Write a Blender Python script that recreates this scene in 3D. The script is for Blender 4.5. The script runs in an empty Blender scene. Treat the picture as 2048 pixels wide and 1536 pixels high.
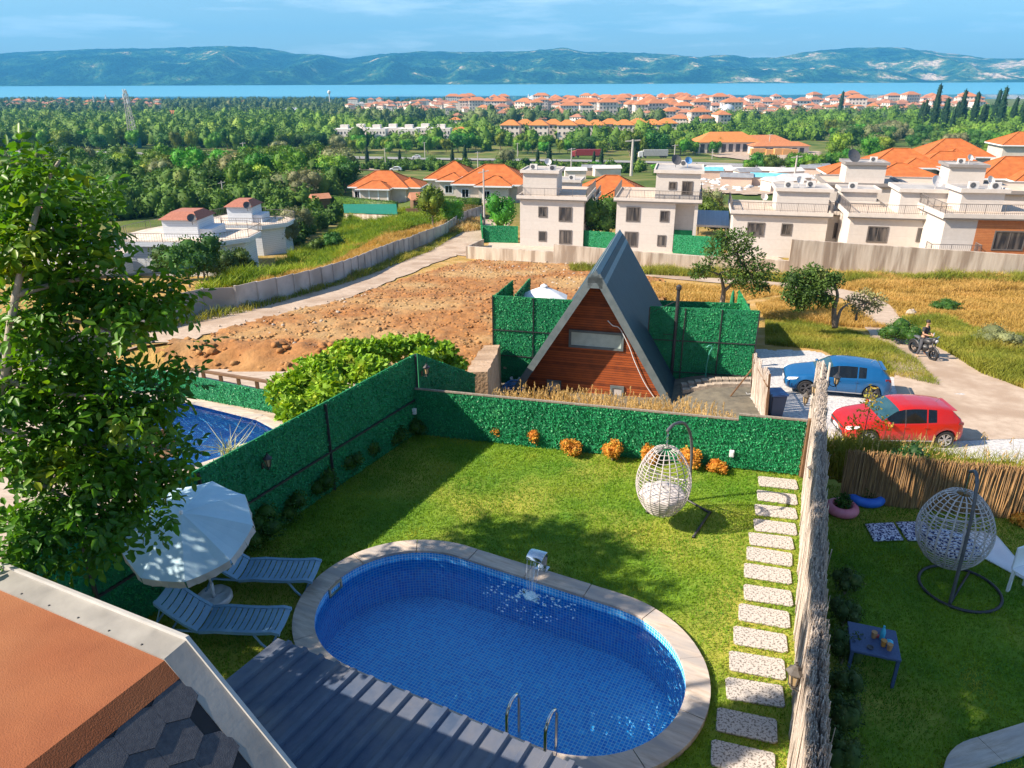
import bpy, bmesh, math, random
import numpy as np
from math import sin, cos, pi, radians, sqrt, atan2, tan, exp
from mathutils import Vector, Matrix, noise
random.seed(7)
RNG = np.random.default_rng(11)
scene = bpy.context.scene
COL = scene.collection
# ---------------------------------------------------------------- camera
F_PX, CAM_H = 1480.0, 7.6
PITCH = math.atan(618 / 1480.0)
ROLL = radians(0.22)
cam_data = bpy.data.cameras.new("camera")
cam_data.sensor_width = 36.0
cam_data.lens = F_PX / 2048 * 36.0
cam_data.clip_start = 0.05
cam_data.clip_end = 40000
cam = bpy.data.objects.new("camera", cam_data)
COL.objects.link(cam)
cam.matrix_world = (Matrix.Translation((0, 0, CAM_H)) @ Matrix.Rotation(pi / 2 - PITCH, 4, 'X')
     @ Matrix.Rotation(-ROLL, 4, 'Z'))
scene.camera = cam
# ---------------------------------------------------------------- sky, sun, exposure
SUN_EL = radians(38)
SUN_DIR = Vector((0.976 * cos(SUN_EL), 0.218 * cos(SUN_EL), -sin(SUN_EL)))   # the way the light travels
world = bpy.data.worlds.new("World")
scene.world = world
world.use_nodes = True
wn = world.node_tree
for n in list(wn.nodes):
 wn.nodes.remove(n)
w_out = wn.nodes.new('ShaderNodeOutputWorld')
w_bg = wn.nodes.new('ShaderNodeBackground')
w_sky = wn.nodes.new('ShaderNodeTexSky')
w_sky.sky_type = 'NISHITA'
w_sky.sun_disc = False
w_sky.sun_elevation = SUN_EL
w_sky.sun_rotation = atan2(-SUN_DIR.x, -SUN_DIR.y)
w_sky.air_density = 1.0
w_sky.dust_density = 1.0
w_sky.ozone_density = 3.0
w_sky.altitude = 100
w_tint = wn.nodes.new('ShaderNodeMixRGB')
w_tint.blend_type = 'MULTIPLY'
w_tint.inputs[0].default_value = 1.0
w_tint.inputs[2].default_value = (0.80, 0.98, 1.10, 1)
# thin cirrus streaks high in the sky
w_tc = wn.nodes.new('ShaderNodeTexCoord')
w_map = wn.nodes.new('ShaderNodeMapping')
w_map.inputs['Scale'].default_value = (3.0, 3.0, 26.0)
w_map.inputs['Rotation'].default_value = (0.0, 0.12, 0.0)
w_ns = wn.nodes.new('ShaderNodeTexNoise')
w_ns.inputs['Scale'].default_value = 1.6
w_ns.inputs['Detail'].default_value = 7
w_ns.inputs['Roughness'].default_value = 0.62
w_ramp = wn.nodes.new('ShaderNodeValToRGB')
w_ramp.color_ramp.elements[0].position = 0.50
w_ramp.color_ramp.elements[0].color = (0, 0, 0, 1)
w_ramp.color_ramp.elements[1].position = 0.80
w_ramp.color_ramp.elements[1].color = (0.45, 0.45, 0.45, 1)
w_cl = wn.nodes.new('ShaderNodeMixRGB')
w_cl.inputs[2].default_value = (11, 11.8, 12.4, 1)
L = wn.links.new
L(w_sky.outputs[0], w_tint.inputs[1])
L(w_tc.outputs['Generated'], w_map.inputs[0])
L(w_map.outputs[0], w_ns.inputs[0])
L(w_ns.outputs[0], w_ramp.inputs[0])
L(w_ramp.outputs[0], w_cl.inputs[0])
L(w_tint.outputs[0], w_cl.inputs[1])
L(w_cl.outputs[0], w_bg.inputs[0])
w_bg.inputs[1].default_value = 0.08
L(w_bg.outputs[0], w_out.inputs[0])
sun_data = bpy.data.lights.new("sun", 'SUN')
sun_data.energy = 5.0
sun_data.angle = radians(0.53)
sun_data.color = (1.0, 0.86, 0.70)
sun = bpy.data.objects.new("sun", sun_data)
COL.objects.link(sun)
sun.rotation_euler = SUN_DIR.to_track_quat('-Z', 'Y').to_euler()
scene.view_settings.view_transform = 'Standard'
scene.view_settings.look = 'None'
scene.view_settings.gamma = 1
scene.view_settings.exposure = 1.08
scene.view_settings.use_curve_mapping = False
scene.cycles.max_bounces = 7
scene.cycles.diffuse_bounces = 3
scene.cycles.glossy_bounces = 3
scene.cycles.transmission_bounces = 4
scene.cycles.transparent_max_bounces = 10
scene.cycles.volume_bounces = 0
scene.cycles.use_adaptive_sampling = True
# ---------------------------------------------------------------- finding places
CP, SP = cos(PITCH), sin(PITCH)
def ray(x, y):
 u = (x - 1024) / F_PX
 v = (y - 768) / F_PX
 c, s = cos(ROLL), sin(ROLL)
 u, v = u * c - v * s, u * s + v * c
 return Vector((u, CP - v * SP, -SP - v * CP))
def P(x, y, z=0.0):                    # point at height z seen in direction (x, y)
 r = ray(x, y)
 t = (z - CAM_H) / r.z
 return Vector((r.x * t, r.y * t, z))
def V(x, y, Y):                        # point at distance Y seen in direction (x, y)
 r = ray(x, y)
 t = Y / r.y
 return Vector((r.x * t, Y, CAM_H + r.z * t))
def sm(a, b, x):
 t = min(1.0, max(0.0, (x - a) / (b - a)))
 return t * t * (3 - 2 * t)
def yf(X):                             # far edge of the garden terrace
 if X > -2.17:
  return 15.24 - 0.247 * (X + 2.17)
 return 15.24 + 4.6 * sm(-2.17, -4.2, X) + max(0, (-4.2 - X)) * 0.10
PROF_S = [(-2.0, -2.6), (-0.45, -2.6), (-0.05, -0.6), (1.2, -0.15), (2.3, -0.35), (3.5, -1.5), (7.0, -3.6), (10, -4.05), (15, -4.45)]
PROF_Y = [(20, -4.2), (28, -4.6), (34, -5.15), (42, -6.2), (60, -8.3), (84, -11.0), (131, -13.4), (200, -18.5), (300, -26.5),
  (400, -32), (700, -38), (1000, -42), (1500, -46.5), (1900, -50.6), (2100, -55), (9000, -60)]
def interp(tab, x):
 if x <= tab[0][0]:
  return tab[0][1]
 for i in range(1, len(tab)):
  if x <= tab[i][0]:
   a, b = tab[i - 1], tab[i]
   return a[1] + (b[1] - a[1]) * (x - a[0]) / (b[0] - a[0])
 return tab[-1][1]
def T(X, Y):                           # height of the land
 s = Y - yf(X)
 zs = interp(PROF_S, s)
 zy = interp(PROF_Y, Y)
 k = sm(12.0, 15.0, s)
 z = zs * (1 - k) + zy * k
 if s > 2:
  dip = sm(9.0, 5.5, X) * sm(21, 25, Y) * sm(48, 36, Y)
  z -= 0.65 * dip
  z -= 3.0 * sm(-14, -26, X) * sm(62, 78, Y) * sm(230, 150, Y)
  z += 0.10 * noise.noise(Vector((X * 0.16, Y * 0.16, 0))) * sm(2, 6, s)
  if Y > 150:
   z += sm(150, 500, Y) * 1.6 * noise.noise(Vector((X * 0.008, Y * 0.008, 3)))
 return z
def G(x, y):                           # point on the land seen in direction (x, y)
 r = ray(x, y)
 t = 12.0
 step = 1.0
 while t < 6000:
  p = r * t
  if CAM_H + p.z <= T(p.x, p.y):
   break
  t += step
  step *= 1.02
 a, b = t - step, t
 for _ in range(18):
  m = (a + b) / 2
  p = r * m
  if CAM_H + p.z <= T(p.x, p.y):
   b = m
  else:
   a = m
 p = r * b
 return Vector((p.x, p.y, T(p.x, p.y)))
# ---------------------------------------------------------------- materials
def new_mat(name):
 m = bpy.data.materials.new(name)
 m.use_nodes = True
 nt = m.node_tree
 b = nt.nodes.get('Principled BSDF')
 return m, nt, b
def rgba(c):
 return (c[0], c[1], c[2], 1.0)
def mat(name, c1, c2=None, scale=4.0, rough=0.8, bump=0.0, bscale=None, metal=0.0, lo=0.35, hi=0.65, detail=5,
  coord='Object', stretch=(1, 1, 1), spec=0.5, coat=0.0, c3=None, s3=0.7):
 m, nt, b = new_mat(name)
 N = nt.nodes
 tc = N.new('ShaderNodeTexCoord')
 mp = N.new('ShaderNodeMapping')
 mp.inputs['Scale'].default_value = stretch
 if coord == 'World':
  g = N.new('ShaderNodeNewGeometry')
  nt.links.new(g.outputs['Position'], mp.inputs[0])
 else:
  nt.links.new(tc.outputs[coord], mp.inputs[0])
 b.inputs['Roughness'].default_value = rough
 b.inputs['Metallic'].default_value = metal
 b.inputs['Specular IOR Level'].default_value = spec
 b.inputs['Coat Weight'].default_value = coat
 if c2 is None:
  c2 = tuple(x * 0.8 for x in c1)
 ns = N.new('ShaderNodeTexNoise')
 ns.inputs['Scale'].default_value = scale
 ns.inputs['Detail'].default_value = detail
 ns.inputs['Roughness'].default_value = 0.6
 nt.links.new(mp.outputs[0], ns.inputs[0])
 rp = N.new('ShaderNodeValToRGB')
 rp.color_ramp.elements[0].position = lo
 rp.color_ramp.elements[0].color = rgba(c1)
 rp.color_ramp.elements[1].position = hi
 rp.color_ramp.elements[1].color = rgba(c2)
 nt.links.new(ns.outputs[0], rp.inputs[0])
 col = rp.outputs[0]
 if c3 is not None:
  n3 = N.new('ShaderNodeTexNoise')
  n3.inputs['Scale'].default_value = scale * s3 * 0.25
  n3.inputs['Detail'].default_value = 4
  nt.links.new(mp.outputs[0], n3.inputs[0])
  r3 = N.new('ShaderNodeValToRGB')
  r3.color_ramp.elements[0].position = 0.45
  r3.color_ramp.elements[0].color = (0, 0, 0, 1)
  r3.color_ramp.elements[1].position = 0.62
  r3.color_ramp.elements[1].color = (1, 1, 1, 1)
  nt.links.new(n3.outputs[0], r3.inputs[0])
  mx = N.new('ShaderNodeMixRGB')
  mx.inputs[2].default_value = rgba(c3)
  nt.links.new(r3.outputs[0], mx.inputs[0])
  nt.links.new(col, mx.inputs[1])
  col = mx.outputs[0]
 nt.links.new(col, b.inputs['Base Color'])
 if bump:
  nb = N.new('ShaderNodeTexNoise')
  nb.inputs['Scale'].default_value = bscale or scale * 3
  nb.inputs['Detail'].default_value = 6
  nt.links.new(mp.outputs[0], nb.inputs[0])
  bp = N.new('ShaderNodeBump')
  bp.inputs['Strength'].default_value = 0.8
  bp.inputs['Distance'].default_value = bump
  nt.links.new(nb.outputs[0], bp.inputs['Height'])
  nt.links.new(bp.outputs[0], b.inputs['Normal'])
 return m
def leaf_mat(name, c1, c2, c3=None, scale=2.0, trans=0.3, rough=0.5, objvar=0.0, gloss=0.25):
 """Leaves: colour varies clump by clump, and a share of the light passes through."""
 m, nt, b = new_mat(name)
 N = nt.nodes
 g = N.new('ShaderNodeNewGeometry')
 ns = N.new('ShaderNodeTexNoise')
 ns.inputs['Scale'].default_value = scale
 ns.inputs['Detail'].default_value = 3
 nt.links.new(g.outputs['Position'], ns.inputs[0])
 rp = N.new('ShaderNodeValToRGB')
 e = rp.color_ramp.elements
 e[0].position = 0.33
 e[0].color = rgba(c1)
 e[1].position = 0.6
 e[1].color = rgba(c2)
 if c3 is not None:
  k = e.new(0.74)
  k.color = rgba(c3)
 nt.links.new(ns.outputs[0], rp.inputs[0])
 col = rp.outputs[0]
 # leaf by leaf variation
 ri = N.new('ShaderNodeMath')
 ri.operation = 'MULTIPLY_ADD'
 ri.inputs[1].default_value = 0.5
 ri.inputs[2].default_value = 0.75
 nt.links.new(g.outputs['Random Per Island'], ri.inputs[0])
 mv = N.new('ShaderNodeMixRGB')
 mv.blend_type = 'MULTIPLY'
 mv.inputs[0].default_value = 1.0
 nt.links.new(col, mv.inputs[1])
 nt.links.new(ri.outputs[0], mv.inputs[2])
 col = mv.outputs[0]
 if objvar:
  oi = N.new('ShaderNodeObjectInfo')
  hs = N.new('ShaderNodeHueSaturation')
  m1 = N.new('ShaderNodeMath')
  m1.operation = 'MULTIPLY_ADD'
  m1.inputs[1].default_value = objvar * 0.12
  m1.inputs[2].default_value = 0.5 - objvar * 0.06
  nt.links.new(oi.outputs['Random'], m1.inputs[0])
  nt.links.new(m1.outputs[0], hs.inputs['Hue'])
  m2 = N.new('ShaderNodeMath')
  m2.operation = 'MULTIPLY_ADD'
  m2.inputs[1].default_value = objvar * 1.1
  m2.inputs[2].default_value = 1 - objvar * 0.45
  wn_ = N.new('ShaderNodeTexWhiteNoise')
  wn_.noise_dimensions = '1D'
  nt.links.new(oi.outputs['Random'], wn_.inputs['W'])
  nt.links.new(wn_.outputs['Value'], m2.inputs[0])
  nt.links.new(m2.outputs[0], hs.inputs['Value'])
  nt.links.new(col, hs.inputs['Color'])
  col = hs.outputs[0]
 nt.links.new(col, b.inputs['Base Color'])
 b.inputs['Roughness'].default_value = rough
 b.inputs['Specular IOR Level'].default_value = gloss
 tr = N.new('ShaderNodeBsdfTranslucent')
 mt = N.new('ShaderNodeMixRGB')
 mt.blend_type = 'MULTIPLY'
 mt.inputs[0].default_value = 1
 mt.inputs[2].default_value = (1.25, 1.15, 0.35, 1)
 nt.links.new(col, mt.inputs[1])
 nt.links.new(mt.outputs[0], tr.inputs[0])
 mx = N.new('ShaderNodeMixShader')
 mx.inputs[0].default_value = trans
 nt.links.new(b.outputs[0], mx.inputs[1])
 nt.links.new(tr.outputs[0], mx.inputs[2])
 out = N.get('Material Output')
 nt.links.new(mx.outputs[0], out.inputs[0])
 return m
def stripe_mat(name, c1, c2, axis='Z', freq=8.0, line=0.08, rough=0.7, bump=0.01, noise_amt=0.5, c3=None):
 """Boards, seams or courses: thin dark lines every 1/freq metre along one object axis."""
 m, nt, b = new_mat(name)
 N = nt.nodes
 tc = N.new('ShaderNodeTexCoord')
 sx = N.new('ShaderNodeSeparateXYZ')
 nt.links.new(tc.outputs['Object'], sx.inputs[0])
 mu = N.new('ShaderNodeMath')
 mu.operation = 'MULTIPLY'
 mu.inputs[1].default_value = freq
 nt.links.new(sx.outputs[axis], mu.inputs[0])
 fr = N.new('ShaderNodeMath')
 fr.operation = 'FRACT'
 nt.links.new(mu.outputs[0], fr.inputs[0])
 fl = N.new('ShaderNodeMath')
 fl.operation = 'FLOOR'
 nt.links.new(mu.outputs[0], fl.inputs[0])
 wnz = N.new('ShaderNodeTexWhiteNoise')
 wnz.noise_dimensions = '1D'
 nt.links.new(fl.outputs[0], wnz.inputs['W'])
 lt = N.new('ShaderNodeMath')
 lt.operation = 'LESS_THAN'
 lt.inputs[1].default_value = line
 nt.links.new(fr.outputs[0], lt.inputs[0])
 ns = N.new('ShaderNodeTexNoise')
 ns.inputs['Scale'].default_value = 3.0
 ns.inputs['Detail'].default_value = 6
 nt.links.new(tc.outputs['Object'], ns.inputs[0])
 ad = N.new('ShaderNodeMath')
 ad.operation = 'MULTIPLY_ADD'
 ad.inputs[1].default_value = noise_amt
 nt.links.new(wnz.outputs['Value'], ad.inputs[0])
 ml = N.new('ShaderNodeMath')
 ml.operation = 'MULTIPLY'
 ml.inputs[1].default_value = 0.9
 nt.links.new(ns.outputs[0], ml.inputs[0])
 nt.links.new(ml.outputs[0], ad.inputs[2])
 rp = N.new('ShaderNodeValToRGB')
 rp.color_ramp.elements[0].position = 0.3
 rp.color_ramp.elements[0].color = rgba(c1)
 rp.color_ramp.elements[1].position = 0.95
 rp.color_ramp.elements[1].color = rgba(c2)
 nt.links.new(ad.outputs[0], rp.inputs[0])
 mx = N.new('ShaderNodeMixRGB')
 mx.inputs[2].default_value = rgba(c3 or tuple(x * 0.25 for x in c1))
 nt.links.new(lt.outputs[0], mx.inputs[0])
 nt.links.new(rp.outputs[0], mx.inputs[1])
 nt.links.new(mx.outputs[0], b.inputs['Base Color'])
 b.inputs['Roughness'].default_value = rough
 if bump:
  inv = N.new('ShaderNodeMath')
  inv.operation = 'SUBTRACT'
  inv.inputs[0].default_value = 1
  nt.links.new(lt.outputs[0], inv.inputs[1])
  bp = N.new('ShaderNodeBump')
  bp.inputs['Distance'].default_value = bump
  nt.links.new(inv.outputs[0], bp.inputs['Height'])
  nt.links.new(bp.outputs[0], b.inputs['Normal'])
 return m
# ---------------------------------------------------------------- meshes
def tag(o, label=None, cat=None, group=None, kind=None):
 if label: o['label'] = label
 if cat: o['category'] = cat
 if group: o['group'] = group
 if kind: o['kind'] = kind
 return o
def link(name, me, mats=(), parent=None, loc=None, rz=None):
 for m in mats:
  if len(me.materials) < len(mats):
   me.materials.append(m)
 o = bpy.data.objects.new(name, me)
 COL.objects.link(o)
 if parent: o.parent = parent
 if loc is not None: o.location = loc
 if rz is not None: o.rotation_euler = (0, 0, rz)
 return o
class MB:
 def __init__(s):
  s.v, s.f, s.m = [], [], []
 def add(s, vs, fs, m=0, M=None):
  k = len(s.v)
  for p in vs:
   p = Vector(p)
   if M is not None:
    p = M @ p
   s.v.append((p.x, p.y, p.z))
  for f in fs:
   s.f.append([i + k for i in f])
   s.m.append(m)
  return s
 def box(s, x0, x1, y0, y1, z0, z1, m=0, M=None):
  vs = [(x0, y0, z0), (x1, y0, z0), (x1, y1, z0), (x0, y1, z0), (x0, y0, z1), (x1, y0, z1), (x1, y1, z1), (x0, y1, z1)]
  fs = [(0, 3, 2, 1), (4, 5, 6, 7), (0, 1, 5, 4), (1, 2, 6, 5), (2, 3, 7, 6), (3, 0, 4, 7)]
  return s.add(vs, fs, m, M)
 def bar(s, a, b, w, h=None, m=0):             # square bar from a to b
  a, b = Vector(a), Vector(b)
  h = h or w
  d = b - a
  l = d.length
  if l < 1e-6: return s
  q = d.to_track_quat('X', 'Z').to_matrix().to_4x4()
  return s.box(0, l, -w / 2, w / 2, -h / 2, h / 2, m, Matrix.Translation(a) @ q)
 def tube(s, pts, r, n=6, m=0, caps=True, closed=False):
  pts = [Vector(p) for p in pts]
  R = r if hasattr(r, '__len__') else [r] * len(pts)
  base = len(s.v)
  prev = None
  for i, p in enumerate(pts):
   if closed:
    d = pts[(i + 1) % len(pts)] - pts[i - 1]
   else:
    d = pts[min(i + 1, len(pts) - 1)] - pts[max(i - 1, 0)]
   if d.length < 1e-9: d = Vector((0, 0, 1))
   d.normalize()
   if prev is None:
    up = Vector((0, 0, 1)) if abs(d.z) < 0.95 else Vector((1, 0, 0))
    a = d.cross(up).normalized()
   else:
    a = (prev - d * prev.dot(d)).normalized()
   prev = a
   b = d.cross(a)
   for k in range(n):
    t = 2 * pi * k / n
    q = p + (a * cos(t) + b * sin(t)) * R[i]
    s.v.append((q.x, q.y, q.z))
  seg = len(pts) if closed else len(pts) - 1
  for i in range(seg):
   j = (i + 1) % len(pts)
   for k in range(n):
    k2 = (k + 1) % n
    s.f.append([base + i * n + k, base + i * n + k2, base + j * n + k2, base + j * n + k])
    s.m.append(m)
  if caps and not closed:
   s.f.append([base + k for k in range(n)][::-1]); s.m.append(m)
   e = base + (len(pts) - 1) * n
   s.f.append([e + k for k in range(n)]); s.m.append(m)
  return s
 def lathe(s, prof, n=16, m=0, M=None, cap=False):
  vs, fs = [], []
  for r, z in prof:
   for k in range(n):
    t = 2 * pi * k / n
    vs.append((r * cos(t), r * sin(t), z))
  for i in range(len(prof) - 1):
   for k in range(n):
    k2 = (k + 1) % n
    fs.append((i * n + k, i * n + k2, (i + 1) * n + k2, (i + 1) * n + k))
  if cap:
   fs.append(tuple(range(n))[::-1])
   fs.append(tuple((len(prof) - 1) * n + k for k in range(n)))
  return s.add(vs, fs, m, M)
 def prism(s, poly, z0, z1, m=0, M=None):
  n = len(poly)
  vs = [(p[0], p[1], z0) for p in poly] + [(p[0], p[1], z1) for p in poly]
  fs = [tuple(range(n))[::-1], tuple(range(n, 2 * n))]
  for i in range(n):
   j = (i + 1) % n
   fs.append((i, j, n + j, n + i))
  return s.add(vs, fs, m, M)
 def mesh(s, name):
  me = bpy.data.meshes.new(name)
  me.from_pydata(s.v, [], s.f)
  me.polygons.foreach_set('material_index', s.m)
  me.update()
  return me
 def build(s, name, mats, parent=None, smooth=False, loc=None, rz=None, bevel=0.0):
  me = s.mesh(name)
  if not hasattr(mats, '__len__'): mats = [mats]
  for m in mats: me.materials.append(m)
  if smooth:
   me.shade_smooth()
  o = bpy.data.objects.new(name, me)
  COL.objects.link(o)
  if parent: o.parent = parent
  if loc is not None: o.location = loc
  if rz is not None: o.rotation_euler = (0, 0, rz)
  if bevel:
   bv = o.modifiers.new('bevel', 'BEVEL')
   bv.width = bevel
   bv.segments = 2
   bv.limit_method = 'ANGLE'
  return o
def empty(name, loc=(0, 0, 0), rz=0.0, label=None, cat=None, group=None):
 o = bpy.data.objects.new(name, None)
 COL.objects.link(o)
 o.location = loc
 o.rotation_euler = (0, 0, rz)
 o.empty_display_size = 0.3
 return tag(o, label, cat, group)
CHILD = {}
def kids(o):
 return [c for c in bpy.data.objects if c.parent == o]
def dup(root, loc, rz=0.0, sc=1.0, label=None, group=None, cat=None, tree=None):
 """Copy a thing with its parts and their sub-parts."""
 def cp(o, par):
  c = o.copy()
  COL.objects.link(c)
  c.parent = par
  for ch in (tree or CHILD).get(o.name, ()):
   cp(ch, c)
  return c
 c = cp(root, None)
 c.location = loc
 c.rotation_euler = (0, 0, rz)
 c.scale = (sc, sc, sc) if not hasattr(sc, '__len__') else sc
 if label: c['label'] = label
 if group: c['group'] = group
 if cat: c['category'] = cat
 return c
def remember(root):
 def rec(o):
  CHILD[o.name] = kids(o)
  for c in CHILD[o.name]:
   rec(c)
 rec(root)
 return root
def np_mesh(name, blocks):
 """blocks: list of (verts (N,3), faces (M,k) , material index) -> one mesh."""
 vs, loops, starts, totals, mi = [], [], [], [], []
 vo = lo = 0
 for v, f, m in blocks:
  v = np.asarray(v, dtype=np.float32)
  f = np.asarray(f, dtype=np.int32)
  vs.append(v)
  loops.append((f + vo).ravel())
  k = f.shape[1]
  starts.append(np.arange(f.shape[0], dtype=np.int32) * k + lo)
  totals.append(np.full(f.shape[0], k, dtype=np.int32))
  mi.append(np.full(f.shape[0], m, dtype=np.int32))
  vo += v.shape[0]
  lo += f.size
 vs = np.concatenate(vs); loops = np.concatenate(loops)
 starts = np.concatenate(starts); totals = np.concatenate(totals); mi = np.concatenate(mi)
 me = bpy.data.meshes.new(name)
 me.vertices.add(len(vs))
 me.vertices.foreach_set('co', vs.ravel())
 me.loops.add(len(loops))
 me.loops.foreach_set('vertex_index', loops)
 me.polygons.add(len(starts))
 me.polygons.foreach_set('loop_start', starts)
 me.polygons.foreach_set('loop_total', totals)
 me.polygons.foreach_set('material_index', mi)
 me.update(calc_edges=True)
 return me
def unit(a):
 return a / np.maximum(np.linalg.norm(a, axis=1, keepdims=True), 1e-9)
def cards(Pn, length, width, d=None, nb=(0, 0, 1), bias=0.6, fold=0.0, rng=RNG):
 """Diamond leaves centred on Pn. d: length directions; nb/bias: how much the faces lean to nb."""
 n = len(Pn)
 if d is None:
  d = unit(rng.normal(size=(n, 3)))
 nr = unit(rng.normal(size=(n, 3)) + np.asarray(nb) * bias * 2.0)
 w = np.cross(d, nr)
 w = unit(w)
 nn = np.cross(w, d)
 length = np.broadcast_to(np.asarray(length, dtype=float).reshape(-1, 1), (n, 1))
 width = np.broadcast_to(np.asarray(width, dtype=float).reshape(-1, 1), (n, 1))
 a = Pn - d * length * 0.5
 b = Pn + d * length * 0.5
 l = Pn - d * length * 0.06 + w * width * 0.5 + nn * width * fold
 r = Pn - d * length * 0.06 - w * width * 0.5 + nn * width * fold
 v = np.stack([a, l, b, r], axis=1).reshape(-1, 3)
 f = np.arange(n * 4).reshape(-1, 4)
 return v, f
def blades(Pn, h, w, lean=0.35, rng=RNG, tip=0.12):
 """Upright grass blades standing on Pn, each a tapering bent strip of two faces."""
 n = len(Pn)
 a = rng.uniform(0, 2 * pi, n)
 side = np.stack([np.cos(a), np.sin(a), np.zeros(n)], 1)
 b = rng.uniform(0, 2 * pi, n)
 k = rng.uniform(0.1, 1, n) * lean
 ln = np.stack([np.cos(b) * k, np.sin(b) * k, np.ones(n)], 1)
 h = np.broadcast_to(np.asarray(h, dtype=float).reshape(-1, 1), (n, 1)) * rng.uniform(0.6, 1.2, (n, 1))
 w = np.broadcast_to(np.asarray(w, dtype=float).reshape(-1, 1), (n, 1))
 mid = Pn + ln * np.array([0.6, 0.6, 1]) * h * 0.55
 top = Pn + ln * np.array([1.6, 1.6, 0.9]) * h
 v = np.stack([Pn - side * w / 2, Pn + side * w / 2, mid + side * w * 0.4, mid - side * w * 0.4,
    top + side * w * tip, top - side * w * tip], axis=1).reshape(-1, 3)
 o = np.arange(n).reshape(-1, 1) * 6
 f = np.concatenate([o + np.array([[0, 1, 2, 3]]), o + np.array([[3, 2, 4, 5]])], 0)
 return v, f
def blob(c, r, n=10, m=7, amp=0.25, seed=0):
 """Uneven closed lump of quads."""
 vs = []
 for i in range(m + 1):
  th = 0.06 + (pi - 0.12) * i / m
  for k in range(n):
   ph = 2 * pi * k / n
   d = Vector((sin(th) * cos(ph), sin(th) * sin(ph), cos(th)))
   q = 1 + amp * noise.noise(d * 1.7 + Vector((seed * 3.1, seed * 1.7, 0)))
   vs.append((c[0] + d.x * r[0] * q, c[1] + d.y * r[1] * q, c[2] + d.z * r[2] * q))
 fs = []
 for i in range(m):
  for k in range(n):
   k2 = (k + 1) % n
   fs.append((i * n + k, (i + 1) * n + k, (i + 1) * n + k2, i * n + k2))
 return np.array(vs), np.array(fs)
def crown_blocks(lobes, n, size, aspect=0.5, core=0.72, seed=0, inner=0.75, bias=0.35, mcore=0, droop=0.0):
 """Leaves spread through several uneven lobes, round dim cores that keep the crown from being see-through."""
 rng = np.random.default_rng(seed + 100)
 bl = []
 vol = np.array([(l[3] * l[4] * l[5]) ** (2 / 3.) for l in lobes])
 cnt = np.maximum(1, (n * vol / vol.sum()).astype(int))
 for i, l in enumerate(lobes):
  k = cnt[i]
  d = unit(rng.normal(size=(k, 3)))
  rad = inner + (1.12 - inner) * rng.random((k, 1)) ** 0.7
  wob = np.array([1 + 0.28 * noise.noise(Vector(q) * 2.3 + Vector((seed, i, 0))) for q in d]).reshape(-1, 1)
  p = d * rad * wob * np.array([l[3:6]]) + np.array([l[0:3]])
  out = unit(d + rng.normal(size=(k, 3)) * 0.9 + np.array([0, 0, -droop]))
  sz = size * rng.uniform(0.6, 1.35, k)
  v, f = cards(p, sz, sz * aspect, d=out, nb=(0, 0, 1), bias=bias, rng=rng)
  bl.append((v, f, 0))
  if core > 0:
   v, f = blob(l[0:3], (l[3] * core, l[4] * core, l[5] * core), 9, 6, 0.3, seed + i)
   bl.append((v, f, mcore))
 return bl
def rnd_lobes(rx, rz, zc, n, seed, r0=0.5):
 R = random.Random(seed)
 ls = [(0, 0, zc, rx * 0.72, rx * 0.72, rz * 0.78)]
 for i in range(n):
  a = 2 * pi * i / n + R.uniform(-0.4, 0.4)
  e = R.uniform(-0.5, 0.8)
  q = R.uniform(r0 * 0.8, r0 * 1.15)
  ls.append((cos(a) * rx * 0.62 * cos(e), sin(a) * rx * 0.62 * cos(e), zc + sin(e) * rz * 0.72, rx * q, rx * q, rz * q))
 return ls
def in_poly(x, y, poly):
 c = False
 j = len(poly) - 1
 for i in range(len(poly)):
  xi, yi = poly[i][0], poly[i][1]
  xj, yj = poly[j][0], poly[j][1]
  if (yi > y) != (yj > y) and x < (xj - xi) * (y - yi) / (yj - yi) + xi:
   c = not c
  j = i
 return c
def scatter(poly, n, seed=0, zf=None, mind=0.0):
 R = random.Random(seed)
 xs = [p[0] for p in poly]; ys = [p[1] for p in poly]
 out = []
 tries = 0
 while len(out) < n and tries < n * 60 + 400:
  tries += 1
  x, y = R.uniform(min(xs), max(xs)), R.uniform(min(ys), max(ys))
  if in_poly(x, y, poly):
   if mind and any((x - q[0]) ** 2 + (y - q[1]) ** 2 < mind * mind for q in out):
    continue
   out.append((x, y, (zf or T)(x, y)))
 return out
def gpoly(px):
 return [G(x, y) for x, y in px]
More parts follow.
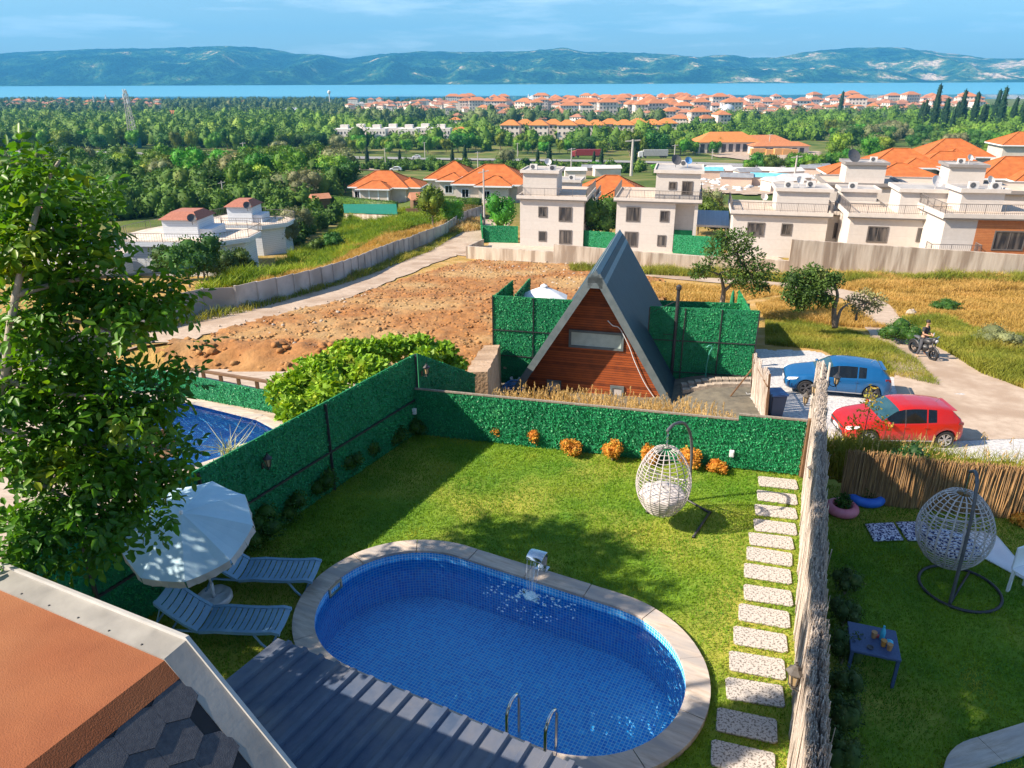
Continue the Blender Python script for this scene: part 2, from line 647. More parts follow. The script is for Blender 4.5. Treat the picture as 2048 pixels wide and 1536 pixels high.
def patch(name, poly, m, dz, res, bump=0.0, bs=0.5, edge=0.0, kind='structure', zf=None):
 """A sheet laid on the land inside an outline, its edge ragged by up to `edge`."""
 zf = zf or T
 xs = [p[0] for p in poly]; ys = [p[1] for p in poly]
 x0, y0 = min(xs), min(ys)
 nx = int((max(xs) - x0) / res) + 2
 ny = int((max(ys) - y0) / res) + 2
 vid = {}
 vs, fs = [], []
 def vert(i, j):
  if (i, j) not in vid:
   x, y = x0 + i * res, y0 + j * res
   h = 0
   if bump:
    h = bump * (noise.noise(Vector((x * bs, y * bs, 5))) * 0.6 + 0.5 + noise.noise(Vector((x * bs * 3.1, y * bs * 3.1, 9))) * 0.8)
   vid[(i, j)] = len(vs)
   vs.append((x, y, zf(x, y) + dz + h))
  return vid[(i, j)]
 for i in range(nx):
  for j in range(ny):
   cx, cy = x0 + (i + 0.5) * res, y0 + (j + 0.5) * res
   ex = edge * noise.noise(Vector((cx * 0.7 / max(res, .3), cy * 0.7 / max(res, .3), 1)))
   ey = edge * noise.noise(Vector((cx * 0.7 / max(res, .3), cy * 0.7 / max(res, .3), 7)))
   if in_poly(cx + ex, cy + ey, poly):
    fs.append((vert(i, j), vert(i + 1, j), vert(i + 1, j + 1), vert(i, j + 1)))
 me = bpy.data.meshes.new(name)
 me.from_pydata(vs, [], fs)
 me.materials.append(m)
 me.shade_smooth()
 o = bpy.data.objects.new(name, me)
 COL.objects.link(o)
 return tag(o, kind=kind)
def ribbon(name, pts, hw, m, dz, nseg=6, kind='structure', zf=None, sub=8):
 """A road or track along points on the land."""
 zf = zf or T
 pts = [Vector((p[0], p[1], 0)) for p in pts]
 path, W = [], []
 n = len(pts)
 for i in range(n - 1):
  p0, p1, p2, p3 = pts[max(i - 1, 0)], pts[i], pts[i + 1], pts[min(i + 2, n - 1)]
  w1 = hw[i] if hasattr(hw, '__len__') else hw
  w2 = hw[i + 1] if hasattr(hw, '__len__') else hw
  for k in range(sub):
   t = k / sub
   q = 0.5 * ((2 * p1) + (p2 - p0) * t + (2 * p0 - 5 * p1 + 4 * p2 - p3) * t * t + (3 * p1 - p0 - 3 * p2 + p3) * t ** 3)
   path.append(q)
   W.append(w1 + (w2 - w1) * t)
 path.append(pts[-1])
 W.append(hw[-1] if hasattr(hw, '__len__') else hw)
 vs, fs = [], []
 for i, p in enumerate(path):
  d = (path[min(i + 1, len(path) - 1)] - path[max(i - 1, 0)]).normalized()
  nrm = Vector((-d.y, d.x, 0))
  for k in range(nseg + 1):
   a = (k / nseg * 2 - 1)
   j = 1 + (0.16 * noise.noise(Vector((p.x * 0.5, p.y * 0.5, a * 3))) if abs(a) > 0.9 else 0)
   q = p + nrm * a * W[i] * j
   vs.append((q.x, q.y, zf(q.x, q.y) + dz))
 for i in range(len(path) - 1):
  for k in range(nseg):
   a = i * (nseg + 1) + k
   fs.append((a, a + 1, a + nseg + 2, a + nseg + 1))
 me = bpy.data.meshes.new(name)
 me.from_pydata(vs, [], fs)
 me.materials.append(m)
 me.shade_smooth()
 o = bpy.data.objects.new(name, me)
 COL.objects.link(o)
 return tag(o, kind=kind)
def curve_pts(keys, n=8):
 """Smooth line through key points."""
 K = [Vector(k) for k in keys]
 out = []
 for i in range(len(K) - 1):
  p0, p1, p2, p3 = K[max(i - 1, 0)], K[i], K[i + 1], K[min(i + 2, len(K) - 1)]
  for k in range(n):
   t = k / n
   out.append(0.5 * ((2 * p1) + (p2 - p0) * t + (2 * p0 - 5 * p1 + 4 * p2 - p3) * t * t + (3 * p1 - p0 - 3 * p2 + p3) * t ** 3))
 out.append(K[-1])
 return out
scene.cycles.use_denoising = True
try:
 scene.cycles.denoiser = 'OPENIMAGEDENOISE'
 scene.cycles.denoising_input_passes = 'RGB_ALBEDO_NORMAL'
except Exception:
 pass
# ================================================================ the setting
M_land = mat('land', (0.30, 0.19, 0.065), (0.40, 0.27, 0.10), 0.5, 0.95, 0.03, 6, coord='World', c3=(0.13, 0.16, 0.035), s3=0.9)
M_green = mat('greenland', (0.05, 0.10, 0.02), (0.10, 0.15, 0.03), 0.3, 0.95, 0.1, 2, coord='World', c3=(0.16, 0.15, 0.05), s3=0.8)
M_gravel = mat('gravel', (0.38, 0.29, 0.215), (0.48, 0.38, 0.29), 2.5, 0.95, 0.02, 18, coord='World', c3=(0.33, 0.24, 0.17))
M_gravel2 = mat('white_gravel', (0.34, 0.34, 0.35), (0.62, 0.60, 0.57), 9, 0.95, 0.03, 24, coord='World')
M_dirt = mat('dirt', (0.235, 0.098, 0.028), (0.36, 0.165, 0.05), 1.4, 0.95, 0.06, 6, coord='World', c3=(0.37, 0.23, 0.095), s3=0.6)
M_asphalt = mat('asphalt', (0.22, 0.21, 0.20), (0.28, 0.26, 0.25), 0.2, 0.9, coord='World')
def land_material():
 """Dry grass near, meadow green farther out: one land, its cover changing with the place."""
 m, nt, b = new_mat('terrain')
 N = nt.nodes
 g = N.new('ShaderNodeNewGeometry')
 sx = N.new('ShaderNodeSeparateXYZ')
 nt.links.new(g.outputs['Position'], sx.inputs[0])
 def ns(scale, det=6):
  k = N.new('ShaderNodeTexNoise')
  k.inputs['Scale'].default_value = scale
  k.inputs['Detail'].default_value = det
  k.inputs['Roughness'].default_value = 0.62
  nt.links.new(g.outputs['Position'], k.inputs[0])
  return k.outputs[0]
 def ramp(src, stops):
  r = N.new('ShaderNodeValToRGB')
  e = r.color_ramp.elements
  e[0].position, e[0].color = stops[0][0], rgba(stops[0][1])
  e[1].position, e[1].color = stops[1][0], rgba(stops[1][1])
  for s in stops[2:]:
   q = e.new(s[0]); q.color = rgba(s[1])
  nt.links.new(src, r.inputs[0])
  return r.outputs[0]
 dry = ramp(ns(0.55), [(0.30, (0.17, 0.16, 0.035)), (0.44, (0.34, 0.23, 0.07)), (0.56, (0.47, 0.29, 0.10)), (0.70, (0.50, 0.37, 0.21))])
 grn = ramp(ns(0.05), [(0.35, (0.05, 0.09, 0.02)), (0.5, (0.10, 0.14, 0.03)), (0.66, (0.24, 0.20, 0.08))])
 mr = N.new('ShaderNodeMapRange')
 mr.inputs['From Min'].default_value = 85
 mr.inputs['From Max'].default_value = 130
 nt.links.new(sx.outputs['Y'], mr.inputs['Value'])
 mx = N.new('ShaderNodeMixRGB')
 nt.links.new(mr.outputs[0], mx.inputs[0])
 nt.links.new(dry, mx.inputs[1])
 nt.links.new(grn, mx.inputs[2])
 nt.links.new(mx.outputs[0], b.inputs['Base Color'])
 b.inputs['Roughness'].default_value = 0.95
 b.inputs['Specular IOR Level'].default_value = 0.1
 bp = N.new('ShaderNodeBump')
 bp.inputs['Distance'].default_value = 0.08
 nt.links.new(ns(7.0), bp.inputs['Height'])
 nt.links.new(bp.outputs[0], b.inputs['Normal'])
 return m
# one height field from behind the camera to the lake shore
ys = list(np.arange(-40, 11, 3.0)) + list(np.arange(11, 50, 0.5))
y = 50.0
while y < 2150:
 ys.append(y)
 y *= 1.028
ys.append(2150)
nc = 150
tv, tf = [], []
for Y in ys:
 W = 30 + 0.95 * max(Y, 0)
 for k in range(nc + 1):
  X = (k / nc * 2 - 1) * W
  z = T(X, Y) if Y < 1700 else T(X, Y)
  tv.append((X, Y, z))
for j in range(len(ys) - 1):
 for k in range(nc):
  a = j * (nc + 1) + k
  tf.append((a, a + 1, a + nc + 2, a + nc + 1))
me = bpy.data.meshes.new('ground')
me.from_pydata(tv, [], tf)
me.materials.append(land_material())
me.shade_smooth()
tag(link('ground', me), kind='structure')
# the lake
def water_material():
 m, nt, b = new_mat('lake_water')
 N = nt.nodes
 g = N.new('ShaderNodeNewGeometry')
 mp = N.new('ShaderNodeMapping')
 mp.inputs['Scale'].default_value = (0.0003, 0.0016, 1)
 nt.links.new(g.outputs['Position'], mp.inputs[0])
 n1 = N.new('ShaderNodeTexNoise')
 n1.inputs['Scale'].default_value = 1.0
 n1.inputs['Detail'].default_value = 4
 nt.links.new(mp.outputs[0], n1.inputs[0])
 sx = N.new('ShaderNodeSeparateXYZ')
 nt.links.new(g.outputs['Position'], sx.inputs[0])
 # calm water near the town, wind-ruffled water farther out
 mr = N.new('ShaderNodeMath')
 mr.operation = 'MULTIPLY_ADD'
 mr.inputs[1].default_value = 900.0
 nt.links.new(n1.outputs[0], mr.inputs[0])
 nt.links.new(sx.outputs['Y'], mr.inputs[2])
 th = N.new('ShaderNodeMapRange')
 th.inputs['From Min'].default_value = 2900
 th.inputs['From Max'].default_value = 3100
 nt.links.new(mr.outputs[0], th.inputs['Value'])
 rr = N.new('ShaderNodeMapRange')
 rr.inputs['To Min'].default_value = 0.03
 rr.inputs['To Max'].default_value = 0.55
 nt.links.new(th.outputs[0], rr.inputs['Value'])
 nt.links.new(rr.outputs[0], b.inputs['Roughness'])
 cm = N.new('ShaderNodeMixRGB')
 cm.inputs[1].default_value = (0.02, 0.13, 0.20, 1)
 cm.inputs[2].default_value = (0.10, 0.33, 0.45, 1)
 nt.links.new(th.outputs[0], cm.inputs[0])
 nt.links.new(cm.outputs[0], b.inputs['Base Color'])
 b.inputs['Specular IOR Level'].default_value = 0.5
 b.inputs['IOR'].default_value = 1.33
 return m
mb = MB()
mb.add([(-14000, 1500, -52.5), (14000, 1500, -52.5), (14000, 11000, -52.5), (-14000, 11000, -52.5)], [(0, 1, 2, 3)])
tag(mb.build('lake_water', water_material()), kind='structure')
# hills on the far shore
def hill_height(X, Y):
 """Ridge profile read off the skyline, spurs and gullies from ridged noise."""
 px = 1024 + 1480 * X / (Y * CP)
 sky = interp(SKY, px)
 far = (Y - 5600) / 2600.0
 k = sm(0.0, 1.0, far) if far < 1 else 1 - 0.7 * sm(1.0, 1.9, far)
 top = 46 + sky * 8200 / 1480 * CP * CP
 r = 1 - abs(noise.noise(Vector((X / 900, Y / 1500, 2.0)))) * 2
 r2 = 1 - abs(noise.noise(Vector((X / 330, Y / 500, 4.0)))) * 2
 h = top * (k ** 0.75)
 h += ((r - .5) * 120 + (r2 - .5) * 60) * sm(0, 0.3, far) * (1 - 0.95 * sm(0.3, 0.85, far))
 h += 16 * noise.noise(Vector((X / 120, Y / 120, 1))) * sm(0, .15, far)
 return -52.5 - 12 + max(0.0, far * 40 + 12 if far < 0.3 else 24) + h * sm(-0.02, 0.12, far)
# pixels above the eye-level horizon (which is about y=150 in the photograph)
SKY = [(-900, 60), (-300, 50), (0, 47), (60, 51), (130, 54), (210, 57), (300, 58), (420, 60), (470, 62), (540, 57), (600, 46), (660, 43), (700, 36),
 (760, 45), (850, 50), (960, 47), (1060, 49), (1130, 55), (1180, 46), (1260, 46), (1340, 42), (1400, 37), (1450, 42), (1500, 35),
 (1550, 35), (1610, 46), (1680, 52), (1740, 54), (1790, 54), (1850, 46), (1920, 38), (1980, 31), (2050, 31), (2400, 36), (3000, 40)]
SKY = [(a - 0, b - 3) for a, b in SKY]
def hills_material():
 m, nt, b = new_mat('hills')
 N = nt.nodes
 g = N.new('ShaderNodeNewGeometry')
 n1 = N.new('ShaderNodeTexNoise')
 n1.inputs['Scale'].default_value = 0.0032
 n1.inputs['Detail'].default_value = 9
 n1.inputs['Roughness'].default_value = 0.68
 nt.links.new(g.outputs['Position'], n1.inputs[0])
 r = N.new('ShaderNodeValToRGB')
 e = r.color_ramp.elements
 e[0].position, e[0].color = 0.42, (0.003, 0.030, 0.034, 1)
 e[1].position, e[1].color = 0.53, (0.03, 0.10, 0.05, 1)
 for p_, c_ in ((0.585, (0.15, 0.19, 0.07)), (0.625, (0.55, 0.42, 0.27)), (0.70, (0.62, 0.48, 0.35))):
  q = e.new(p_); q.color = rgba(c_)
 # more bare and built ground towards the east
 sx = N.new('ShaderNodeSeparateXYZ')
 nt.links.new(g.outputs['Position'], sx.inputs[0])
 mr = N.new('ShaderNodeMapRange')
 mr.inputs['From Min'].default_value = -1500
 mr.inputs['From Max'].default_value = 4500
 mr.inputs['To Min'].default_value = -0.05
 mr.inputs['To Max'].default_value = 0.06
 nt.links.new(sx.outputs['X'], mr.inputs['Value'])
 ad = N.new('ShaderNodeMath')
 nt.links.new(n1.outputs[0], ad.inputs[0])
 nt.links.new(mr.outputs[0], ad.inputs[1])
 nt.links.new(ad.outputs[0], r.inputs[0])
 nt.links.new(r.outputs[0], b.inputs['Base Color'])
 b.inputs['Roughness'].default_value = 1
 b.inputs['Specular IOR Level'].default_value = 0
 bp = N.new('ShaderNodeBump')
 bp.inputs['Distance'].default_value = 70
 nb = N.new('ShaderNodeTexNoise')
 nb.inputs['Scale'].default_value = 0.02
 nb.inputs['Detail'].default_value = 6
 nt.links.new(g.outputs['Position'], nb.inputs[0])
 nt.links.new(nb.outputs[0], bp.inputs['Height'])
 nt.links.new(bp.outputs[0], b.inputs['Normal'])
 return m
hv, hf = [], []
hx, hy = 420, 60
for j in range(hy + 1):
 Y = 5400 + 5400 * j / hy
 for i in range(hx + 1):
  X = (i / hx * 2 - 1) * 9000
  hv.append((X, Y, hill_height(X, Y)))
for j in range(hy):
 for i in range(hx):
  a = j * (hx + 1) + i
  hf.append((a, a + 1, a + hx + 2, a + hx + 1))
me = bpy.data.meshes.new('hills')
me.from_pydata(hv, [], hf)
me.materials.append(hills_material())
me.shade_smooth()
tag(link('hills', me), kind='structure')
# the air between: haze box round everything
HAZE_DENS = 1.0e-4
m_hz = bpy.data.materials.new('haze')
m_hz.use_nodes = True
nt = m_hz.node_tree
for n in list(nt.nodes):
 nt.nodes.remove(n)
o_ = nt.nodes.new('ShaderNodeOutputMaterial')
v_ = nt.nodes.new('ShaderNodeVolumePrincipled')
v_.inputs['Color'].default_value = (0.12, 0.54, 1.0, 1)
v_.inputs['Density'].default_value = HAZE_DENS
v_.inputs['Anisotropy'].default_value = 0.0
nt.links.new(v_.outputs[0], o_.inputs['Volume'])
mb = MB()
mb.box(-14500, 14500, -60, 11200, -70, 620)
tag(mb.build('haze', m_hz), kind='stuff')
# ---- roads, tracks and worked ground
def gp2(px): return [G(x, y) for x, y in px]
ribbon('gravel_road', gp2([(230, 712), (300, 690), (430, 645), (560, 612), (660, 585), (760, 548), (840, 518), (905, 490), (955, 465), (985, 440)]),
 [2.2, 2.3, 2.4, 2.5, 2.6, 2.7, 2.8, 3.0, 3.2, 3.2], M_gravel, 0.07)
ribbon('track', gp2([(900, 505), (1150, 530), (1300, 548), (1420, 560), (1600, 575), (1690, 590)]), [1.5, 1.4, 1.6, 1.6, 1.6, 1.4], M_gravel, 0.06)
ribbon('dirt_road', gp2([(1690, 588), (1740, 610), (1775, 655), (1830, 705), (1900, 760), (1990, 830), (2090, 880)]),
 [1.2, 1.1, 1.3, 1.6, 2.3, 3.4, 3.8], M_gravel, 0.08)
patch('parking_gravel', gp2([(1510, 700), (1640, 705), (1700, 740), (1870, 775), (2000, 800), (2100, 870), (2100, 935), (1900, 918), (1640, 925), (1540, 880), (1500, 790)]),
 M_gravel2, 0.055, 0.2, 0.02, 1.0, 0.3)
M_path2 = mat('yard_earth', (0.10, 0.09, 0.07), (0.17, 0.15, 0.11), 3, 0.95, 0.03, 12, coord='World')
patch('yard', gp2([(985, 760), (1110, 745), (1360, 750), (1530, 755), (1530, 860), (1300, 850), (960, 800)]), M_path2, 0.05, 0.25, 0.03, 1.0, 0.3)
DIRT_POLY = gp2([(330, 712), (420, 672), (560, 632), (700, 600), (800, 562), (890, 535), (960, 522), (1060, 528), (1185, 534), (1320, 560), (1330, 610),
    (1250, 660), (1180, 700), (1130, 740), (950, 770), (900, 780), (640, 790), (380, 752)])
patch('dirt_field', DIRT_POLY, M_dirt, 0.03, 0.22, 0.22, 1.1, 0.5)
def rocks(name, pts, s0, s1, m, seed=0, kind='stuff'):
 rng = np.random.default_rng(seed)
 base_v, base_f = blob((0, 0, 0), (1, 1, 0.7), 6, 4, 0.5, seed)
 bl = []
 for i, p in enumerate(pts):
  s = s0 + (s1 - s0) * rng.random() ** 3
  a = rng.random() * 6.28
  c, q = cos(a), sin(a)
  v = base_v * np.array([s * rng.uniform(0.7, 1.4), s, s * rng.uniform(0.6, 1.1)])
  v = np.stack([v[:, 0] * c - v[:, 1] * q, v[:, 0] * q + v[:, 1] * c, v[:, 2]], 1) + np.array([p[0], p[1], p[2] + s * 0.2])
  bl.append((v, base_f, 0))
 me = np_mesh(name, bl)
 o = link(name, me, [m])
 return tag(o, kind=kind)
def dz_dirt(x, y): return T(x, y) + 0.10
rocks('dirt_clods', scatter(DIRT_POLY, 15000, 3, dz_dirt), 0.025, 0.17, M_dirt, 1)
M_stone = mat('pale_stone', (0.32, 0.26, 0.20), (0.44, 0.37, 0.30), 6, 0.9, 0.02, 20)
rocks('rubble', scatter(gp2([(900, 530), (960, 520), (1190, 530), (1190, 545), (1160, 600), (1080, 560), (950, 545), (905, 545)]), 260, 4, dz_dirt) +
 scatter(gp2([(380, 690), (440, 655), (640, 610), (780, 570), (800, 590), (640, 650), (440, 700)]), 140, 5, dz_dirt), 0.03, 0.18, M_stone, 2)
# near garden: lawn with a hole for the pool
POOL_C = (-4.23 * 0.887 + 7.4 * 0.462, 4.23 * 0.462 + 7.4 * 0.887)   # centre of the oval
POOL_A = radians(-27.5)
PCX, PCY = -4.23 * 0.887 + 7.4 * 0.462, 4.23 * 0.462 + 7.4 * 0.887
def stadium(half, r, n=28):
 out = []
 for i in range(n + 1):
  t = -pi / 2 + pi * i / n
  out.append((half + r * cos(t), r * sin(t)))
 for i in range(n + 1):
  t = pi / 2 + pi * i / n
  out.append((-half + r * cos(t), r * sin(t)))
 return out
def pool_w(u, w):
 c, s = cos(POOL_A), sin(POOL_A)
 return (PCX + u * c - w * s, PCY + u * s + w * c)
def pool_d(x, y, half=1.4):             # distance from the pool's spine
 c, s = cos(POOL_A), sin(POOL_A)
 dx, dy = x - PCX, y - PCY
 u, w = dx * c + dy * s, -dx * s + dy * c
 u = max(0, abs(u) - half)
 return sqrt(u * u + w * w)
FL_A, FL_B = Vector((-2.17, 15.24, 0)), Vector((5.93, 13.24, 0))       # low green fence line
TALL_A, TALL_B = Vector((-2.17, 15.4, 0)), Vector((-6.8, 6.75, 0))      # tall green fence line
BR_A, BR_B = Vector((6.62, 14.85, 0)), Vector((2.0, 3.05, 0))           # brushwood fence line
M_lawn = mat('lawn', (0.07, 0.18, 0.008), (0.16, 0.26, 0.014), 1.1, 0.95, 0.015, 40, coord='World', c3=(0.36, 0.34, 0.05), s3=1.4)
M_blade = leaf_mat('grass', (0.08, 0.23, 0.008), (0.19, 0.31, 0.012), (0.42, 0.40, 0.05), 0.9, 0.25, 0.5)
lawn_poly = [(-2.35, 15.5), (6.1, 13.35), (1.6, 2.0), (-9.3, 2.0), (-7.05, 6.75)]
def lawn_sheet(name, poly, hole=False, z=0.0):
 step = 0.15
 xs = [p[0] for p in poly]; ys_ = [p[1] for p in poly]
 vid, vs, fs = {}, [], []
 def vert(i, j):
  if (i, j) not in vid:
   x, y = min(xs) + i * step, min(ys_) + j * step
   vid[(i, j)] = len(vs)
   vs.append((x, y, z + 0.015 * noise.noise(Vector((x, y, 0)))))
  return vid[(i, j)]
 for i in range(int((max(xs) - min(xs)) / step) + 1):
  for j in range(int((max(ys_) - min(ys_)) / step) + 1):
   cx, cy = min(xs) + (i + .5) * step, min(ys_) + (j + .5) * step
   if in_poly(cx, cy, poly) and not (hole and pool_d(cx, cy) < 1.62):
    fs.append((vert(i, j), vert(i + 1, j), vert(i + 1, j + 1), vert(i, j + 1)))
 me = bpy.data.meshes.new(name)
 me.from_pydata(vs, [], fs)
 me.materials.append(M_lawn)
 me.shade_smooth()
 return tag(link(name, me), kind='structure')
lawn_sheet('lawn', lawn_poly, True)
R_poly = [(6.05, 13.2), (12.5, 11.0), (14, 3), (1.9, 2.0)]
lawn_sheet('lawn', R_poly)
SLABS = [(4.96, 13.16), (4.76, 12.61), (4.57, 12.10), (4.39, 11.59), (4.17, 11.16), (4.0, 10.71), (3.82, 10.24), (3.65, 9.69), (3.43, 9.21),
  (3.22, 8.71), (3.02, 8.2), (2.84, 7.71), (2.57, 7.17), (2.38, 6.67), (2.16, 6.14), (1.95, 5.6)]
def near_slab(x, y):
 for sx, sy in SLABS:
  dx, dy = x - (sx + 0.37), y - (sy - 0.22)
  a = -0.25
  u, w = dx * cos(a) + dy * sin(a), -dx * sin(a) + dy * cos(a)
  if abs(u) < 0.38 and abs(w) < 0.20: return True
 return False
def blades_on(name, poly, n, test, seed, h=0.045):
 rng = np.random.default_rng(seed)
 xs = np.array([p[0] for p in poly]); ys_ = np.array([p[1] for p in poly])
 pts = np.stack([rng.uniform(xs.min(), xs.max(), n), rng.uniform(ys_.min(), ys_.max(), n)], 1)
 keep = [q for q in pts if in_poly(q[0], q[1], poly) and not test(q[0], q[1])]
 keep = np.array(keep)
 Pn = np.concatenate([keep, np.zeros((len(keep), 1))], 1)
 v, f = blades(Pn, h, 0.011, 0.9, rng)
 return tag(link(name, np_mesh(name, [(v, f, 0)]), [M_blade]), kind='stuff')
blades_on('lawn_grass', lawn_poly, 330000, lambda x, y: pool_d(x, y) < 1.74 or near_slab(x, y) or y < 3.5, 5)
blades_on('lawn_grass', [(6.05, 13.0), (11.0, 11.2), (9, 5), (2.9, 4.0)], 130000, lambda x, y: pool_d(x, y) < 1.7, 6)
# ================================================================ the near garden
UX, WX = Vector((cos(POOL_A), sin(POOL_A), 0)), Vector((-sin(POOL_A), cos(POOL_A), 0))
M_steel = mat('steel', (0.62, 0.64, 0.66), (0.70, 0.71, 0.72), 3, 0.16, metal=1.0)
M_coping = mat('travertine', (0.42, 0.34, 0.27), (0.60, 0.52, 0.44), 3, 0.8, 0.004, 30, stretch=(1, 6, 1), c3=(0.36, 0.33, 0.31), s3=0.8)
M_white = mat('white_plastic', (0.78, 0.80, 0.82), (0.70, 0.72, 0.75), 3, 0.45)
M_black = mat('black_metal', (0.025, 0.027, 0.03), (0.04, 0.04, 0.045), 8, 0.45)
M_dkgrey = mat('dark_grey', (0.07, 0.075, 0.08), (0.10, 0.10, 0.11), 5, 0.6)
def tile_mat():
 m, nt, b = new_mat('pool_mosaic')
 N = nt.nodes
 uv = N.new('ShaderNodeUVMap')
 br = N.new('ShaderNodeTexBrick')
 br.offset = 0.0
 br.inputs['Color1'].default_value = (0.014, 0.28, 0.80, 1)
 br.inputs['Color2'].default_value = (0.06, 0.52, 1.0, 1)
 br.inputs['Mortar'].default_value = (0.62, 0.9, 1.0, 1)
 br.inputs['Scale'].default_value = 1.0
 br.inputs['Mortar Size'].default_value = 0.0042
 br.inputs['Mortar Smooth'].default_value = 0.3
 br.inputs['Brick Width'].default_value = 0.052
 br.inputs['Row Height'].default_value = 0.052
 br.inputs['Bias'].default_value = 0.0
 nt.links.new(uv.outputs[0], br.inputs['Vector'])
 nt.links.new(br.outputs[0], b.inputs['Base Color'])
 b.inputs['Roughness'].default_value = 0.25
 return m
M_tile = tile_mat()
def pool_water_mat():
 """Clear blue water: most light goes straight through tinted, the rest is mirrored."""
 m, nt, b = new_mat('pool_water')
 N = nt.nodes
 nt.nodes.remove(b)
 tc = N.new('ShaderNodeTexCoord')
 n1 = N.new('ShaderNodeTexNoise')
 n1.inputs['Scale'].default_value = 7
 n1.inputs['Detail'].default_value = 3
 nt.links.new(tc.outputs['Object'], n1.inputs[0])
 bp = N.new('ShaderNodeBump')
 bp.inputs['Distance'].default_value = 0.03
 bp.inputs['Strength'].default_value = 0.5
 nt.links.new(n1.outputs[0], bp.inputs['Height'])
 fr = N.new('ShaderNodeFresnel')
 fr.inputs[0].default_value = 1.33
 nt.links.new(bp.outputs[0], fr.inputs['Normal'])
 tr = N.new('ShaderNodeBsdfTransparent')
 tr.inputs[0].default_value = (0.78, 0.97, 1.0, 1)
 gl = N.new('ShaderNodeBsdfGlossy')
 gl.inputs['Roughness'].default_value = 0.02
 nt.links.new(bp.outputs[0], gl.inputs['Normal'])
 mx = N.new('ShaderNodeMixShader')
 nt.links.new(fr.outputs[0], mx.inputs[0])
 nt.links.new(tr.outputs[0], mx.inputs[1])
 nt.links.new(gl.outputs[0], mx.inputs[2])
 nt.links.new(mx.outputs[0], N.get('Material Output').inputs[0])
 return m
M_pwater = pool_water_mat()
def uv_mesh(name, faces, m):
 """faces: list of ([verts], [uvs])"""
 vs, fs, uvs = [], [], []
 for pv, pu in faces:
  k = len(vs)
  vs += [tuple(p) for p in pv]
  fs.append(list(range(k, k + len(pv))))
  uvs += pu
 me = bpy.data.meshes.new(name)
 me.from_pydata(vs, [], fs)
 lay = me.uv_layers.new(name='UVMap')
 for i, q in enumerate(uvs):
  lay.data[i].uv = q
 me.materials.append(m)
 return me
def make_pool(loc, rz, half, rin, rout, depth, name='swimming_pool', label='', group=None, wz=-0.10, joints=14):
 root = empty(name, loc, rz, label, 'swimming pool', group)
 si, so = stadium(half, rin), stadium(half, rout)
 n = len(si)
 fc = []
 arc = 0
 flo = stadium(half, rin - 0.04)
 for i in range(n):
  j = (i + 1) % n
  l = (Vector(si[j]) - Vector(si[i])).length
  fc.append(([(*si[j], 0.045), (*si[i], 0.045), (*flo[i], -depth), (*flo[j], -depth)],
    [(arc + l, 0.045), (arc, 0.045), (arc, -depth), (arc + l, -depth)]))
  arc += l
 fc.append(([(*p, -depth) for p in flo], [p for p in flo]))
 link('pool_basin', uv_mesh('pool_basin', fc, M_tile), parent=root)
 # coping of separate slabs
 mb = MB()
 gap = 0.006
 def along(t, r):
  return None
 ring = []
 m_ = 140
 per = 4 * half + 2 * pi * (rin + rout) / 2
 def pt(s, r):
  rm = (rin + rout) / 2
  s = s % per
  if s < 2 * half: return (half - s, r) if False else (-half + s, -r)
  s -= 2 * half
  if s < pi * rm:
   t = -pi / 2 + s / rm
   return (half + r * cos(t), r * sin(t))
  s -= pi * rm
  if s < 2 * half: return (half - s, r)
  s -= 2 * half
  t = pi / 2 + s / rm
  return (-half + r * cos(t), r * sin(t))
 sl = per / joints
 for k in range(joints):
  s0, s1 = k * sl + gap, (k + 1) * sl - gap
  q = 8
  z = 0.09 + 0.004 * ((k * 7) % 3)
  vs = []
  for i in range(q + 1):
   s_ = s0 + (s1 - s0) * i / q
   a, b = pt(s_, rin - 0.02), pt(s_, rout)
   vs += [(*a, 0.05), (*b, 0.0), (*b, z), (*a, z)]
  fs = []
  for i in range(q):
   o = i * 4
   for e in range(4):
    fs.append((o + e, o + (e + 1) % 4, o + 4 + (e + 1) % 4, o + 4 + e))
  fs.append((0, 3, 2, 1)); o = q * 4; fs.append((o, o + 1, o + 2, o + 3))
  mb.add(vs, fs)
 mb.build('coping', M_coping, root)
 # water
 wv, wf = [], []
 mw = MB()
 mw.add([(*p, wz) for p in stadium(half, rin - 0.004)], [tuple(range(n))])
 mw.build('water', M_pwater, root)
 return root
pool = make_pool((PCX, PCY, 0), POOL_A, 1.4, 1.45, 1.75, 0.86, label='oval blue mosaic swimming pool with pale stone coping in the lawn', joints=15)
def to_pool(p):
 d = Vector((p[0] - PCX, p[1] - PCY, 0))
 return d.dot(UX), d.dot(WX), p[2]
# skimmer mouth and pool light on the wall
mb = MB(); M_cream = mat('cream_plastic', (0.55, 0.46, 0.28), None, 3, 0.5)
a = to_pool(P(683, 1178, -0.02))
ang = atan2(a[1], a[0] + 1.4)
c_ = Vector((-1.4 + 1.43 * cos(ang), 1.43 * sin(ang), -0.02))
mb.box(-0.02, 0.02, -0.16, 0.16, -0.11, -0.08, 0, Matrix.Translation(c_) @ Matrix.Rotation(ang, 4, 'Z'))
mb.box(-0.02, 0.02, -0.16, 0.16, 0.03, 0.06, 0, Matrix.Translation(c_) @ Matrix.Rotation(ang, 4, 'Z'))
mb.box(-0.02, 0.02, -0.16, -0.13, -0.08, 0.03, 0, Matrix.Translation(c_) @ Matrix.Rotation(ang, 4, 'Z'))
mb.box(-0.02, 0.02, 0.13, 0.16, -0.08, 0.03, 0, Matrix.Translation(c_) @ Matrix.Rotation(ang, 4, 'Z'))
mb.build('skimmer', M_cream, pool)
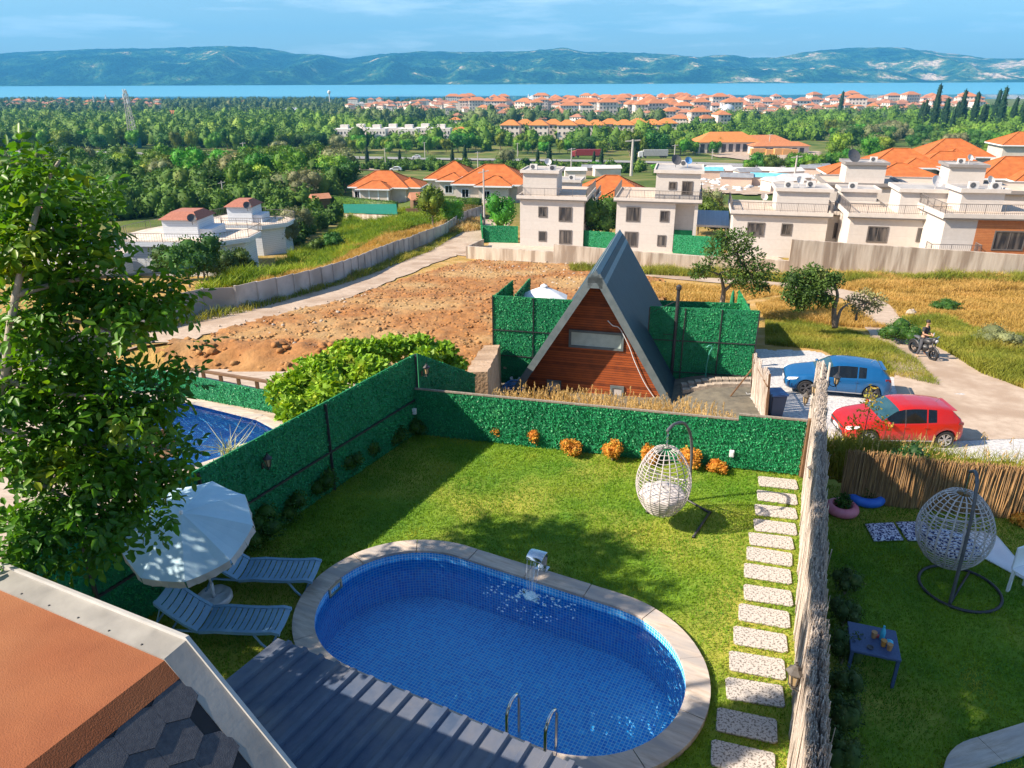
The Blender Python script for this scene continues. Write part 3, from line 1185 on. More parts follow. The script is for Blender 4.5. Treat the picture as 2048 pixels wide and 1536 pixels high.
# foam where the jet lands
M_foam = mat('foam', (0.55, 0.85, 0.95), (0.75, 0.93, 1.0), 8, 0.6)
fx = to_pool(P(1062, 1192, -0.1))
mb = MB()
R_ = random.Random(5)
for i in range(430):
 rr = 0.05 + 0.66 * R_.random() ** 0.8
 t = R_.uniform(0, 2 * pi)
 cx, cy = fx[0] + rr * cos(t) * 1.25, fx[1] + rr * sin(t) * 0.8 - 0.02
 s = R_.uniform(0.004, 0.028) * (1.3 - rr)
 if abs(cy) > 1.4 or noise.noise(Vector((cx * 6, cy * 6, 0))) < -0.05: continue
 k = R_.randint(5, 8)
 tw = R_.uniform(0, 3)
 pl = [(cx + s * (1 + 0.9 * cos(tw + 2 * 2 * pi * j / k)) * cos(2 * pi * j / k), cy + s * (0.8 + 0.5 * sin(tw * 2 + 2 * pi * j / k)) * sin(2 * pi * j / k)) for j in range(k)]
 mb.prism(pl, -0.101, -0.094)
v, f = blob((fx[0], fx[1], -0.1), (0.11, 0.09, 0.05), 10, 6, 0.7, 3)
mb.add(v, f)
tag(mb.build('foam', M_foam, pool), kind='stuff')
# cascade spout
sb = P(1084, 1138, 0.09)
root = empty('pool_fountain', (sb.x, sb.y, 0.09), POOL_A, 'curved stainless steel cascade spout pouring water into the pool', 'pool fountain')
prof = [(0.02, 0.0, 0.07), (0.03, 0.12, 0.075), (0.02, 0.24, 0.09), (-0.02, 0.34, 0.115), (-0.09, 0.41, 0.135), (-0.19, 0.43, 0.14), (-0.27, 0.405, 0.14), (-0.32, 0.36, 0.14)]
mb = MB(); vs = []; fs = []
for i, (w, z, hw) in enumerate(prof):
 a, b = prof[max(i - 1, 0)], prof[min(i + 1, len(prof) - 1)]
 d = Vector((b[0] - a[0], b[1] - a[1])).normalized()
 nx, nz = -d.y * 0.016, d.x * 0.016
 vs += [(-hw, w + nx, z + nz), (hw, w + nx, z + nz), (hw, w - nx, z - nz), (-hw, w - nx, z - nz)]
for i in range(len(prof) - 1):
 o = i * 4
 for e in range(4):
  fs.append((o + e, o + (e + 1) % 4, o + 4 + (e + 1) % 4, o + 4 + e))
fs += [(3, 2, 1, 0), tuple(len(vs) - 4 + k for k in range(4))]
mb.add(vs, fs)
mb.build('spout', M_steel, root, smooth=True, bevel=0.004)
mb = MB(); mb.box(-0.1, 0.1, -0.06, 0.1, 0, 0.012); mb.build('base_plate', M_steel, root)
def stream_mat():
 m, nt, b = new_mat('falling_water')
 nt.nodes.remove(b)
 tr = nt.nodes.new('ShaderNodeBsdfTransparent'); gl = nt.nodes.new('ShaderNodeBsdfDiffuse')
 gl.inputs[0].default_value = (0.85, 0.93, 1, 1)
 mx = nt.nodes.new('ShaderNodeMixShader'); mx.inputs[0].default_value = 0.3
 nt.links.new(tr.outputs[0], mx.inputs[1]); nt.links.new(gl.outputs[0], mx.inputs[2])
 nt.links.new(mx.outputs[0], nt.nodes.get('Material Output').inputs[0])
 return m
M_stream = stream_mat()
mb = MB()
for k in range(7):
 u = -0.12 + 0.24 * R_.random()
 mb.tube([(u, -0.33, 0.35), (u * 0.9, -0.37, 0.2), (u * 0.7, -0.40, 0.0), (u * 0.6, -0.41, -0.19)], [0.007, 0.005, 0.005, 0.008], 5)
mb.build('water_jet', M_stream, root)
# ladder
la, lb = to_pool(P(1050, 1468, -0.1)), to_pool(P(1122, 1500, -0.1))
um = (la[0] + lb[0]) / 2
root = empty('pool_ladder', pool_w(um, -1.55) + (0.09,), POOL_A, 'stainless pool ladder with two hooped rails at the near edge', 'pool ladder')
mb = None
for sgn in (-1, 1):
 mb = MB()
 u = sgn * 0.25
 pts = [(u, -0.12, 0.0), (u, -0.12, 0.55)] + [(u, -0.12 + 0.16 * (1 - cos(t)), 0.55 + 0.16 * sin(t)) for t in np.linspace(0.3, pi - 0.3, 8)] + [(u, 0.20, 0.55), (u, 0.20, -0.1), (u, 0.18, -0.72)]
 mb.tube(pts, 0.021, 10)
 mb.build('rail', M_steel, root, smooth=True)
for k in range(3):
 mb = MB(); mb.box(-0.23, 0.23, 0.16, 0.24, -0.26 - k * 0.2, -0.235 - k * 0.2)
 mb.build('step', M_white, root)
# stepping slabs
M_slab = mat('pebble_slab', (0.50, 0.46, 0.42), (0.16, 0.14, 0.12), 34, 0.9, 0.004, 60, lo=0.50, hi=0.60, detail=2)
ORD = 'first second third fourth fifth sixth seventh eighth ninth tenth eleventh twelfth thirteenth fourteenth fifteenth sixteenth'.split()
for k, (sx, sy) in enumerate(SLABS):
 R = random.Random(k)
 mb = MB()
 mb.prism([(x * (1 + R.uniform(-.02, .02)), y * (1 + R.uniform(-.03, .03))) for x, y in ((-.37, -.17), (-.34, -.195), (.33, -.195), (.37, -.16), (.37, .17), (.34, .195), (-.33, .195), (-.37, .16))], 0, .03)
 o = mb.build('stepping_slab', M_slab, loc=(sx + 0.37, sy - 0.22, 0.005), rz=-0.25 + R.uniform(-0.04, 0.04), bevel=0.008)
 tag(o, 'white pebbled stepping slab, the %s of its row counted from the green fence' % ORD[k], 'stepping stone', 'stepping slabs along the brushwood fence')
# --- artificial hedge fences
M_hedge = leaf_mat('hedge_leaf', (0.010, 0.20, 0.075), (0.022, 0.30, 0.105), (0.07, 0.38, 0.14), 1.3, 0.12, 0.45, gloss=0.3)
M_hback = mat('hedge_backing', (0.006, 0.15, 0.06), (0.01, 0.2, 0.08), 12, 0.8)
M_wood = mat('grey_wood', (0.30, 0.25, 0.20), (0.20, 0.165, 0.13), 4, 0.85, 0.004, 20, stretch=(6, 1, 1))
M_brown = mat('brown_wood', (0.20, 0.11, 0.055), (0.13, 0.07, 0.035), 4, 0.8, 0.004, 20)
def hedge_fence(name, pts, label, group=None, dens=850, leaf=0.05, posts=True, rail=None, cap=None, sides=(1, -1), post_step=2.0, seed=0, post_side=1):
 """pts: (x, y, z_bottom, z_top) along the fence."""
 root = empty(name, (pts[0][0], pts[0][1], pts[0][2]), 0, label, 'fence', group)
 O = Vector((pts[0][0], pts[0][1], pts[0][2]))
 rng = np.random.default_rng(seed + 5)
 mb, cps = MB(), MB()
 pm = MB()
 for a, b in zip(pts[:-1], pts[1:]):
  A, B = Vector((a[0], a[1], 0)), Vector((b[0], b[1], 0))
  d = (B - A); l = d.length; d.normalize()
  nrm = Vector((-d.y, d.x, 0))
  q = []
  for s in (-0.012, 0.012):
   for (X, z) in ((A, a[2]), (B, b[2]), (B, b[3]), (A, a[3])):
    p = X + nrm * s; q.append(Vector((p.x, p.y, z)) - O)
  mb.add(q, [(0, 1, 2, 3), (7, 6, 5, 4), (0, 4, 5, 1), (1, 5, 6, 2), (2, 6, 7, 3), (3, 7, 4, 0)])
  h = ((a[3] - a[2]) + (b[3] - b[2])) / 2
  n = int(l * h * dens)
  for s in sides:
   n = int(l * h * dens)
   t = rng.random(n); t = t[np.minimum((t * l) % 1.0, 1 - (t * l) % 1.0) > .014]; n = len(t); r = rng.random(n)
   zb = a[2] + (b[2] - a[2]) * t; zt = a[3] + (b[3] - a[3]) * t
   off = s * (0.015 + 0.03 * rng.random(n))
   Pn = np.stack([A.x + d.x * l * t + nrm.x * off - O.x, A.y + d.y * l * t + nrm.y * off - O.y, zb + (zt - zb) * r - O.z], 1)
   dd = unit(rng.normal(size=(n, 3)) + np.array([nrm.x * s * 0.8, nrm.y * s * 0.8, -0.3]))
   v, f = cards(Pn, leaf * rng.uniform(0.7, 1.3, n), leaf * 0.5, d=dd, nb=(nrm.x * s, nrm.y * s, 0.3), bias=0.8, rng=rng)
   STORE.append((v, f, 0))
  if posts:
   k = max(1, int(round(l / post_step)))
   for i in range(k + 1):
    t = i / k
    X = A + d * l * t + nrm * post_side * 0.045
    zb, zt = a[2] + (b[2] - a[2]) * t, a[3] + (b[3] - a[3]) * t
    p = X - O
    pm.box(p.x - 0.022, p.x + 0.022, p.y - 0.022, p.y + 0.022, zb - O.z, zt - O.z - 0.03)
  if rail:
   for rz_ in rail:
    pa = A + nrm * post_side * 0.05 - O; pb = B + nrm * post_side * 0.05 - O
    pm.bar((pa.x, pa.y, a[2] + (a[3] - a[2]) * rz_ - O.z), (pb.x, pb.y, b[2] + (b[3] - b[2]) * rz_ - O.z), 0.035)
  if cap:
   pa, pb = A - O, B - O
   cps.bar((pa.x, pa.y, a[3] + 0.015 - O.z), (pb.x, pb.y, b[3] + 0.015 - O.z), 0.05, 0.035)
 mb.build('panel', M_hback, root)
 link('foliage', np_mesh('foliage', STORE), [M_hedge], root)
 STORE.clear()
 if posts or rail:
  pm.build('frame', M_black, root)
 if cap:
  cps.build('cap', cap, root)
 return root
STORE = []
hedge_fence('green_fence', [(-6.8, 6.75, 0, 1.9), (-4.96, 10.18, 0, 1.9), (-2.17, 15.38, 0, 1.9)],
   'tall artificial hedge fence slanting along the left side of the lawn behind the umbrella', dens=1000, rail=[0.45], posts=True, post_step=2.4, post_side=-1, seed=1)
stp = FL_A + (FL_B - FL_A) * 0.835
hedge_fence('green_fence', [(FL_A.x, FL_A.y, -0.05, 1.12), (stp.x, stp.y, -0.05, 1.12)],
   'low artificial hedge fence with pale wood cap along the far end of the lawn', dens=1150, posts=False, cap=M_wood, seed=2)
hedge_fence('green_fence', [(stp.x, stp.y, 0.04, 1.24), (FL_B.x - 0.08, FL_B.y + 0.02, 0.04, 1.24)],
   'short higher artificial hedge panel beside the brushwood fence', dens=1300, posts=False, cap=M_wood, seed=3)
e1 = P(948, 772, 0.55)
hedge_fence('green_fence', [(-2.12, 15.50, -0.6, 1.88), (e1.x, e1.y + .3, -1.2, 0.75)],
   'artificial hedge fence sloping down behind the corner of the lawn', dens=700, posts=True, post_step=1.2, seed=4)
mb = MB()
mb.box(-0.05, 0.05, -0.05, 0.05, 0, 1.3)
tag(mb.build('fence_post', M_brown, loc=(FL_B.x - 0.02, FL_B.y - .02, 0), bevel=0.005), 'dark wooden post between the green panel and the brushwood fence', 'post')
# --- brushwood fence
M_brush = mat('brushwood', (0.50, 0.43, 0.37), (0.72, 0.64, 0.57), 9, 0.95, 0.01, 60, stretch=(6, 6, 0.6), c3=(0.42, 0.35, 0.29), s3=1.2)
def brush_fence(name, a, b, h, label, thick=0.24, n=3000, seed=0, mats=None, split=True, z0=0.0, r=(0.006, 0.014), wig=0.035, cat='fence'):
 a, b = Vector(a), Vector(b)
 root = empty(name, (a.x, a.y, z0), 0, label, cat)
 d = b - a; l = d.length; d.normalize(); nrm = Vector((-d.y, d.x, 0))
 rng = np.random.default_rng(seed)
 blocks = []
 for lay in range(2 if split else 1):
  off = lay * thick
  k = int(n * (0.5 if lay else 1) if split else n)
  t = rng.random(k) * l
  bend = np.array([wig * 2.4 * noise.noise(Vector((x * 0.45, lay * 5, seed))) + wig * noise.noise(Vector((x * 2.3, lay * 3, 1))) for x in t])
  toff = off + bend + rng.normal(0, 0.014, k)
  z1 = h + rng.normal(0, 0.035, k) + np.array([0.06 * noise.noise(Vector((x * 0.8, 3 + lay, 0))) for x in t])
  rr = rng.uniform(r[0], r[1], k)
  lean = rng.normal(0, 0.022, (k, 2))
  px, py = d.x * t + nrm.x * toff, d.y * t + nrm.y * toff
  tw = rng.random(k) * 2
  vv = []
  for lev, zz, sc in ((0, 0.0, 1.0), (1, 0.55, 1.0), (2, 1.0, 0.6)):
   wob = rng.normal(0, 0.010, (k, 2)) if lev == 1 else 0
   for e in range(3):
    an = tw + e * 2.094
    x = px + np.cos(an) * rr * sc + lean[:, 0] * zz + (wob[:, 0] if lev == 1 else 0)
    y = py + np.sin(an) * rr * sc + lean[:, 1] * zz + (wob[:, 1] if lev == 1 else 0)
    vv.append(np.stack([x, y, z1 * zz], 1))
  v = np.stack(vv, 1).reshape(-1, 3)
  o = (np.arange(k) * 9).reshape(-1, 1)
  fl = []
  for lev in range(2):
   for e in range(3):
    e2 = (e + 1) % 3
    fl.append(o + np.array([[lev * 3 + e, lev * 3 + e2, lev * 3 + 3 + e2, lev * 3 + 3 + e]]))
  f = np.concatenate(fl, 0)
  blocks.append((v, f, 0))
  blocks.append((v, (o + np.array([[6, 7, 8]])), 0))
  # dense mat of twigs behind the loose ones
  seg = 40
  q, qf = [], []
  for i in range(seg + 1):
   x = l * i / seg
   bd = off + wig * 2.4 * noise.noise(Vector((x * 0.45, lay * 5, seed))) + (0.0 if lay else 0.01)
   for s in (-0.012, 0.012):
    p = d * x + nrm * (bd + s)
    q.append((p.x, p.y, 0)); q.append((p.x, p.y, h - 0.06))
  for i in range(seg):
   o2 = i * 4
   qf += [(o2, o2 + 4, o2 + 5, o2 + 1), (o2 + 2, o2 + 3, o2 + 7, o2 + 6), (o2 + 1, o2 + 5, o2 + 7, o2 + 3)]
  blocks.append((np.array(q), np.array(qf), 0))
 link('twigs', np_mesh('twigs', blocks), [mats or M_brush], root)
 return root
brf = brush_fence('brushwood_fence', BR_A, BR_B, 1.86, 'tall grey brushwood fence running between the two gardens', n=9000, seed=3, thick=0.085, wig=0.018)
mb = MB()
dd = (BR_B - BR_A)
for zz in (0.5, 1.35):
 mb.bar((0.16 * .93, -0.16 * .365 * -1, zz), (dd.x + 0.16 * .93, dd.y + 0.05, zz), 0.03)
mb.build('rail', M_brown, brf)
# splayed posts at the far end
for k, (px_, py_) in enumerate(((1650, 722), (1663, 726))):
 q = P(px_, py_, 2.25)
 mb = MB(); mb.tube([(0, 0, 0), (0.02, 0, 1.2), (0, 0.02, 2.35)], [0.04, 0.035, 0.02], 7)
 tag(mb.build('fence_post', M_brush, loc=(q.x - 0.02, q.y, -0.1), smooth=True), 'rough round pole, the %s one at the far tip of the brushwood fence' % ('left', 'right')[k], 'post', 'poles at the tip of the brushwood fence')
# --- lanterns
M_lantern = mat('lantern_metal', (0.075, 0.065, 0.055), (0.13, 0.115, 0.10), 12, 0.55)
def glass_amber():
 m, nt, b = new_mat('lantern_glass')
 b.inputs['Base Color'].default_value = (0.55, 0.40, 0.22, 1)
 b.inputs['Roughness'].default_value = 0.15
 b.inputs['Alpha'].default_value = 0.8
 return m
M_amber = glass_amber()
def lantern(loc, rz, label, group=None, dark=False, sc=1.0):
 """Six-sided carriage lantern on a wall bracket; local +x points to the wall."""
 root = empty('wall_lantern', loc, rz, label, 'lantern', group)
 mb = MB()
 prof = [(0.012, 0.20), (0.016, 0.185), (0.010, 0.17), (0.03, 0.16), (0.045, 0.13), (0.085, 0.10), (0.088, 0.09), (0.066, 0.088)]
 mb.lathe(prof, 6)
 for k in range(6):
  t = 2 * pi * k / 6
  mb.bar((0.062 * cos(t), 0.062 * sin(t), 0.09), (0.04 * cos(t), 0.04 * sin(t), -0.06), 0.009)
 mb.lathe([(0.048, -0.055), (0.048, -0.07), (0.02, -0.085), (0.012, -0.11), (0.018, -0.12), (0.004, -0.135)], 6)
 mb.tube([(0, 0, -0.10), (0.04, 0, -0.135), (0.09, 0, -0.12), (0.13, 0, -0.09)], 0.009, 6)
 mb.box(0.125, 0.14, -0.03, 0.03, -0.14, -0.02)
 mb.build('frame', M_lantern if not dark else M_black, root)
 mb = MB()
 mb.lathe([(0.058, 0.088), (0.038, -0.055)], 6)
 mb.build('glass', M_amber, root)
 root.scale = (sc, sc, sc)
 return root
for (px_, py_, z, lab) in ((1588, 1358, 1.5, 'weathered lantern on the brushwood fence nearest the camera'),
      (1625, 948, 1.55, 'weathered lantern on the brushwood fence above the first stepping slab'),
      (1629, 780, 1.65, 'small lantern on the far end of the brushwood fence before the blue car wheel'),
      (1611, 800, 1.35, 'lower small lantern just left of another at the fence tip')):
 p = P(px_, py_, z)
 lantern(p, -0.37, lab, sc=1.15 if py_ > 900 else 1.0)
p = P(1673, 762, 1.7)
lantern(p, pi - 0.37, 'black lantern on the right side of the brushwood fence against the blue car door', dark=True)
for px_, py_, lab in ((813, 742, 'black lantern near the far corner of the tall green fence'), (501, 925, 'black lantern on the tall green fence above the umbrella')):
 p = P(px_, py_, 1.35)
 d = (TALL_A - TALL_B).normalized()
 t = (Vector((p.x, p.y, 0)) - TALL_B).dot(d)
 q = TALL_B + d * t + Vector((d.y, -d.x, 0)) * 0.17
 lantern((q.x, q.y, 1.45), atan2(d.x, -d.y), lab, dark=True)
for px_, py_, z, lab in ((1468, 915, 0.38, 'small white junction box on the green fence near its right end'), (833, 808, 0.6, 'small white junction box at the dark corner of the green fence')):
 p = P(px_, py_, z)
 Y = FL_A.y - 0.247 * (p.x - FL_A.x) - 0.06
 mb = MB(); mb.box(-0.045, 0.045, -0.03, 0.03, -0.07, 0.07); mb.box(-0.03, 0.03, -0.036, -0.03, -0.05, 0.05)
 tag(mb.build('junction_box', M_white, loc=(p.x, Y, z), rz=-0.24, bevel=0.006), lab, 'junction box')
# --- shrubs along the fences
M_gold = leaf_mat('golden_leaf', (0.55, 0.20, 0.03), (0.65, 0.33, 0.05), (0.45, 0.42, 0.06), 9, 0.25, 0.5)
M_shrub = leaf_mat('shrub_leaf', (0.03, 0.09, 0.015), (0.06, 0.15, 0.02), (0.14, 0.20, 0.04), 6, 0.25, 0.5)
M_bark = mat('bark', (0.16, 0.12, 0.09), (0.26, 0.21, 0.17), 6, 0.95, 0.01, 30, stretch=(3, 3, 0.6))
def shrub(name, loc, r, h, m, label, group, seed, n=900, leaf=0.045, cat='shrub'):
 root = empty(name, loc, seed * 1.3, label, cat, group)
 lobes = rnd_lobes(r, h * 0.5, h * 0.52, 5, seed, 0.55)
 link('foliage', np_mesh('foliage', crown_blocks(lobes, n, leaf, 0.5, 0.7, seed, 0.7)), [m], root)
 mb = MB()
 for k in range(3):
  a = seed + k * 2.1
  mb.tube([(0, 0, 0), (cos(a) * r * 0.3, sin(a) * r * 0.3, h * 0.5)], [0.014, 0.008], 5)
 mb.build('stem', M_bark, root)
 return root
for k, (px_, py_, r, h, lab) in enumerate(((994, 880, .17, .42, 'golden shrub standing leftmost against the low green fence'), (1069, 892, .17, .45, 'golden shrub second from the left along the low green fence'),
        (1141, 912, .21, .40, 'orange golden shrub third from the left along the low green fence'), (1225, 921, .19, .45, 'golden shrub fourth from the left along the low green fence'),
        (1298, 928, .17, .42, 'golden shrub half hidden behind the hanging egg chair'), (1378, 938, .20, .45, 'golden shrub right behind the pole of the egg chair'), (1433, 945, .18, .26, 'low golden shrub rightmost along the green fence'))):
 q = P(px_, py_, 0)
 shrub('golden_shrub', q, r * 1.08, h, M_gold, lab, 'golden shrubs along the low green fence', k, 1100, 0.05)
for k, (px_, py_, r, h) in enumerate(((925, 862, .22, .38), (830, 868, .32, .5), (786, 890, .30, .5), (738, 920, .28, .5), (700, 950, .32, .55), (642, 992, .34, .6), (578, 1035, .34, .6), (520, 1085, .42, .7))):
 q = P(px_, py_, 0)
 shrub('green_shrub', q, r, h, M_shrub, 'dark green shrub in the shade of the green fence, %s from the lawn\'s far corner' % ORD[k], 'green shrubs in the shade of the tall fence', 20 + k, 1500, 0.055)
# --- egg chairs
M_rattan = mat('rattan', (0.38, 0.35, 0.33), (0.54, 0.50, 0.48), 20, 0.7, 0.002, 90)
M_cushion = mat('cushion', (0.50, 0.46, 0.45), (0.64, 0.60, 0.58), 8, 0.9, 0.01, 14)
M_flower = mat('floral_fabric', (0.62, 0.64, 0.74), (0.03, 0.035, 0.12), 26, 0.9, 0.004, 30, lo=0.47, hi=0.53, detail=1)
def egg_chair(loc, rz, R, H, z0, label, open_a, open_w, nmer, nring, wire, cushion, stand):
 """Woven egg basket hung by a chain from a curved pole. Local origin is under the basket."""
 root = empty('egg_chair', loc, rz, label, 'hanging chair')
 mb = MB()
 def rad(t):                       # t 0 bottom .. 1 top
  s = sin(pi * (0.04 + 0.93 * t) ** 0.92)
  return R * (0.18 + 0.82 * max(0, s) ** 0.62) if 0.02 < t < 0.99 else R * 0.2
 def pnt(t, a):
  r = rad(t)
  return Vector((r * cos(a), r * sin(a), z0 + H * t))
 def is_open(t, a):
  if not (0.36 < t < 0.9): return False
  k = sqrt(max(0, 1 - ((t - 0.63) / 0.27) ** 2))
  d = (a - open_a + pi) % (2 * pi) - pi
  return abs(d) < open_w * k
 for i in range(nmer):
  a = 2 * pi * i / nmer
  for s in (-1, 1):             # two twisted strands
   run = []
   for k in range(49):
    t = k / 48
    aa = a + s * 0.018 * cos(k * 2.1)
    if is_open(t, a):
     if len(run) > 1: mb.tube(run, wire * 1.15, 4)
     run = []
    else:
     run.append(pnt(t, aa))
   if len(run) > 1: mb.tube(run, wire * 1.15, 4)
 for j in range(nring):
  t = 0.04 + 0.93 * j / (nring - 1)
  tw = 0.008 * noise.noise(Vector((j, 0, 0)))
  run = []
  for k in range(61):
   a = open_a + 2 * pi * k / 60
   tt = t + 0.006 * sin(a * 5 + j) + tw
   if is_open(tt, a):
    if len(run) > 1: mb.tube(run, wire, 4)
    run = []
   else:
    run.append(pnt(tt, a))
  if len(run) > 1: mb.tube(run, wire, 4)
 edge = []
 for k in range(60):
  th = 2 * pi * k / 60
  edge.append(pnt(0.63 + 0.27 * sin(th), open_a + open_w * cos(th)))
 mb.tube(edge, wire * 2.1, 6, closed=True)
 mb.build('basket', M_rattan, root, smooth=True)
 if cushion == 'white':
  mb = MB()
  vs, fs = [], []
  n, m_ = 40, 12
  for i in range(m_ + 1):
   t = i / m_
   zt = 0.03 + 0.36 * t
   for k in range(n):
    a = 2 * pi * k / n
    lo = 1 + 0.10 * abs(sin(a * 3.5)) - 0.04
    r = rad(min(zt, 0.4)) * 0.86 * lo * (1 if t < 0.8 else (1 - (t - 0.8) * 3.6))
    if t == 1: r = 0.02
    vs.append((r * cos(a), r * sin(a), z0 + H * (zt + (0.06 * (1 - (1 if t < .9 else 0))) * 0) + 0.03 * noise.noise(Vector((cos(a) * 3, sin(a) * 3, t * 6)))))
  for i in range(m_):
   for k in range(n):
    k2 = (k + 1) % n
    fs.append((i * n + k, i * n + k2, (i + 1) * n + k2, (i + 1) * n + k))
  mb.add(vs, fs)
  mb.build('cushion', M_cushion, root, smooth=True)
 else:
  v, f = blob((0, 0, z0 + H * 0.26), (R * 0.74, R * 0.74, H * 0.10), 20, 8, 0.15, 4)
  mb = MB(); mb.add(v, f); mb.build('cushion', M_flower, root, smooth=True)
 stand(root)
 return root
pb = Vector((3.37, 12.29, 0)); hk = Vector((2.68, 11.43, 0))
dv = (pb - hk); D1 = dv.length; ang1 = atan2(dv.y, dv.x)
def stand1(root):
 mb = MB()
 keys = [(D1, 0, 0.02), (D1 + 0.02, 0, 0.5), (D1 - 0.02, 0, 1.05), (D1 - 0.16, 0, 1.50), (D1 - 0.48, 0, 1.85), (D1 - 0.85, 0, 1.98), (0.05, 0, 1.97), (-0.03, 0, 1.94)]
 mb.tube(curve_pts(keys, 6), 0.027, 10)
 mb.build('pole', M_dkgrey, root, smooth=True)
 mb = MB()
 for k in range(5):
  mb.tube([(0.0 + 0.012 * cos(t) * (k % 2), 0.012 * sin(t), 1.93 - k * 0.055 - 0.028 + 0.03 * cos(t)) for t in np.linspace(0, 2 * pi, 9)[:-1]], 0.005, 4, closed=True)
 mb.tube([(0, 0, 1.70), (0, 0, 1.60)], 0.006, 4)
 mb.build('chain', M_steel, root)
 mb = MB()
 ca, sa = cos(-ang1), sin(-ang1)
 def loc_(p):
  q = p - hk
  return Vector((q.x * ca - q.y * sa, q.x * sa + q.y * ca, 0.03))
 c2 = P(1419, 1028, 0); f2 = P(1386, 1077, 0)
 c1 = pb * 2 - c2
 fd = f2 - c2
 mb.tube([loc_(c1), loc_(c2)], 0.024, 8)
 mb.tube([loc_(c2), loc_(c2 + fd)], 0.024, 8)
 mb.tube([loc_(c1), loc_(c1 + fd * 1.1)], 0.024, 8)
 for c in (c1 + fd * 1.1, c2 + fd, c1, c2):
  mb.tube([loc_(c) - Vector((0.0, 0, 0.005)), loc_(c) + Vector((0.03, 0.0, 0))], 0.031, 8)
 mb.build('base', M_black, root, smooth=True)
egg_chair(hk, ang1, 0.48, 1.27, 0.33, 'pale rattan egg chair with white cushion hanging over the sunny lawn', 0.15, 1.0, 18, 22, 0.0065, 'white', stand1)
pb2 = Vector((6.74, 9.22, 0)); hk2 = Vector((6.98, 9.88, 0))
dv2 = pb2 - hk2; D2 = dv2.length; ang2 = atan2(dv2.y, dv2.x)
def stand2(root):
 mb = MB()
 keys = [(D2, 0, 0.03), (D2 - 0.02, 0, 0.9), (D2 - 0.10, 0, 1.6), (D2 - 0.25, 0, 2.02), (0.25, 0, 2.12), (0.0, 0, 2.0)]
 mb.tube(curve_pts(keys, 6), 0.026, 10)
 mb.build('pole', M_dkgrey, root, smooth=True)
 mb = MB()
 mb.tube([(0, 0, 1.99), (0, 0, 1.6)], 0.012, 5)
 mb.build('chain', M_steel, root)
 mb = MB()
 ca, sa = cos(-ang2), sin(-ang2)
 cc = Vector((7.12, 9.62, 0)) - hk2
 c0 = Vector((cc.x * ca - cc.y * sa, cc.x * sa + cc.y * ca, 0.03))
 mb.tube([c0 + Vector((0.58 * cos(t), 0.58 * sin(t), 0)) for t in np.linspace(0, 2 * pi, 41)[:-1]], 0.024, 8, closed=True)
 mb.tube([Vector((D2, 0, 0.03)), c0 + (c0 - Vector((D2, 0, 0.03))).normalized() * 0.57], 0.018, 8)
 mb.build('base', M_black, root, smooth=True)
egg_chair(hk2, ang2, 0.54, 1.25, 0.36, 'grey rattan egg chair with floral cushion on a ring base in the right garden', pi, 0.9, 20, 22, 0.0085, 'floral', stand2)
# --- umbrella and loungers
M_canopy = leaf_mat('canopy_cloth', (0.70, 0.72, 0.74), (0.78, 0.80, 0.82), None, 1.5, 0.2, 0.8, gloss=0.1)
M_canopy = mat('canopy_cloth', (0.42, 0.60, 0.70), (0.48, 0.66, 0.76), 3, 0.85)  # white cloth, with the bluish shade put into its base colour
M_valance = mat('valance_cloth', (0.50, 0.46, 0.43), (0.58, 0.54, 0.50), 6, 0.9)
ub = P(430, 1203, 0)
root = empty('beach_umbrella', ub, 0.0, 'white beach umbrella with pale grey valance tilted over the loungers', 'umbrella')
ap = P(363, 1026, 1.98) - ub
axis = (ap - Vector((0, 0, 0.35))).normalized()
qz = axis.to_track_quat('Z', 'Y').to_matrix().to_4x4()
Mu = Matrix.Translation(ap) @ qz
n_ = 9
Rr = 0.90
vs, fs = [], []
ringn = [0.0, 0.25, 0.5, 0.75, 1.0]
def canopy_pt(f, s, k):
 r = Rr * f
 a0, a1 = 2 * pi * k / n_, 2 * pi * (k + 1) / n_
 p0 = Vector((cos(a0), sin(a0), 0)) * r; p1 = Vector((cos(a1), sin(a1), 0)) * r
 z = -0.36 * f ** 1.25
 p = p0.lerp(p1, s)
 sag = 0.035 * f * 4 * s * (1 - s)
 return Vector((p.x, p.y, z - sag))
mb = MB()
for k in range(n_):
 for i in range(4):
  for j in range(4):
   q = [canopy_pt(ringn[i], j / 4, k), canopy_pt(ringn[i + 1], j / 4, k), canopy_pt(ringn[i + 1], (j + 1) / 4, k), canopy_pt(ringn[i], (j + 1) / 4, k)]
   if i == 0: q = [q[0], q[1], q[2]]
   mb.add(q, [tuple(range(len(q)))], 0, Mu)
mb.build('canopy', M_canopy, root)
mb = MB()
for k in range(n_):
 j0 = 0.02
 for j in range(5):
  s0, s1 = j0 + (1 - 2 * j0) * j / 5, j0 + (1 - 2 * j0) * (j + 1) / 5
  a, b = canopy_pt(1, s0, k), canopy_pt(1, s1, k)
  wv = 0.012 * sin(j * 2.2 + k)
  for_ = Vector((a.x, a.y, 0)).normalized() * (0.012 + wv); forb = Vector((b.x, b.y, 0)).normalized() * (0.012 - wv)
  dr = -0.13 if 0 < j < 4 else -0.13
  mb.add([a, b, b + forb + Vector((0, 0, dr)), a + for_ + Vector((0, 0, dr))], [(0, 1, 2, 3)], 0, Mu)
mb.build('valance', M_valance, root)
mb = MB()
mb.tube([(0, 0, 0.05), (0, 0, 0.35)], 0.026, 10)
mb.tube([(0, 0, 0.33), ap * 0.98 + Vector((0, 0, 0.0))], 0.017, 10)
mb.build('pole', M_white, root, smooth=True)
mb = MB()
for k in range(n_):
 mb.tube([Mu @ Vector((0, 0, -0.03)), Mu @ (canopy_pt(1, 0, k) + Vector((0, 0, -0.012)))], 0.006, 4)
mb.build('rib', M_steel, root)
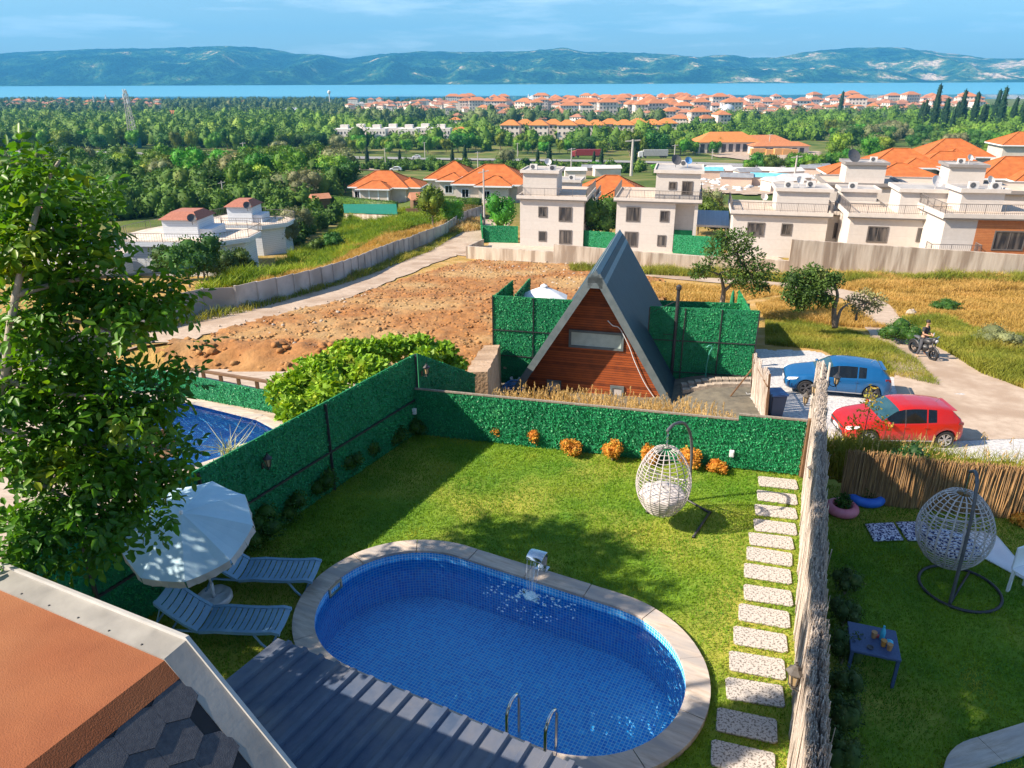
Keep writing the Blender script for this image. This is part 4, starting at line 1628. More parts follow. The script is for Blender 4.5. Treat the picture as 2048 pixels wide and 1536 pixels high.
mb = MB(); v, f = blob(tuple(ap + axis * 0.015), (0.028, 0.028, 0.035), 8, 6, 0, 1); mb.add(v, f); mb.build('finial', M_white, root, smooth=True)
mb = MB()
vs, fs = [], []
nn = 26
for i, (r, z) in enumerate([(0.03, 0.10), (0.12, 0.085), (0.20, 0.10), (0.255, 0.13), (0.275, 0.10), (0.27, 0.04), (0.24, 0.0)]):
 for k in range(nn):
  a = 2 * pi * k / nn
  j = 1 + 0.07 * noise.noise(Vector((cos(a) * 3, sin(a) * 3, i)))
  vs.append((r * j * cos(a), r * j * sin(a), z + 0.03 * noise.noise(Vector((cos(a) * 4, sin(a) * 4, i * 2.3))) * (1 if i < 5 else 0)))
for i in range(6):
 for k in range(nn):
  k2 = (k + 1) % nn
  fs.append((i * nn + k, i * nn + k2, (i + 1) * nn + k2, (i + 1) * nn + k)[::-1])
mb.add(vs, fs); mb.build('base', M_white, root, smooth=True)
M_lounge = mat('lounger_plastic', (0.16, 0.30, 0.44), (0.20, 0.36, 0.50), 4, 0.55)  # white plastic; deep blue shade is painted into this colour
def make_lounger():
 """Local origin under the hinge; seat runs along +x, backrest rises towards -x."""
 root = empty('sun_lounger', (0, 0, 0), 0, 'plastic lounger', 'sun lounger', 'sun loungers beside the umbrella')
 hw = 0.29
 def surf(mb, pts, slot0, nslots):
  # side rails and cross slats following the line pts (x, z)
  for s in (-1, 1):
   for (x0, z0), (x1, z1) in zip(pts[:-1], pts[1:]):
    mb.add([(x0, s * hw, z0), (x0, s * (hw - 0.055), z0), (x0, s * (hw - 0.055), z0 - 0.03), (x0, s * hw, z0 - 0.05),
      (x1, s * hw, z1), (x1, s * (hw - 0.055), z1), (x1, s * (hw - 0.055), z1 - 0.03), (x1, s * hw, z1 - 0.05)],
     [(0, 1, 5, 4), (1, 2, 6, 5), (2, 3, 7, 6), (3, 0, 4, 7), (0, 3, 2, 1), (4, 5, 6, 7)])
  tot = sum(sqrt((b[0] - a[0]) ** 2 + (b[1] - a[1]) ** 2) for a, b in zip(pts[:-1], pts[1:]))
  def at(s):
   for a, b in zip(pts[:-1], pts[1:]):
    l = sqrt((b[0] - a[0]) ** 2 + (b[1] - a[1]) ** 2)
    if s <= l: return (a[0] + (b[0] - a[0]) * s / l, a[1] + (b[1] - a[1]) * s / l)
    s -= l
   return pts[-1]
  for k in range(nslots):
   s0 = tot * (k + 0.10) / nslots; s1 = tot * (k + 0.90) / nslots
   if k == 0: s0 = 0
   if k == nslots - 1: s1 = tot
   a, b = at(s0), at(s1)
   for j in range(6):
    y0, y1 = -hw + 0.055 + (2 * hw - 0.11) * j / 6, -hw + 0.055 + (2 * hw - 0.11) * (j + 1) / 6
    d0, d1 = -0.035 * (1 - (y0 / hw) ** 2), -0.035 * (1 - (y1 / hw) ** 2)
    q = [(a[0], y0, a[1] + d0), (b[0], y0, b[1] + d0), (b[0], y1, b[1] + d1), (a[0], y1, a[1] + d1)]
    q2 = [(x, y, z - 0.012) for x, y, z in q]
    mb.add(q + q2, [(3, 2, 1, 0), (4, 5, 6, 7), (0, 1, 5, 4), (1, 2, 6, 5), (2, 3, 7, 6), (3, 0, 4, 7)])
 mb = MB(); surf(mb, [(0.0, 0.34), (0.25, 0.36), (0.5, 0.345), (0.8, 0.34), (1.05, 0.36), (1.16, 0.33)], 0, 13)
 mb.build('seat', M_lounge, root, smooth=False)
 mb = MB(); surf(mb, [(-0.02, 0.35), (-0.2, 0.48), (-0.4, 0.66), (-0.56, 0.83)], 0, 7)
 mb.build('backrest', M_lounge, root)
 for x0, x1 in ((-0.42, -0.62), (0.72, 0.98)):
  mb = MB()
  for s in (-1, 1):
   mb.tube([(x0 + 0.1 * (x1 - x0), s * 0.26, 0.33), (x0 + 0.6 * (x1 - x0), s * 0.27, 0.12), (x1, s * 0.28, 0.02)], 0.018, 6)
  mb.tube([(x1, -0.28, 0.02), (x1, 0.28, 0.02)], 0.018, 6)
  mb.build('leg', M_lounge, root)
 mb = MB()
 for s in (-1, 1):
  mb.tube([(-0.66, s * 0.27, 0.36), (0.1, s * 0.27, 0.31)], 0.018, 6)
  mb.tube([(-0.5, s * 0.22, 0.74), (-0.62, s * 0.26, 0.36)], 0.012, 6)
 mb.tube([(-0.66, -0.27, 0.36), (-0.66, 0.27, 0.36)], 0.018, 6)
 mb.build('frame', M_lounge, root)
 return remember(root)
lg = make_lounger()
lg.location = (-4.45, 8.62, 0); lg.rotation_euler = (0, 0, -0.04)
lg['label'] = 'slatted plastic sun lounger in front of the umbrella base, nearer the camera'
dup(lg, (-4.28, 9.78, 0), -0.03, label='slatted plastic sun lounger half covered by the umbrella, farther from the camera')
# --- carport roof of trapezoid sheets
M_sheet = mat('sheet_metal', (0.055, 0.085, 0.145), (0.09, 0.12, 0.185), 3, 0.5, 0.002, 20, metal=0.0, c3=(0.14, 0.15, 0.18), s3=2.0)
co = P(555, 1270, 2.5)
root = empty('carport', (co.x, co.y, 0), POOL_A, 'dark ribbed metal carport roof in the foreground beside the pool', 'carport')
mb = MB()
pitch_ = 0.2
prof = []
x = 0.0
while x < 5.4:
 prof += [(x, 0), (x + 0.125, 0), (x + 0.14, 0.035), (x + 0.18, 0.035), (x + 0.195, 0)]
 x += pitch_
vs = []
Ld = 3.6
for (a, z) in prof:
 vs.append((a, 0.0, 2.46 + z)); vs.append((a, -Ld, 2.64 + z))
fs = [(2 * i, 2 * i + 1, 2 * i + 3, 2 * i + 2) for i in range(len(prof) - 1)]
mb.add(vs, [f[::-1] for f in fs])
o = mb.build('roof', M_sheet, root)
sd = o.modifiers.new('thick', 'SOLIDIFY'); sd.thickness = 0.003
mb = MB()
mb.box(0.02, 5.3, -0.16, -0.10, 2.36, 2.45); mb.box(0.02, 5.3, -2.6, -2.54, 2.44, 2.53)
mb.build('beam', M_black, root)
for x_ in (0.15, 2.7, 5.1):
 mb = MB(); mb.box(x_ - 0.04, x_ + 0.04, -0.17, -0.09, 0, 2.36); mb.build('post', M_black, root)
# --- cabin roof at the lower left
M_orange = mat('orange_membrane', (0.175, 0.045, 0.014), (0.245, 0.072, 0.024), 2.2, 0.95, 0.006, 110, c3=(0.27, 0.105, 0.042), s3=0.8)
M_flash = mat('flashing', (0.20, 0.195, 0.185), (0.27, 0.26, 0.24), 3, 0.55, 0.002, 20, c3=(0.31, 0.30, 0.28), s3=3)
M_shingle = mat('shingle', (0.055, 0.060, 0.075), (0.085, 0.090, 0.105), 30, 0.95, 0.004, 160)
M_wallw = mat('white_render', (0.72, 0.70, 0.66), (0.62, 0.60, 0.56), 2, 0.9)
ca_ = P(373, 1287, 4.2)
root = empty('cabin', (ca_.x, ca_.y, 0), POOL_A, 'garden cabin with orange membrane roof and dark hexagonal shingles in the lower left corner', 'cabin')
zt = 4.2
def zl(u): return zt + 0.057 * min(0, u) - 0.93 * max(0, u)
mb = MB()
mb.add([(-4.5, -5, zl(-4.5) - 0.02), (-0.02, -5, zt - 0.02), (-0.02, -0.2, zt - 0.02), (-4.5, -0.2, zl(-4.5) - 0.02),
  (-4.5, -5, zl(-4.5)), (0.0, -5, zt), (0.0, -0.16, zt), (-4.5, -0.16, zl(-4.5))], [(0, 3, 2, 1), (4, 5, 6, 7), (0, 1, 5, 4), (1, 2, 6, 5), (2, 3, 7, 6), (3, 0, 4, 7)])
mb.add([(0.0, -5, zt), (0.115, -5, zl(0.115) + 0.012), (0.115, -0.16, zl(0.115) + 0.012), (0.0, -0.16, zt)], [(0, 1, 2, 3)])
mb.build('roof_membrane', M_orange, root)
mb = MB()
for (u0, u1) in ((-4.5, 0.0), (0.0, 2.0)):
 a, b = zl(u0), zl(u1)
 e = 0.012
 mb.add([(u0, -0.17, a + e), (u1, -0.17, b + e), (u1, 0.0, b + e + 0.012), (u0, 0.0, a + e + 0.012),
   (u0, -0.17, a), (u1, -0.17, b), (u1, 0.0, b - 0.01), (u0, 0.0, a - 0.01)], [(0, 1, 2, 3), (7, 6, 5, 4), (0, 4, 5, 1), (2, 6, 7, 3), (1, 5, 6, 2), (0, 3, 7, 4)])
mb.build('flashing', M_flash, root)
mb = MB()
for (u0, u1) in ((-4.5, 0.0), (0.0, 2.0)):
 a, b = zl(u0), zl(u1)
 mb.add([(u0, 0.0, a + 0.05), (u1, 0.0, b + 0.05), (u1, 0.028, b + 0.045), (u0, 0.028, a + 0.045),
   (u0, 0.0, a - 0.12), (u1, 0.0, b - 0.12), (u1, 0.028, b - 0.12), (u0, 0.028, a - 0.12)], [(0, 1, 2, 3), (7, 6, 5, 4), (0, 4, 5, 1), (2, 6, 7, 3), (1, 5, 6, 2), (0, 3, 7, 4)])
mb.build('edge_trim', mat('trim', (0.50, 0.49, 0.47), None, 3, 0.4), root)
mb = MB()
for k in range(12):
 v, f = blob((-0.25 - k * 0.33, -0.14, zl(-0.25 - k * 0.33) + 0.015), (0.009, 0.009, 0.006), 6, 4, 0)
 mb.add(v, f)
mb.build('screw', M_black, root)
# shingles on the steep side
sl_ang = math.atan(0.93)
Ms = Matrix.Translation((0, 0, zt)) @ Matrix.Rotation(sl_ang, 4, 'Y')      # local x runs down the slope
hxr = 0.135
mb = MB()
i = 0
x = 0.24
while x < 2.6:
 y = -4.8 + (hxr * 0.9325 if i % 2 else 0)
 while y < -0.16:
  vs = []
  for k in range(6):
   t = pi / 6 + k * pi / 3 + pi / 6
   px_, py_ = x + hxr * cos(t), y + hxr * 1.07 * sin(t)
   lift = 0.010 + (px_ - x) / hxr * 0.0055
   vs.append((px_, min(py_, -0.15), lift))
  vb = [(a, b, c - 0.005) for a, b, c in vs]
  mb.add(vs + vb, [(0, 1, 2, 3, 4, 5)] + [(q, 6 + q, 6 + (q + 1) % 6, (q + 1) % 6) for q in range(6)], 0, Ms)
  y += hxr * 1.865
 x += hxr * 1.51
 i += 1
mb.build('shingles', M_shingle, root)
mb = MB()
mb.add([(0.0, -5, 0), (2.6, -5, 0), (2.6, -0.05, 0), (0, -0.05, 0)], [(0, 1, 2, 3)], 0, Ms)
mb.build('roof_deck', mat('felt', (0.03, 0.03, 0.035), None, 20, 0.95), root)
mb = MB(); mb.box(-4.4, 1.5, -4.9, -0.15, 0, 2.7); mb.box(-4.4, -0.1, -4.9, -0.15, 2.7, 3.86)
mb.build('wall', M_wallw, root)
# --- walnut tree
M_walnut = leaf_mat('walnut_leaf', (0.04, 0.15, 0.012), (0.10, 0.25, 0.014), (0.30, 0.36, 0.02), 2.0, 0.42, 0.42, gloss=0.4)
def compound_leaves(lobes, n, seed, leaflet=0.105, rad0=0.25):
 rng = np.random.default_rng(seed)
 vol = np.array([l[3] ** 2.2 for l in lobes]); cnt = (n * vol / vol.sum()).astype(int)
 Vs, Fs, k0 = [], [], 0
 for i, l in enumerate(lobes):
  k = cnt[i]
  d = unit(rng.normal(size=(k, 3)))
  rr = rad0 + (1 - rad0) * rng.random((k, 1)) ** 0.6
  wob = np.array([1 + 0.45 * noise.noise(Vector(q) * 2.6 + Vector((seed, i, 0))) for q in d]).reshape(-1, 1)
  c = d * rr * wob * l[3] * np.array([1, 1, l[4]]) + np.array(l[:3])
  out = unit(d * 0.8 + rng.normal(size=(k, 3)) * 0.6 + np.array([0, 0, -0.55]))
  up = unit(np.array([[0, 0, 1.0]]) + rng.normal(size=(k, 3)) * 0.45 + d * 0.3)
  side = unit(np.cross(out, up))
  up = np.cross(side, out)
  rl = rng.uniform(0.16, 0.30, (k, 1))
  for j in range(7):
   if j == 6:
    base, dirn = c + out * rl, out
    size = leaflet * 1.15
   else:
    s = 1 if j % 2 else -1
    f = 0.25 + 0.3 * (j // 2)
    base = c + out * rl * f
    dirn = unit(side * s * 0.95 + out * 0.35 - up * 0.25 + rng.normal(size=(k, 3)) * 0.12)
    size = leaflet * (0.7 + 0.2 * (j // 2))
   L_ = (size * rng.uniform(0.8, 1.15, (k, 1)))
   nn = unit(up + rng.normal(size=(k, 3)) * 0.25)
   w = unit(np.cross(dirn, nn)); nn = np.cross(w, dirn)
   wd = L_ * 0.26
   sag = -0.10 * L_
   a = base; b = base + dirn * L_ + nn * sag * 1.6
   m1 = base + dirn * L_ * 0.35; m2 = base + dirn * L_ * 0.72 + nn * sag * 0.5
   v = np.stack([a, m1 + w * wd + nn * wd * .3, m2 + w * wd * 0.8 + nn * wd * .25, b, m2 - w * wd * 0.8 + nn * wd * .25, m1 - w * wd + nn * wd * .3], 1).reshape(-1, 3)
   o = (np.arange(k) * 6).reshape(-1, 1) + k0
   f_ = np.concatenate([o + np.array([[0, 1, 2, 3]]), o + np.array([[0, 3, 4, 5]])], 0)
   Vs.append(v); Fs.append(f_); k0 += k * 6
 return np.concatenate(Vs), np.concatenate(Fs)
wt = Vector((-5.9, 6.3, 0))
root = empty('walnut_tree', wt, 0, 'big walnut tree with drooping compound leaves filling the left side', 'tree')
L_px = [  # lobes of the crown: direction, distance, radius, flattening
 (45, 350, 5.6, 0.30, 0.8), (20, 470, 5.4, 0.36, 0.8), (110, 420, 5.9, 0.26, 0.7), (170, 395, 5.9, 0.16, 0.7), (190, 465, 5.7, 0.22, 0.8), (100, 520, 5.6, 0.36, 0.8), (200, 565, 5.6, 0.30, 0.7),
 (300, 585, 5.7, 0.24, 0.7), (340, 560, 5.7, 0.12, 0.8), (255, 610, 5.5, 0.26, 0.6), (330, 600, 5.7, 0.16, 0.7), (60, 620, 5.5, 0.34, 0.8), (140, 700, 5.6, 0.34, 0.8), (245, 690, 5.7, 0.20, 0.6),
 (30, 760, 5.4, 0.40, 0.8), (160, 800, 5.5, 0.42, 0.8), (270, 800, 5.5, 0.36, 0.8), (340, 770, 5.7, 0.18, 0.9), (365, 840, 5.8, 0.10, 0.8), (360, 700, 5.9, 0.13, 0.8), (345, 905, 5.8, 0.22, 0.8),
 (60, 880, 5.3, 0.42, 0.8), (180, 910, 5.4, 0.42, 0.8), (290, 930, 5.6, 0.30, 0.8), (90, 1010, 5.2, 0.40, 0.8), (210, 1010, 5.3, 0.32, 0.8), (275, 1040, 5.5, 0.20, 0.9), (30, 1080, 5.0, 0.30, 0.8), (160, 1090, 5.2, 0.24, 0.8), (300, 1010, 5.6, 0.16, 0.8)]
lobes = []
for (x_, y_, Y_, r_, q_) in L_px:
 p = V(x_, y_, Y_) - wt
 for k in range(4 if r_ > .2 else 1):
  j = Vector((noise.noise(Vector((x_, k, 1))), noise.noise(Vector((y_, k, 5))), noise.noise(Vector((x_, y_, k + 9))))) * r_ * 1.7
  lobes.append((p.x + j.x, p.y + j.y, p.z + j.z, r_ * (.50 if r_ > .2 else .85), .65))
vis_n = 2150
v1, f1 = compound_leaves(lobes, vis_n, 4, .083)
# unseen crown past the left edge, lobes laid out to shade lawn and loungers
off = [(-2.5, 2.0, 3.5, .9, .7), (-2.2, .9, 3.2, .6, .7), (-0.9, 1.2, 6.5, 0.9, 0.6), (-1.4, 2.2, 6.5, 0.9, 0.6), (-2.3, 2.8, 6.4, 0.8, 0.6), (-0.5, 2.6, 6.3, 0.5, 0.6), (-0.9, 3.2, 6.1, 0.5, 0.6), (-2.9, 1.4, 6.3, 1.0, 0.6), (-1.7, 0.5, 6.4, 0.9, 0.6),
 (-1.7, -1.5, 6.0, 0.8, 0.6), (-2.7, -0.5, 5.9, 1.0, 0.6), (-0.9, -0.9, 5.2, 0.6, 0.7), (-1.6, 1.8, 4.6, 1.2, 0.8), (-3.6, 0.6, 4.2, 1.3, 0.8), (-3.8, 2.2, 4.0, 1.3, 0.8), (-3.4, 3.4, 3.6, 1.1, 0.8), (-3.2, -0.8, 5.0, 1.0, 0.8)]
v2, f2 = compound_leaves(off, 4400, 9, 0.14, 0.1)
hi = [(x, y, 11.0 + .3 * sin(x * 5 + y), .8, .5) for y in (-6.4, -5.4, -4.3, -3.2, -2.1, -1.0, .1, 1.1) for x in np.arange(.392 * y + .12, 2.6, .80)] + [(.45, 1.9, 11, .6, .5)]  # unseen flat leaf layer overhead, added to shade the right garden
v3, f3 = compound_leaves(hi, 17000, 10, 0.27, 0.1)
crown = link('crown', np_mesh('crown', [(v1, f1, 0), (v2, f2, 0), (v3, f3, 0)]), [M_walnut], root)
M_wbark = mat('walnut_bark', (0.26, 0.23, 0.19), (0.36, 0.32, 0.27), 7, 0.9, 0.006, 40, stretch=(3, 3, 0.6))
mb = MB()
def limb(pts, r0, r1):
 q = curve_pts(pts, 5)
 mb.tube(q, [r0 + (r1 - r0) * i / (len(q) - 1) for i in range(len(q))], 9)
limb([(0, 0, 0), (0.05, -0.1, 1.6), (0.0, -0.2, 2.9), (-0.1, 0.1, 4.0)], 0.19, 0.13)
vl = [V(x_, y_, Y_) - wt for x_, y_, Y_ in ((10, 760, 5.3), (18, 680, 5.3), (32, 590, 5.3), (60, 470, 5.4), (92, 370, 5.6), (120, 320, 5.7))]
limb([(0.0, -0.2, 2.9), vl[0] + Vector((-0.3, 0.1, -0.5))] + vl, 0.05, 0.010)
for a, b, c in (((18, 680, 5.3), (130, 640, 5.5), (240, 670, 5.6)), ((32, 590, 5.3), (150, 560, 5.5), (330, 545, 5.7)), ((60, 470, 5.4), (120, 455, 5.6), (185, 450, 5.7)),
    ((10, 760, 5.3), (150, 790, 5.4), (340, 780, 5.7)), ((0, 860, 5.3), (160, 890, 5.4), (345, 890, 5.7)), ((0, 900, 5.2), (120, 990, 5.3), (270, 1030, 5.5))):
 limb([V(*a) - wt, V(*b) - wt, V(*c) - wt], 0.028, 0.006)
limb([(-0.1, 0.1, 4.0), (-0.7, 0.8, 5.4), (-1.1, 1.6, 7.0)], 0.12, 0.03)
limb([(-0.1, 0.1, 4.0), (-0.5, -0.6, 5.6), (-0.8, -0.8, 7.8)], 0.11, 0.03)
limb([(-0.7, 0.8, 5.4), (-0.9, 2.2, 6.2), (-0.9, 3.0, 7.4)], 0.06, 0.02)
mb.build('trunk', M_wbark, root, smooth=True)
# --- fig bush behind the tall fence, ferny plant in the neighbour's border
M_fig = leaf_mat('fig_leaf', (0.14, 0.30, 0.02), (0.26, 0.42, 0.03), (0.50, 0.50, 0.07), 2.5, 0.3, 0.5)
def bush_from_px(name, lobes_px, base, n, leaf, aspect, m, label, cat, seed, core=0.7, stems=5):
 root = empty(name, base, 0, label, cat)
 lb = []
 for (x_, y_, Y_, r_, q_) in lobes_px:
  p = V(x_, y_, Y_) - Vector(base)
  lb.append((p.x, p.y, p.z, r_, r_, r_ * q_))
 link('foliage', np_mesh('foliage', crown_blocks(lb, n, leaf, aspect, core, seed, 0.7, bias=0.7, droop=0.4)), [m], root)
 mb = MB()
 R = random.Random(seed)
 for k in range(stems):
  l = R.choice(lb)
  mb.tube([(R.uniform(-.2, .2), R.uniform(-.2, .2), 0), (l[0] * 0.5, l[1] * 0.5, l[2] * 0.5), (l[0], l[1], l[2])], [0.05, 0.035, 0.015], 6)
 mb.build('stem', M_bark, root)
 return root
bush_from_px('fig_bush', [(590, 785, 17.2, .62, .8), (640, 750, 17.6, .62, .8), (700, 715, 18.4, .55, .8), (745, 705, 18.6, .42, .8), (790, 695, 19, .40, .8), (840, 690, 19.4, .34, .8), (885, 705, 19.4, .38, .8), (915, 730, 19.2, .26, .8),
      (660, 790, 16.6, .5, .9), (740, 745, 17.6, .5, .8), (590, 820, 16.2, .4, .8), (850, 720, 18.6, .4, .8)],
   (-3.5, 17.6, -1.6), 9000, 0.17, 0.62, M_fig, 'broad leaved fig bush spreading behind the tall green fence', 'bush', 31)
# --- neighbour on the left: pool, deck, green fence, wooden rail, reed fence
nb_z = -0.25
def nz(x, y): return nb_z
M_deck = mat('deck', (0.34, 0.26, 0.20), (0.48, 0.40, 0.32), 2.2, 0.85, 0.003, 30, stretch=(1, 5, 1))
M_pool2 = M_tile
pts_w = [P(545, 868, nb_z), P(395, 812, nb_z), P(290, 790, nb_z), P(60, 850, nb_z), P(40, 1000, nb_z), P(395, 925, nb_z)]
mb = MB()
c0 = P(330, 870, nb_z)
n_out = [P(570, 905, nb_z), P(580, 830, nb_z), P(395, 790, nb_z), P(180, 760, nb_z), P(-250, 880, nb_z), P(-250, 1250, nb_z), P(250, 1100, nb_z)]
deckpoly = [(-2.4, 15.2), (-2.8, 16.8), (-4.4, 19.6), (-12, 20.2), (-20, 20), (-20, 6), (-7.2, 6.7)]
def lawn_like(name, poly, m, z, step=0.25, hole=None):
 xs = [p[0] for p in poly]; ys_ = [p[1] for p in poly]
 vid, vs, fs = {}, [], []
 def vert(i, j):
  if (i, j) not in vid:
   vid[(i, j)] = len(vs); vs.append((min(xs) + i * step, min(ys_) + j * step, z))
  return vid[(i, j)]
 for i in range(int((max(xs) - min(xs)) / step) + 1):
  for j in range(int((max(ys_) - min(ys_)) / step) + 1):
   cx, cy = min(xs) + (i + .5) * step, min(ys_) + (j + .5) * step
   if in_poly(cx, cy, poly) and not (hole and in_poly(cx, cy, hole)):
    fs.append((vert(i, j), vert(i + 1, j), vert(i + 1, j + 1), vert(i, j + 1)))
 me = bpy.data.meshes.new(name); me.from_pydata(vs, [], fs); me.materials.append(m)
 return tag(link(name, me), kind='structure')
wpoly = [P(590, 872, nb_z), P(520, 836, nb_z), P(395, 805, nb_z), P(270, 790, nb_z), P(120, 850, nb_z), P(200, 960, nb_z), P(400, 935, nb_z)]
wpoly = [(p.x, p.y) for p in wpoly]
lawn_like('neighbour_deck', deckpoly, M_deck, nb_z, 0.2, [(x, y) for x, y in wpoly])
root = empty('swimming_pool', (wpoly[0][0], wpoly[0][1], nb_z), 0, "bright blue pool of the left neighbour behind the tall green fence", 'swimming pool')
O2 = Vector((wpoly[0][0], wpoly[0][1], nb_z))
fc = []
wl = [Vector((x, y, nb_z)) - O2 for x, y in wpoly]
arc = 0
for a, b in zip(wl, wl[1:] + wl[:1]):
 l = (b - a).length
 dn = Vector((0, 0, -0.9))
 fc.append(([a + Vector((0, 0, 0.02)), b + Vector((0, 0, 0.02)), b + dn, a + dn], [(arc, 0), (arc + l, 0), (arc + l, -.9), (arc, -.9)])); arc += l
fc.append(([p + Vector((0, 0, -0.9)) for p in wl], [(p.x, p.y) for p in wl]))
link('pool_basin', uv_mesh('pool_basin', fc, M_tile), parent=root)
mb = MB(); mb.add([p + Vector((0, 0, -0.06)) for p in wl], [tuple(range(len(wl)))]); mb.build('water', M_pwater, root)
mb = MB()
for a, b in zip(wl, wl[1:] + wl[:1]):
 mb.bar(a + Vector((0, 0, 0.015)), b + Vector((0, 0, 0.015)), 0.24, 0.05)
mb.build('coping', M_coping, root)
h0, h1 = P(368, 792, nb_z), P(575, 832, nb_z)
tz0, tz1 = V(368, 747, h0.y).z, V(575, 792, h1.y).z
hedge_fence('green_fence', [(h0.x - 2.2, h0.y + 0.55, nb_z, tz0 + .1), (h0.x, h0.y, nb_z, tz0), (h1.x + .4, h1.y - 0.1, nb_z, tz1)], 'low artificial hedge fence behind the blue pool of the left neighbour', dens=800, posts=False, seed=9)
root = empty('wooden_rail', (h0.x - 2.5, h0.y + 1.3, -0.9), 0, 'dark timber rail on short posts above the neighbour\'s hedge fence', 'rail')
ra, rb = V(372, 737, h0.y + 1.2) , V(590, 772, h1.y + 0.6)
ro = Vector(root.location)
mb = MB(); mb.bar(ra - ro, rb - ro, 0.10, 0.06); mb.build('handrail', M_brown, root)
for k in range(7):
 q = ra.lerp(rb, k / 6) - ro
 mb = MB(); mb.box(q.x - 0.04, q.x + 0.04, q.y - 0.04, q.y + 0.04, 0 - 0.1, q.z - 0.03); mb.build('post', M_brown, root)
r0, r1 = V(303, 700, 22.5), V(120, 760, 20.6)
M_reed = mat('grey_reed', (0.28, 0.25, 0.23), (0.46, 0.42, 0.39), 12, 0.95, 0.004, 40, stretch=(6, 6, 0.4))
brush_fence('reed_fence', (V(300, 680, 22.5).x, 22.5, 0), (-17.5, 18.6, 0), 3.6, 'tall grey reed fence seen through the walnut leaves', thick=0.1, n=5200, seed=8, mats=M_reed, split=False, z0=-3.2, r=(0.012, 0.02), wig=0.05)
lp = V(305, 690, 22.3)
lantern(lp, pi, 'small lantern on the end of the grey reed fence', sc=1.2)
# palm-like plant near the neighbour's pool
q = P(465, 925, nb_z)
root = empty('cordyline_plant', (q.x, q.y, nb_z), 0, 'spiky pale plant beside the neighbour\'s blue pool', 'plant')
rng = np.random.default_rng(5)
v, f = blades(np.array([[0, 0, 0.02]] * 70) + rng.normal(0, 0.09, (70, 3)) * np.array([1, 1, 0]), 0.62, 0.025, 1.2, rng, 0.05)
link('leaves', np_mesh('leaves', [(v, f, 0)]), [leaf_mat('spiky_leaf', (0.30, 0.34, 0.16), (0.5, 0.5, 0.3), None, 5, 0.2)], root)
mb = MB(); mb.tube([(0, 0, 0), (0, 0, 0.12)], 0.03, 6); mb.build('stem', M_bark, root)
for (x_, y_) in ((330, 935), (215, 850)):
 q = P(x_, y_, nb_z)
 mb = MB()
 mb.box(-0.3, 0.3, -0.25, 0.25, 0.33, 0.36)
 for sx_ in (-0.26, 0.26):
  for sy_ in (-0.21, 0.21):
   mb.box(sx_ - .02, sx_ + .02, sy_ - .02, sy_ + .02, 0, 0.33)
 for k in range(5):
  mb.box(-0.3 + k * 0.125, -0.2 + k * 0.125, 0.2, 0.25, 0.37, 0.8)
 tag(mb.build('garden_chair', M_brown, loc=q, rz=0.5), 'wooden garden chair glimpsed through leaves by the neighbour\'s pool' if y_ == 935 else 'wooden garden chair under the reed fence among the walnut leaves', 'chair')
# --- right garden
bl, br_ = P(1678, 1000, 0), P(2110, 1048, 0)
M_bamboo = mat('bamboo', (0.34, 0.19, 0.07), (0.52, 0.32, 0.14), 14, 0.75, 0.003, 40, stretch=(8, 8, 0.5), c3=(0.24, 0.15, 0.08), s3=2)
brush_fence('bamboo_fence', (bl.x, bl.y, 0), (br_.x, br_.y, 0), 1.06, 'golden bamboo fence at the far side of the right garden', thick=0.03, n=1500, seed=12, mats=M_bamboo, split=False, r=(0.008, 0.013), wig=0.01)
def tyre(loc, R, r, m, soil, label):
 root = empty('tyre_planter', loc, 0, label, 'planter')
 mb = MB()
 vs, fs = [], []
 n, k = 28, 12
 for i in range(n):
  a = 2 * pi * i / n
  for j in range(k):
   b = 2 * pi * j / k
   rr = R + r * cos(b) * (1 if cos(b) > -0.3 else 0.6)
   vs.append((rr * cos(a), rr * sin(a), r * 0.95 + r * 0.95 * sin(b)))
 for i in range(n):
  for j in range(k):
   fs.append((i * k + j, ((i + 1) % n) * k + j, ((i + 1) % n) * k + (j + 1) % k, i * k + (j + 1) % k))
 mb.add(vs, fs); mb.build('tyre', m, root, smooth=True)
 mb = MB(); mb.lathe([(0.01, r * 0.9), (R, r * 0.8)], 20); mb.build('soil', soil, root)
 lb = [(0, 0, r * 1.9, R * .8, R * .8, r * 1.6), (R * .3, 0.1, r * 2.6, R * .5, R * .5, r)]
 link('plant', np_mesh('plant', crown_blocks(lb, 500, 0.06, 0.45, 0.3, 3, 0.4)), [M_shrub], root)
 return root
M_bluep = mat('blue_paint', (0.02, 0.12, 0.55), (0.03, 0.17, 0.62), 6, 0.5)
M_pinkp = mat('pink_paint', (0.60, 0.16, 0.22), (0.68, 0.24, 0.28), 6, 0.5)
M_soil = mat('soil', (0.035, 0.022, 0.015), (0.06, 0.04, 0.025), 14, 0.95, 0.02, 30)
tyre(P(1728, 1000, 0), 0.27, 0.10, M_bluep, M_soil, 'bright blue painted tyre used as a planter by the bamboo fence')
tyre(P(1674, 1025, 0) + Vector((0.08, 0, 0)), 0.20, 0.10, M_pinkp, M_soil, 'pink painted tyre planter half hidden by the brushwood fence')
M_rose = leaf_mat('rose_leaf', (0.015, 0.05, 0.012), (0.03, 0.09, 0.02), (0.08, 0.14, 0.05), 6, 0.2, 0.5)
q = P(1800, 985, 0)
shrub('rose_bush', q, 0.42, 1.05, M_rose, 'dark leafy rose bush climbing against the bamboo fence', None, 41, 1500, 0.06, 'bush')
q = P(2038, 1052, 0)
shrub('golden_shrub', q, 0.16, 0.3, M_gold, 'small golden shrub at the foot of the sunlit bamboo fence', None, 42, 600, 0.05)
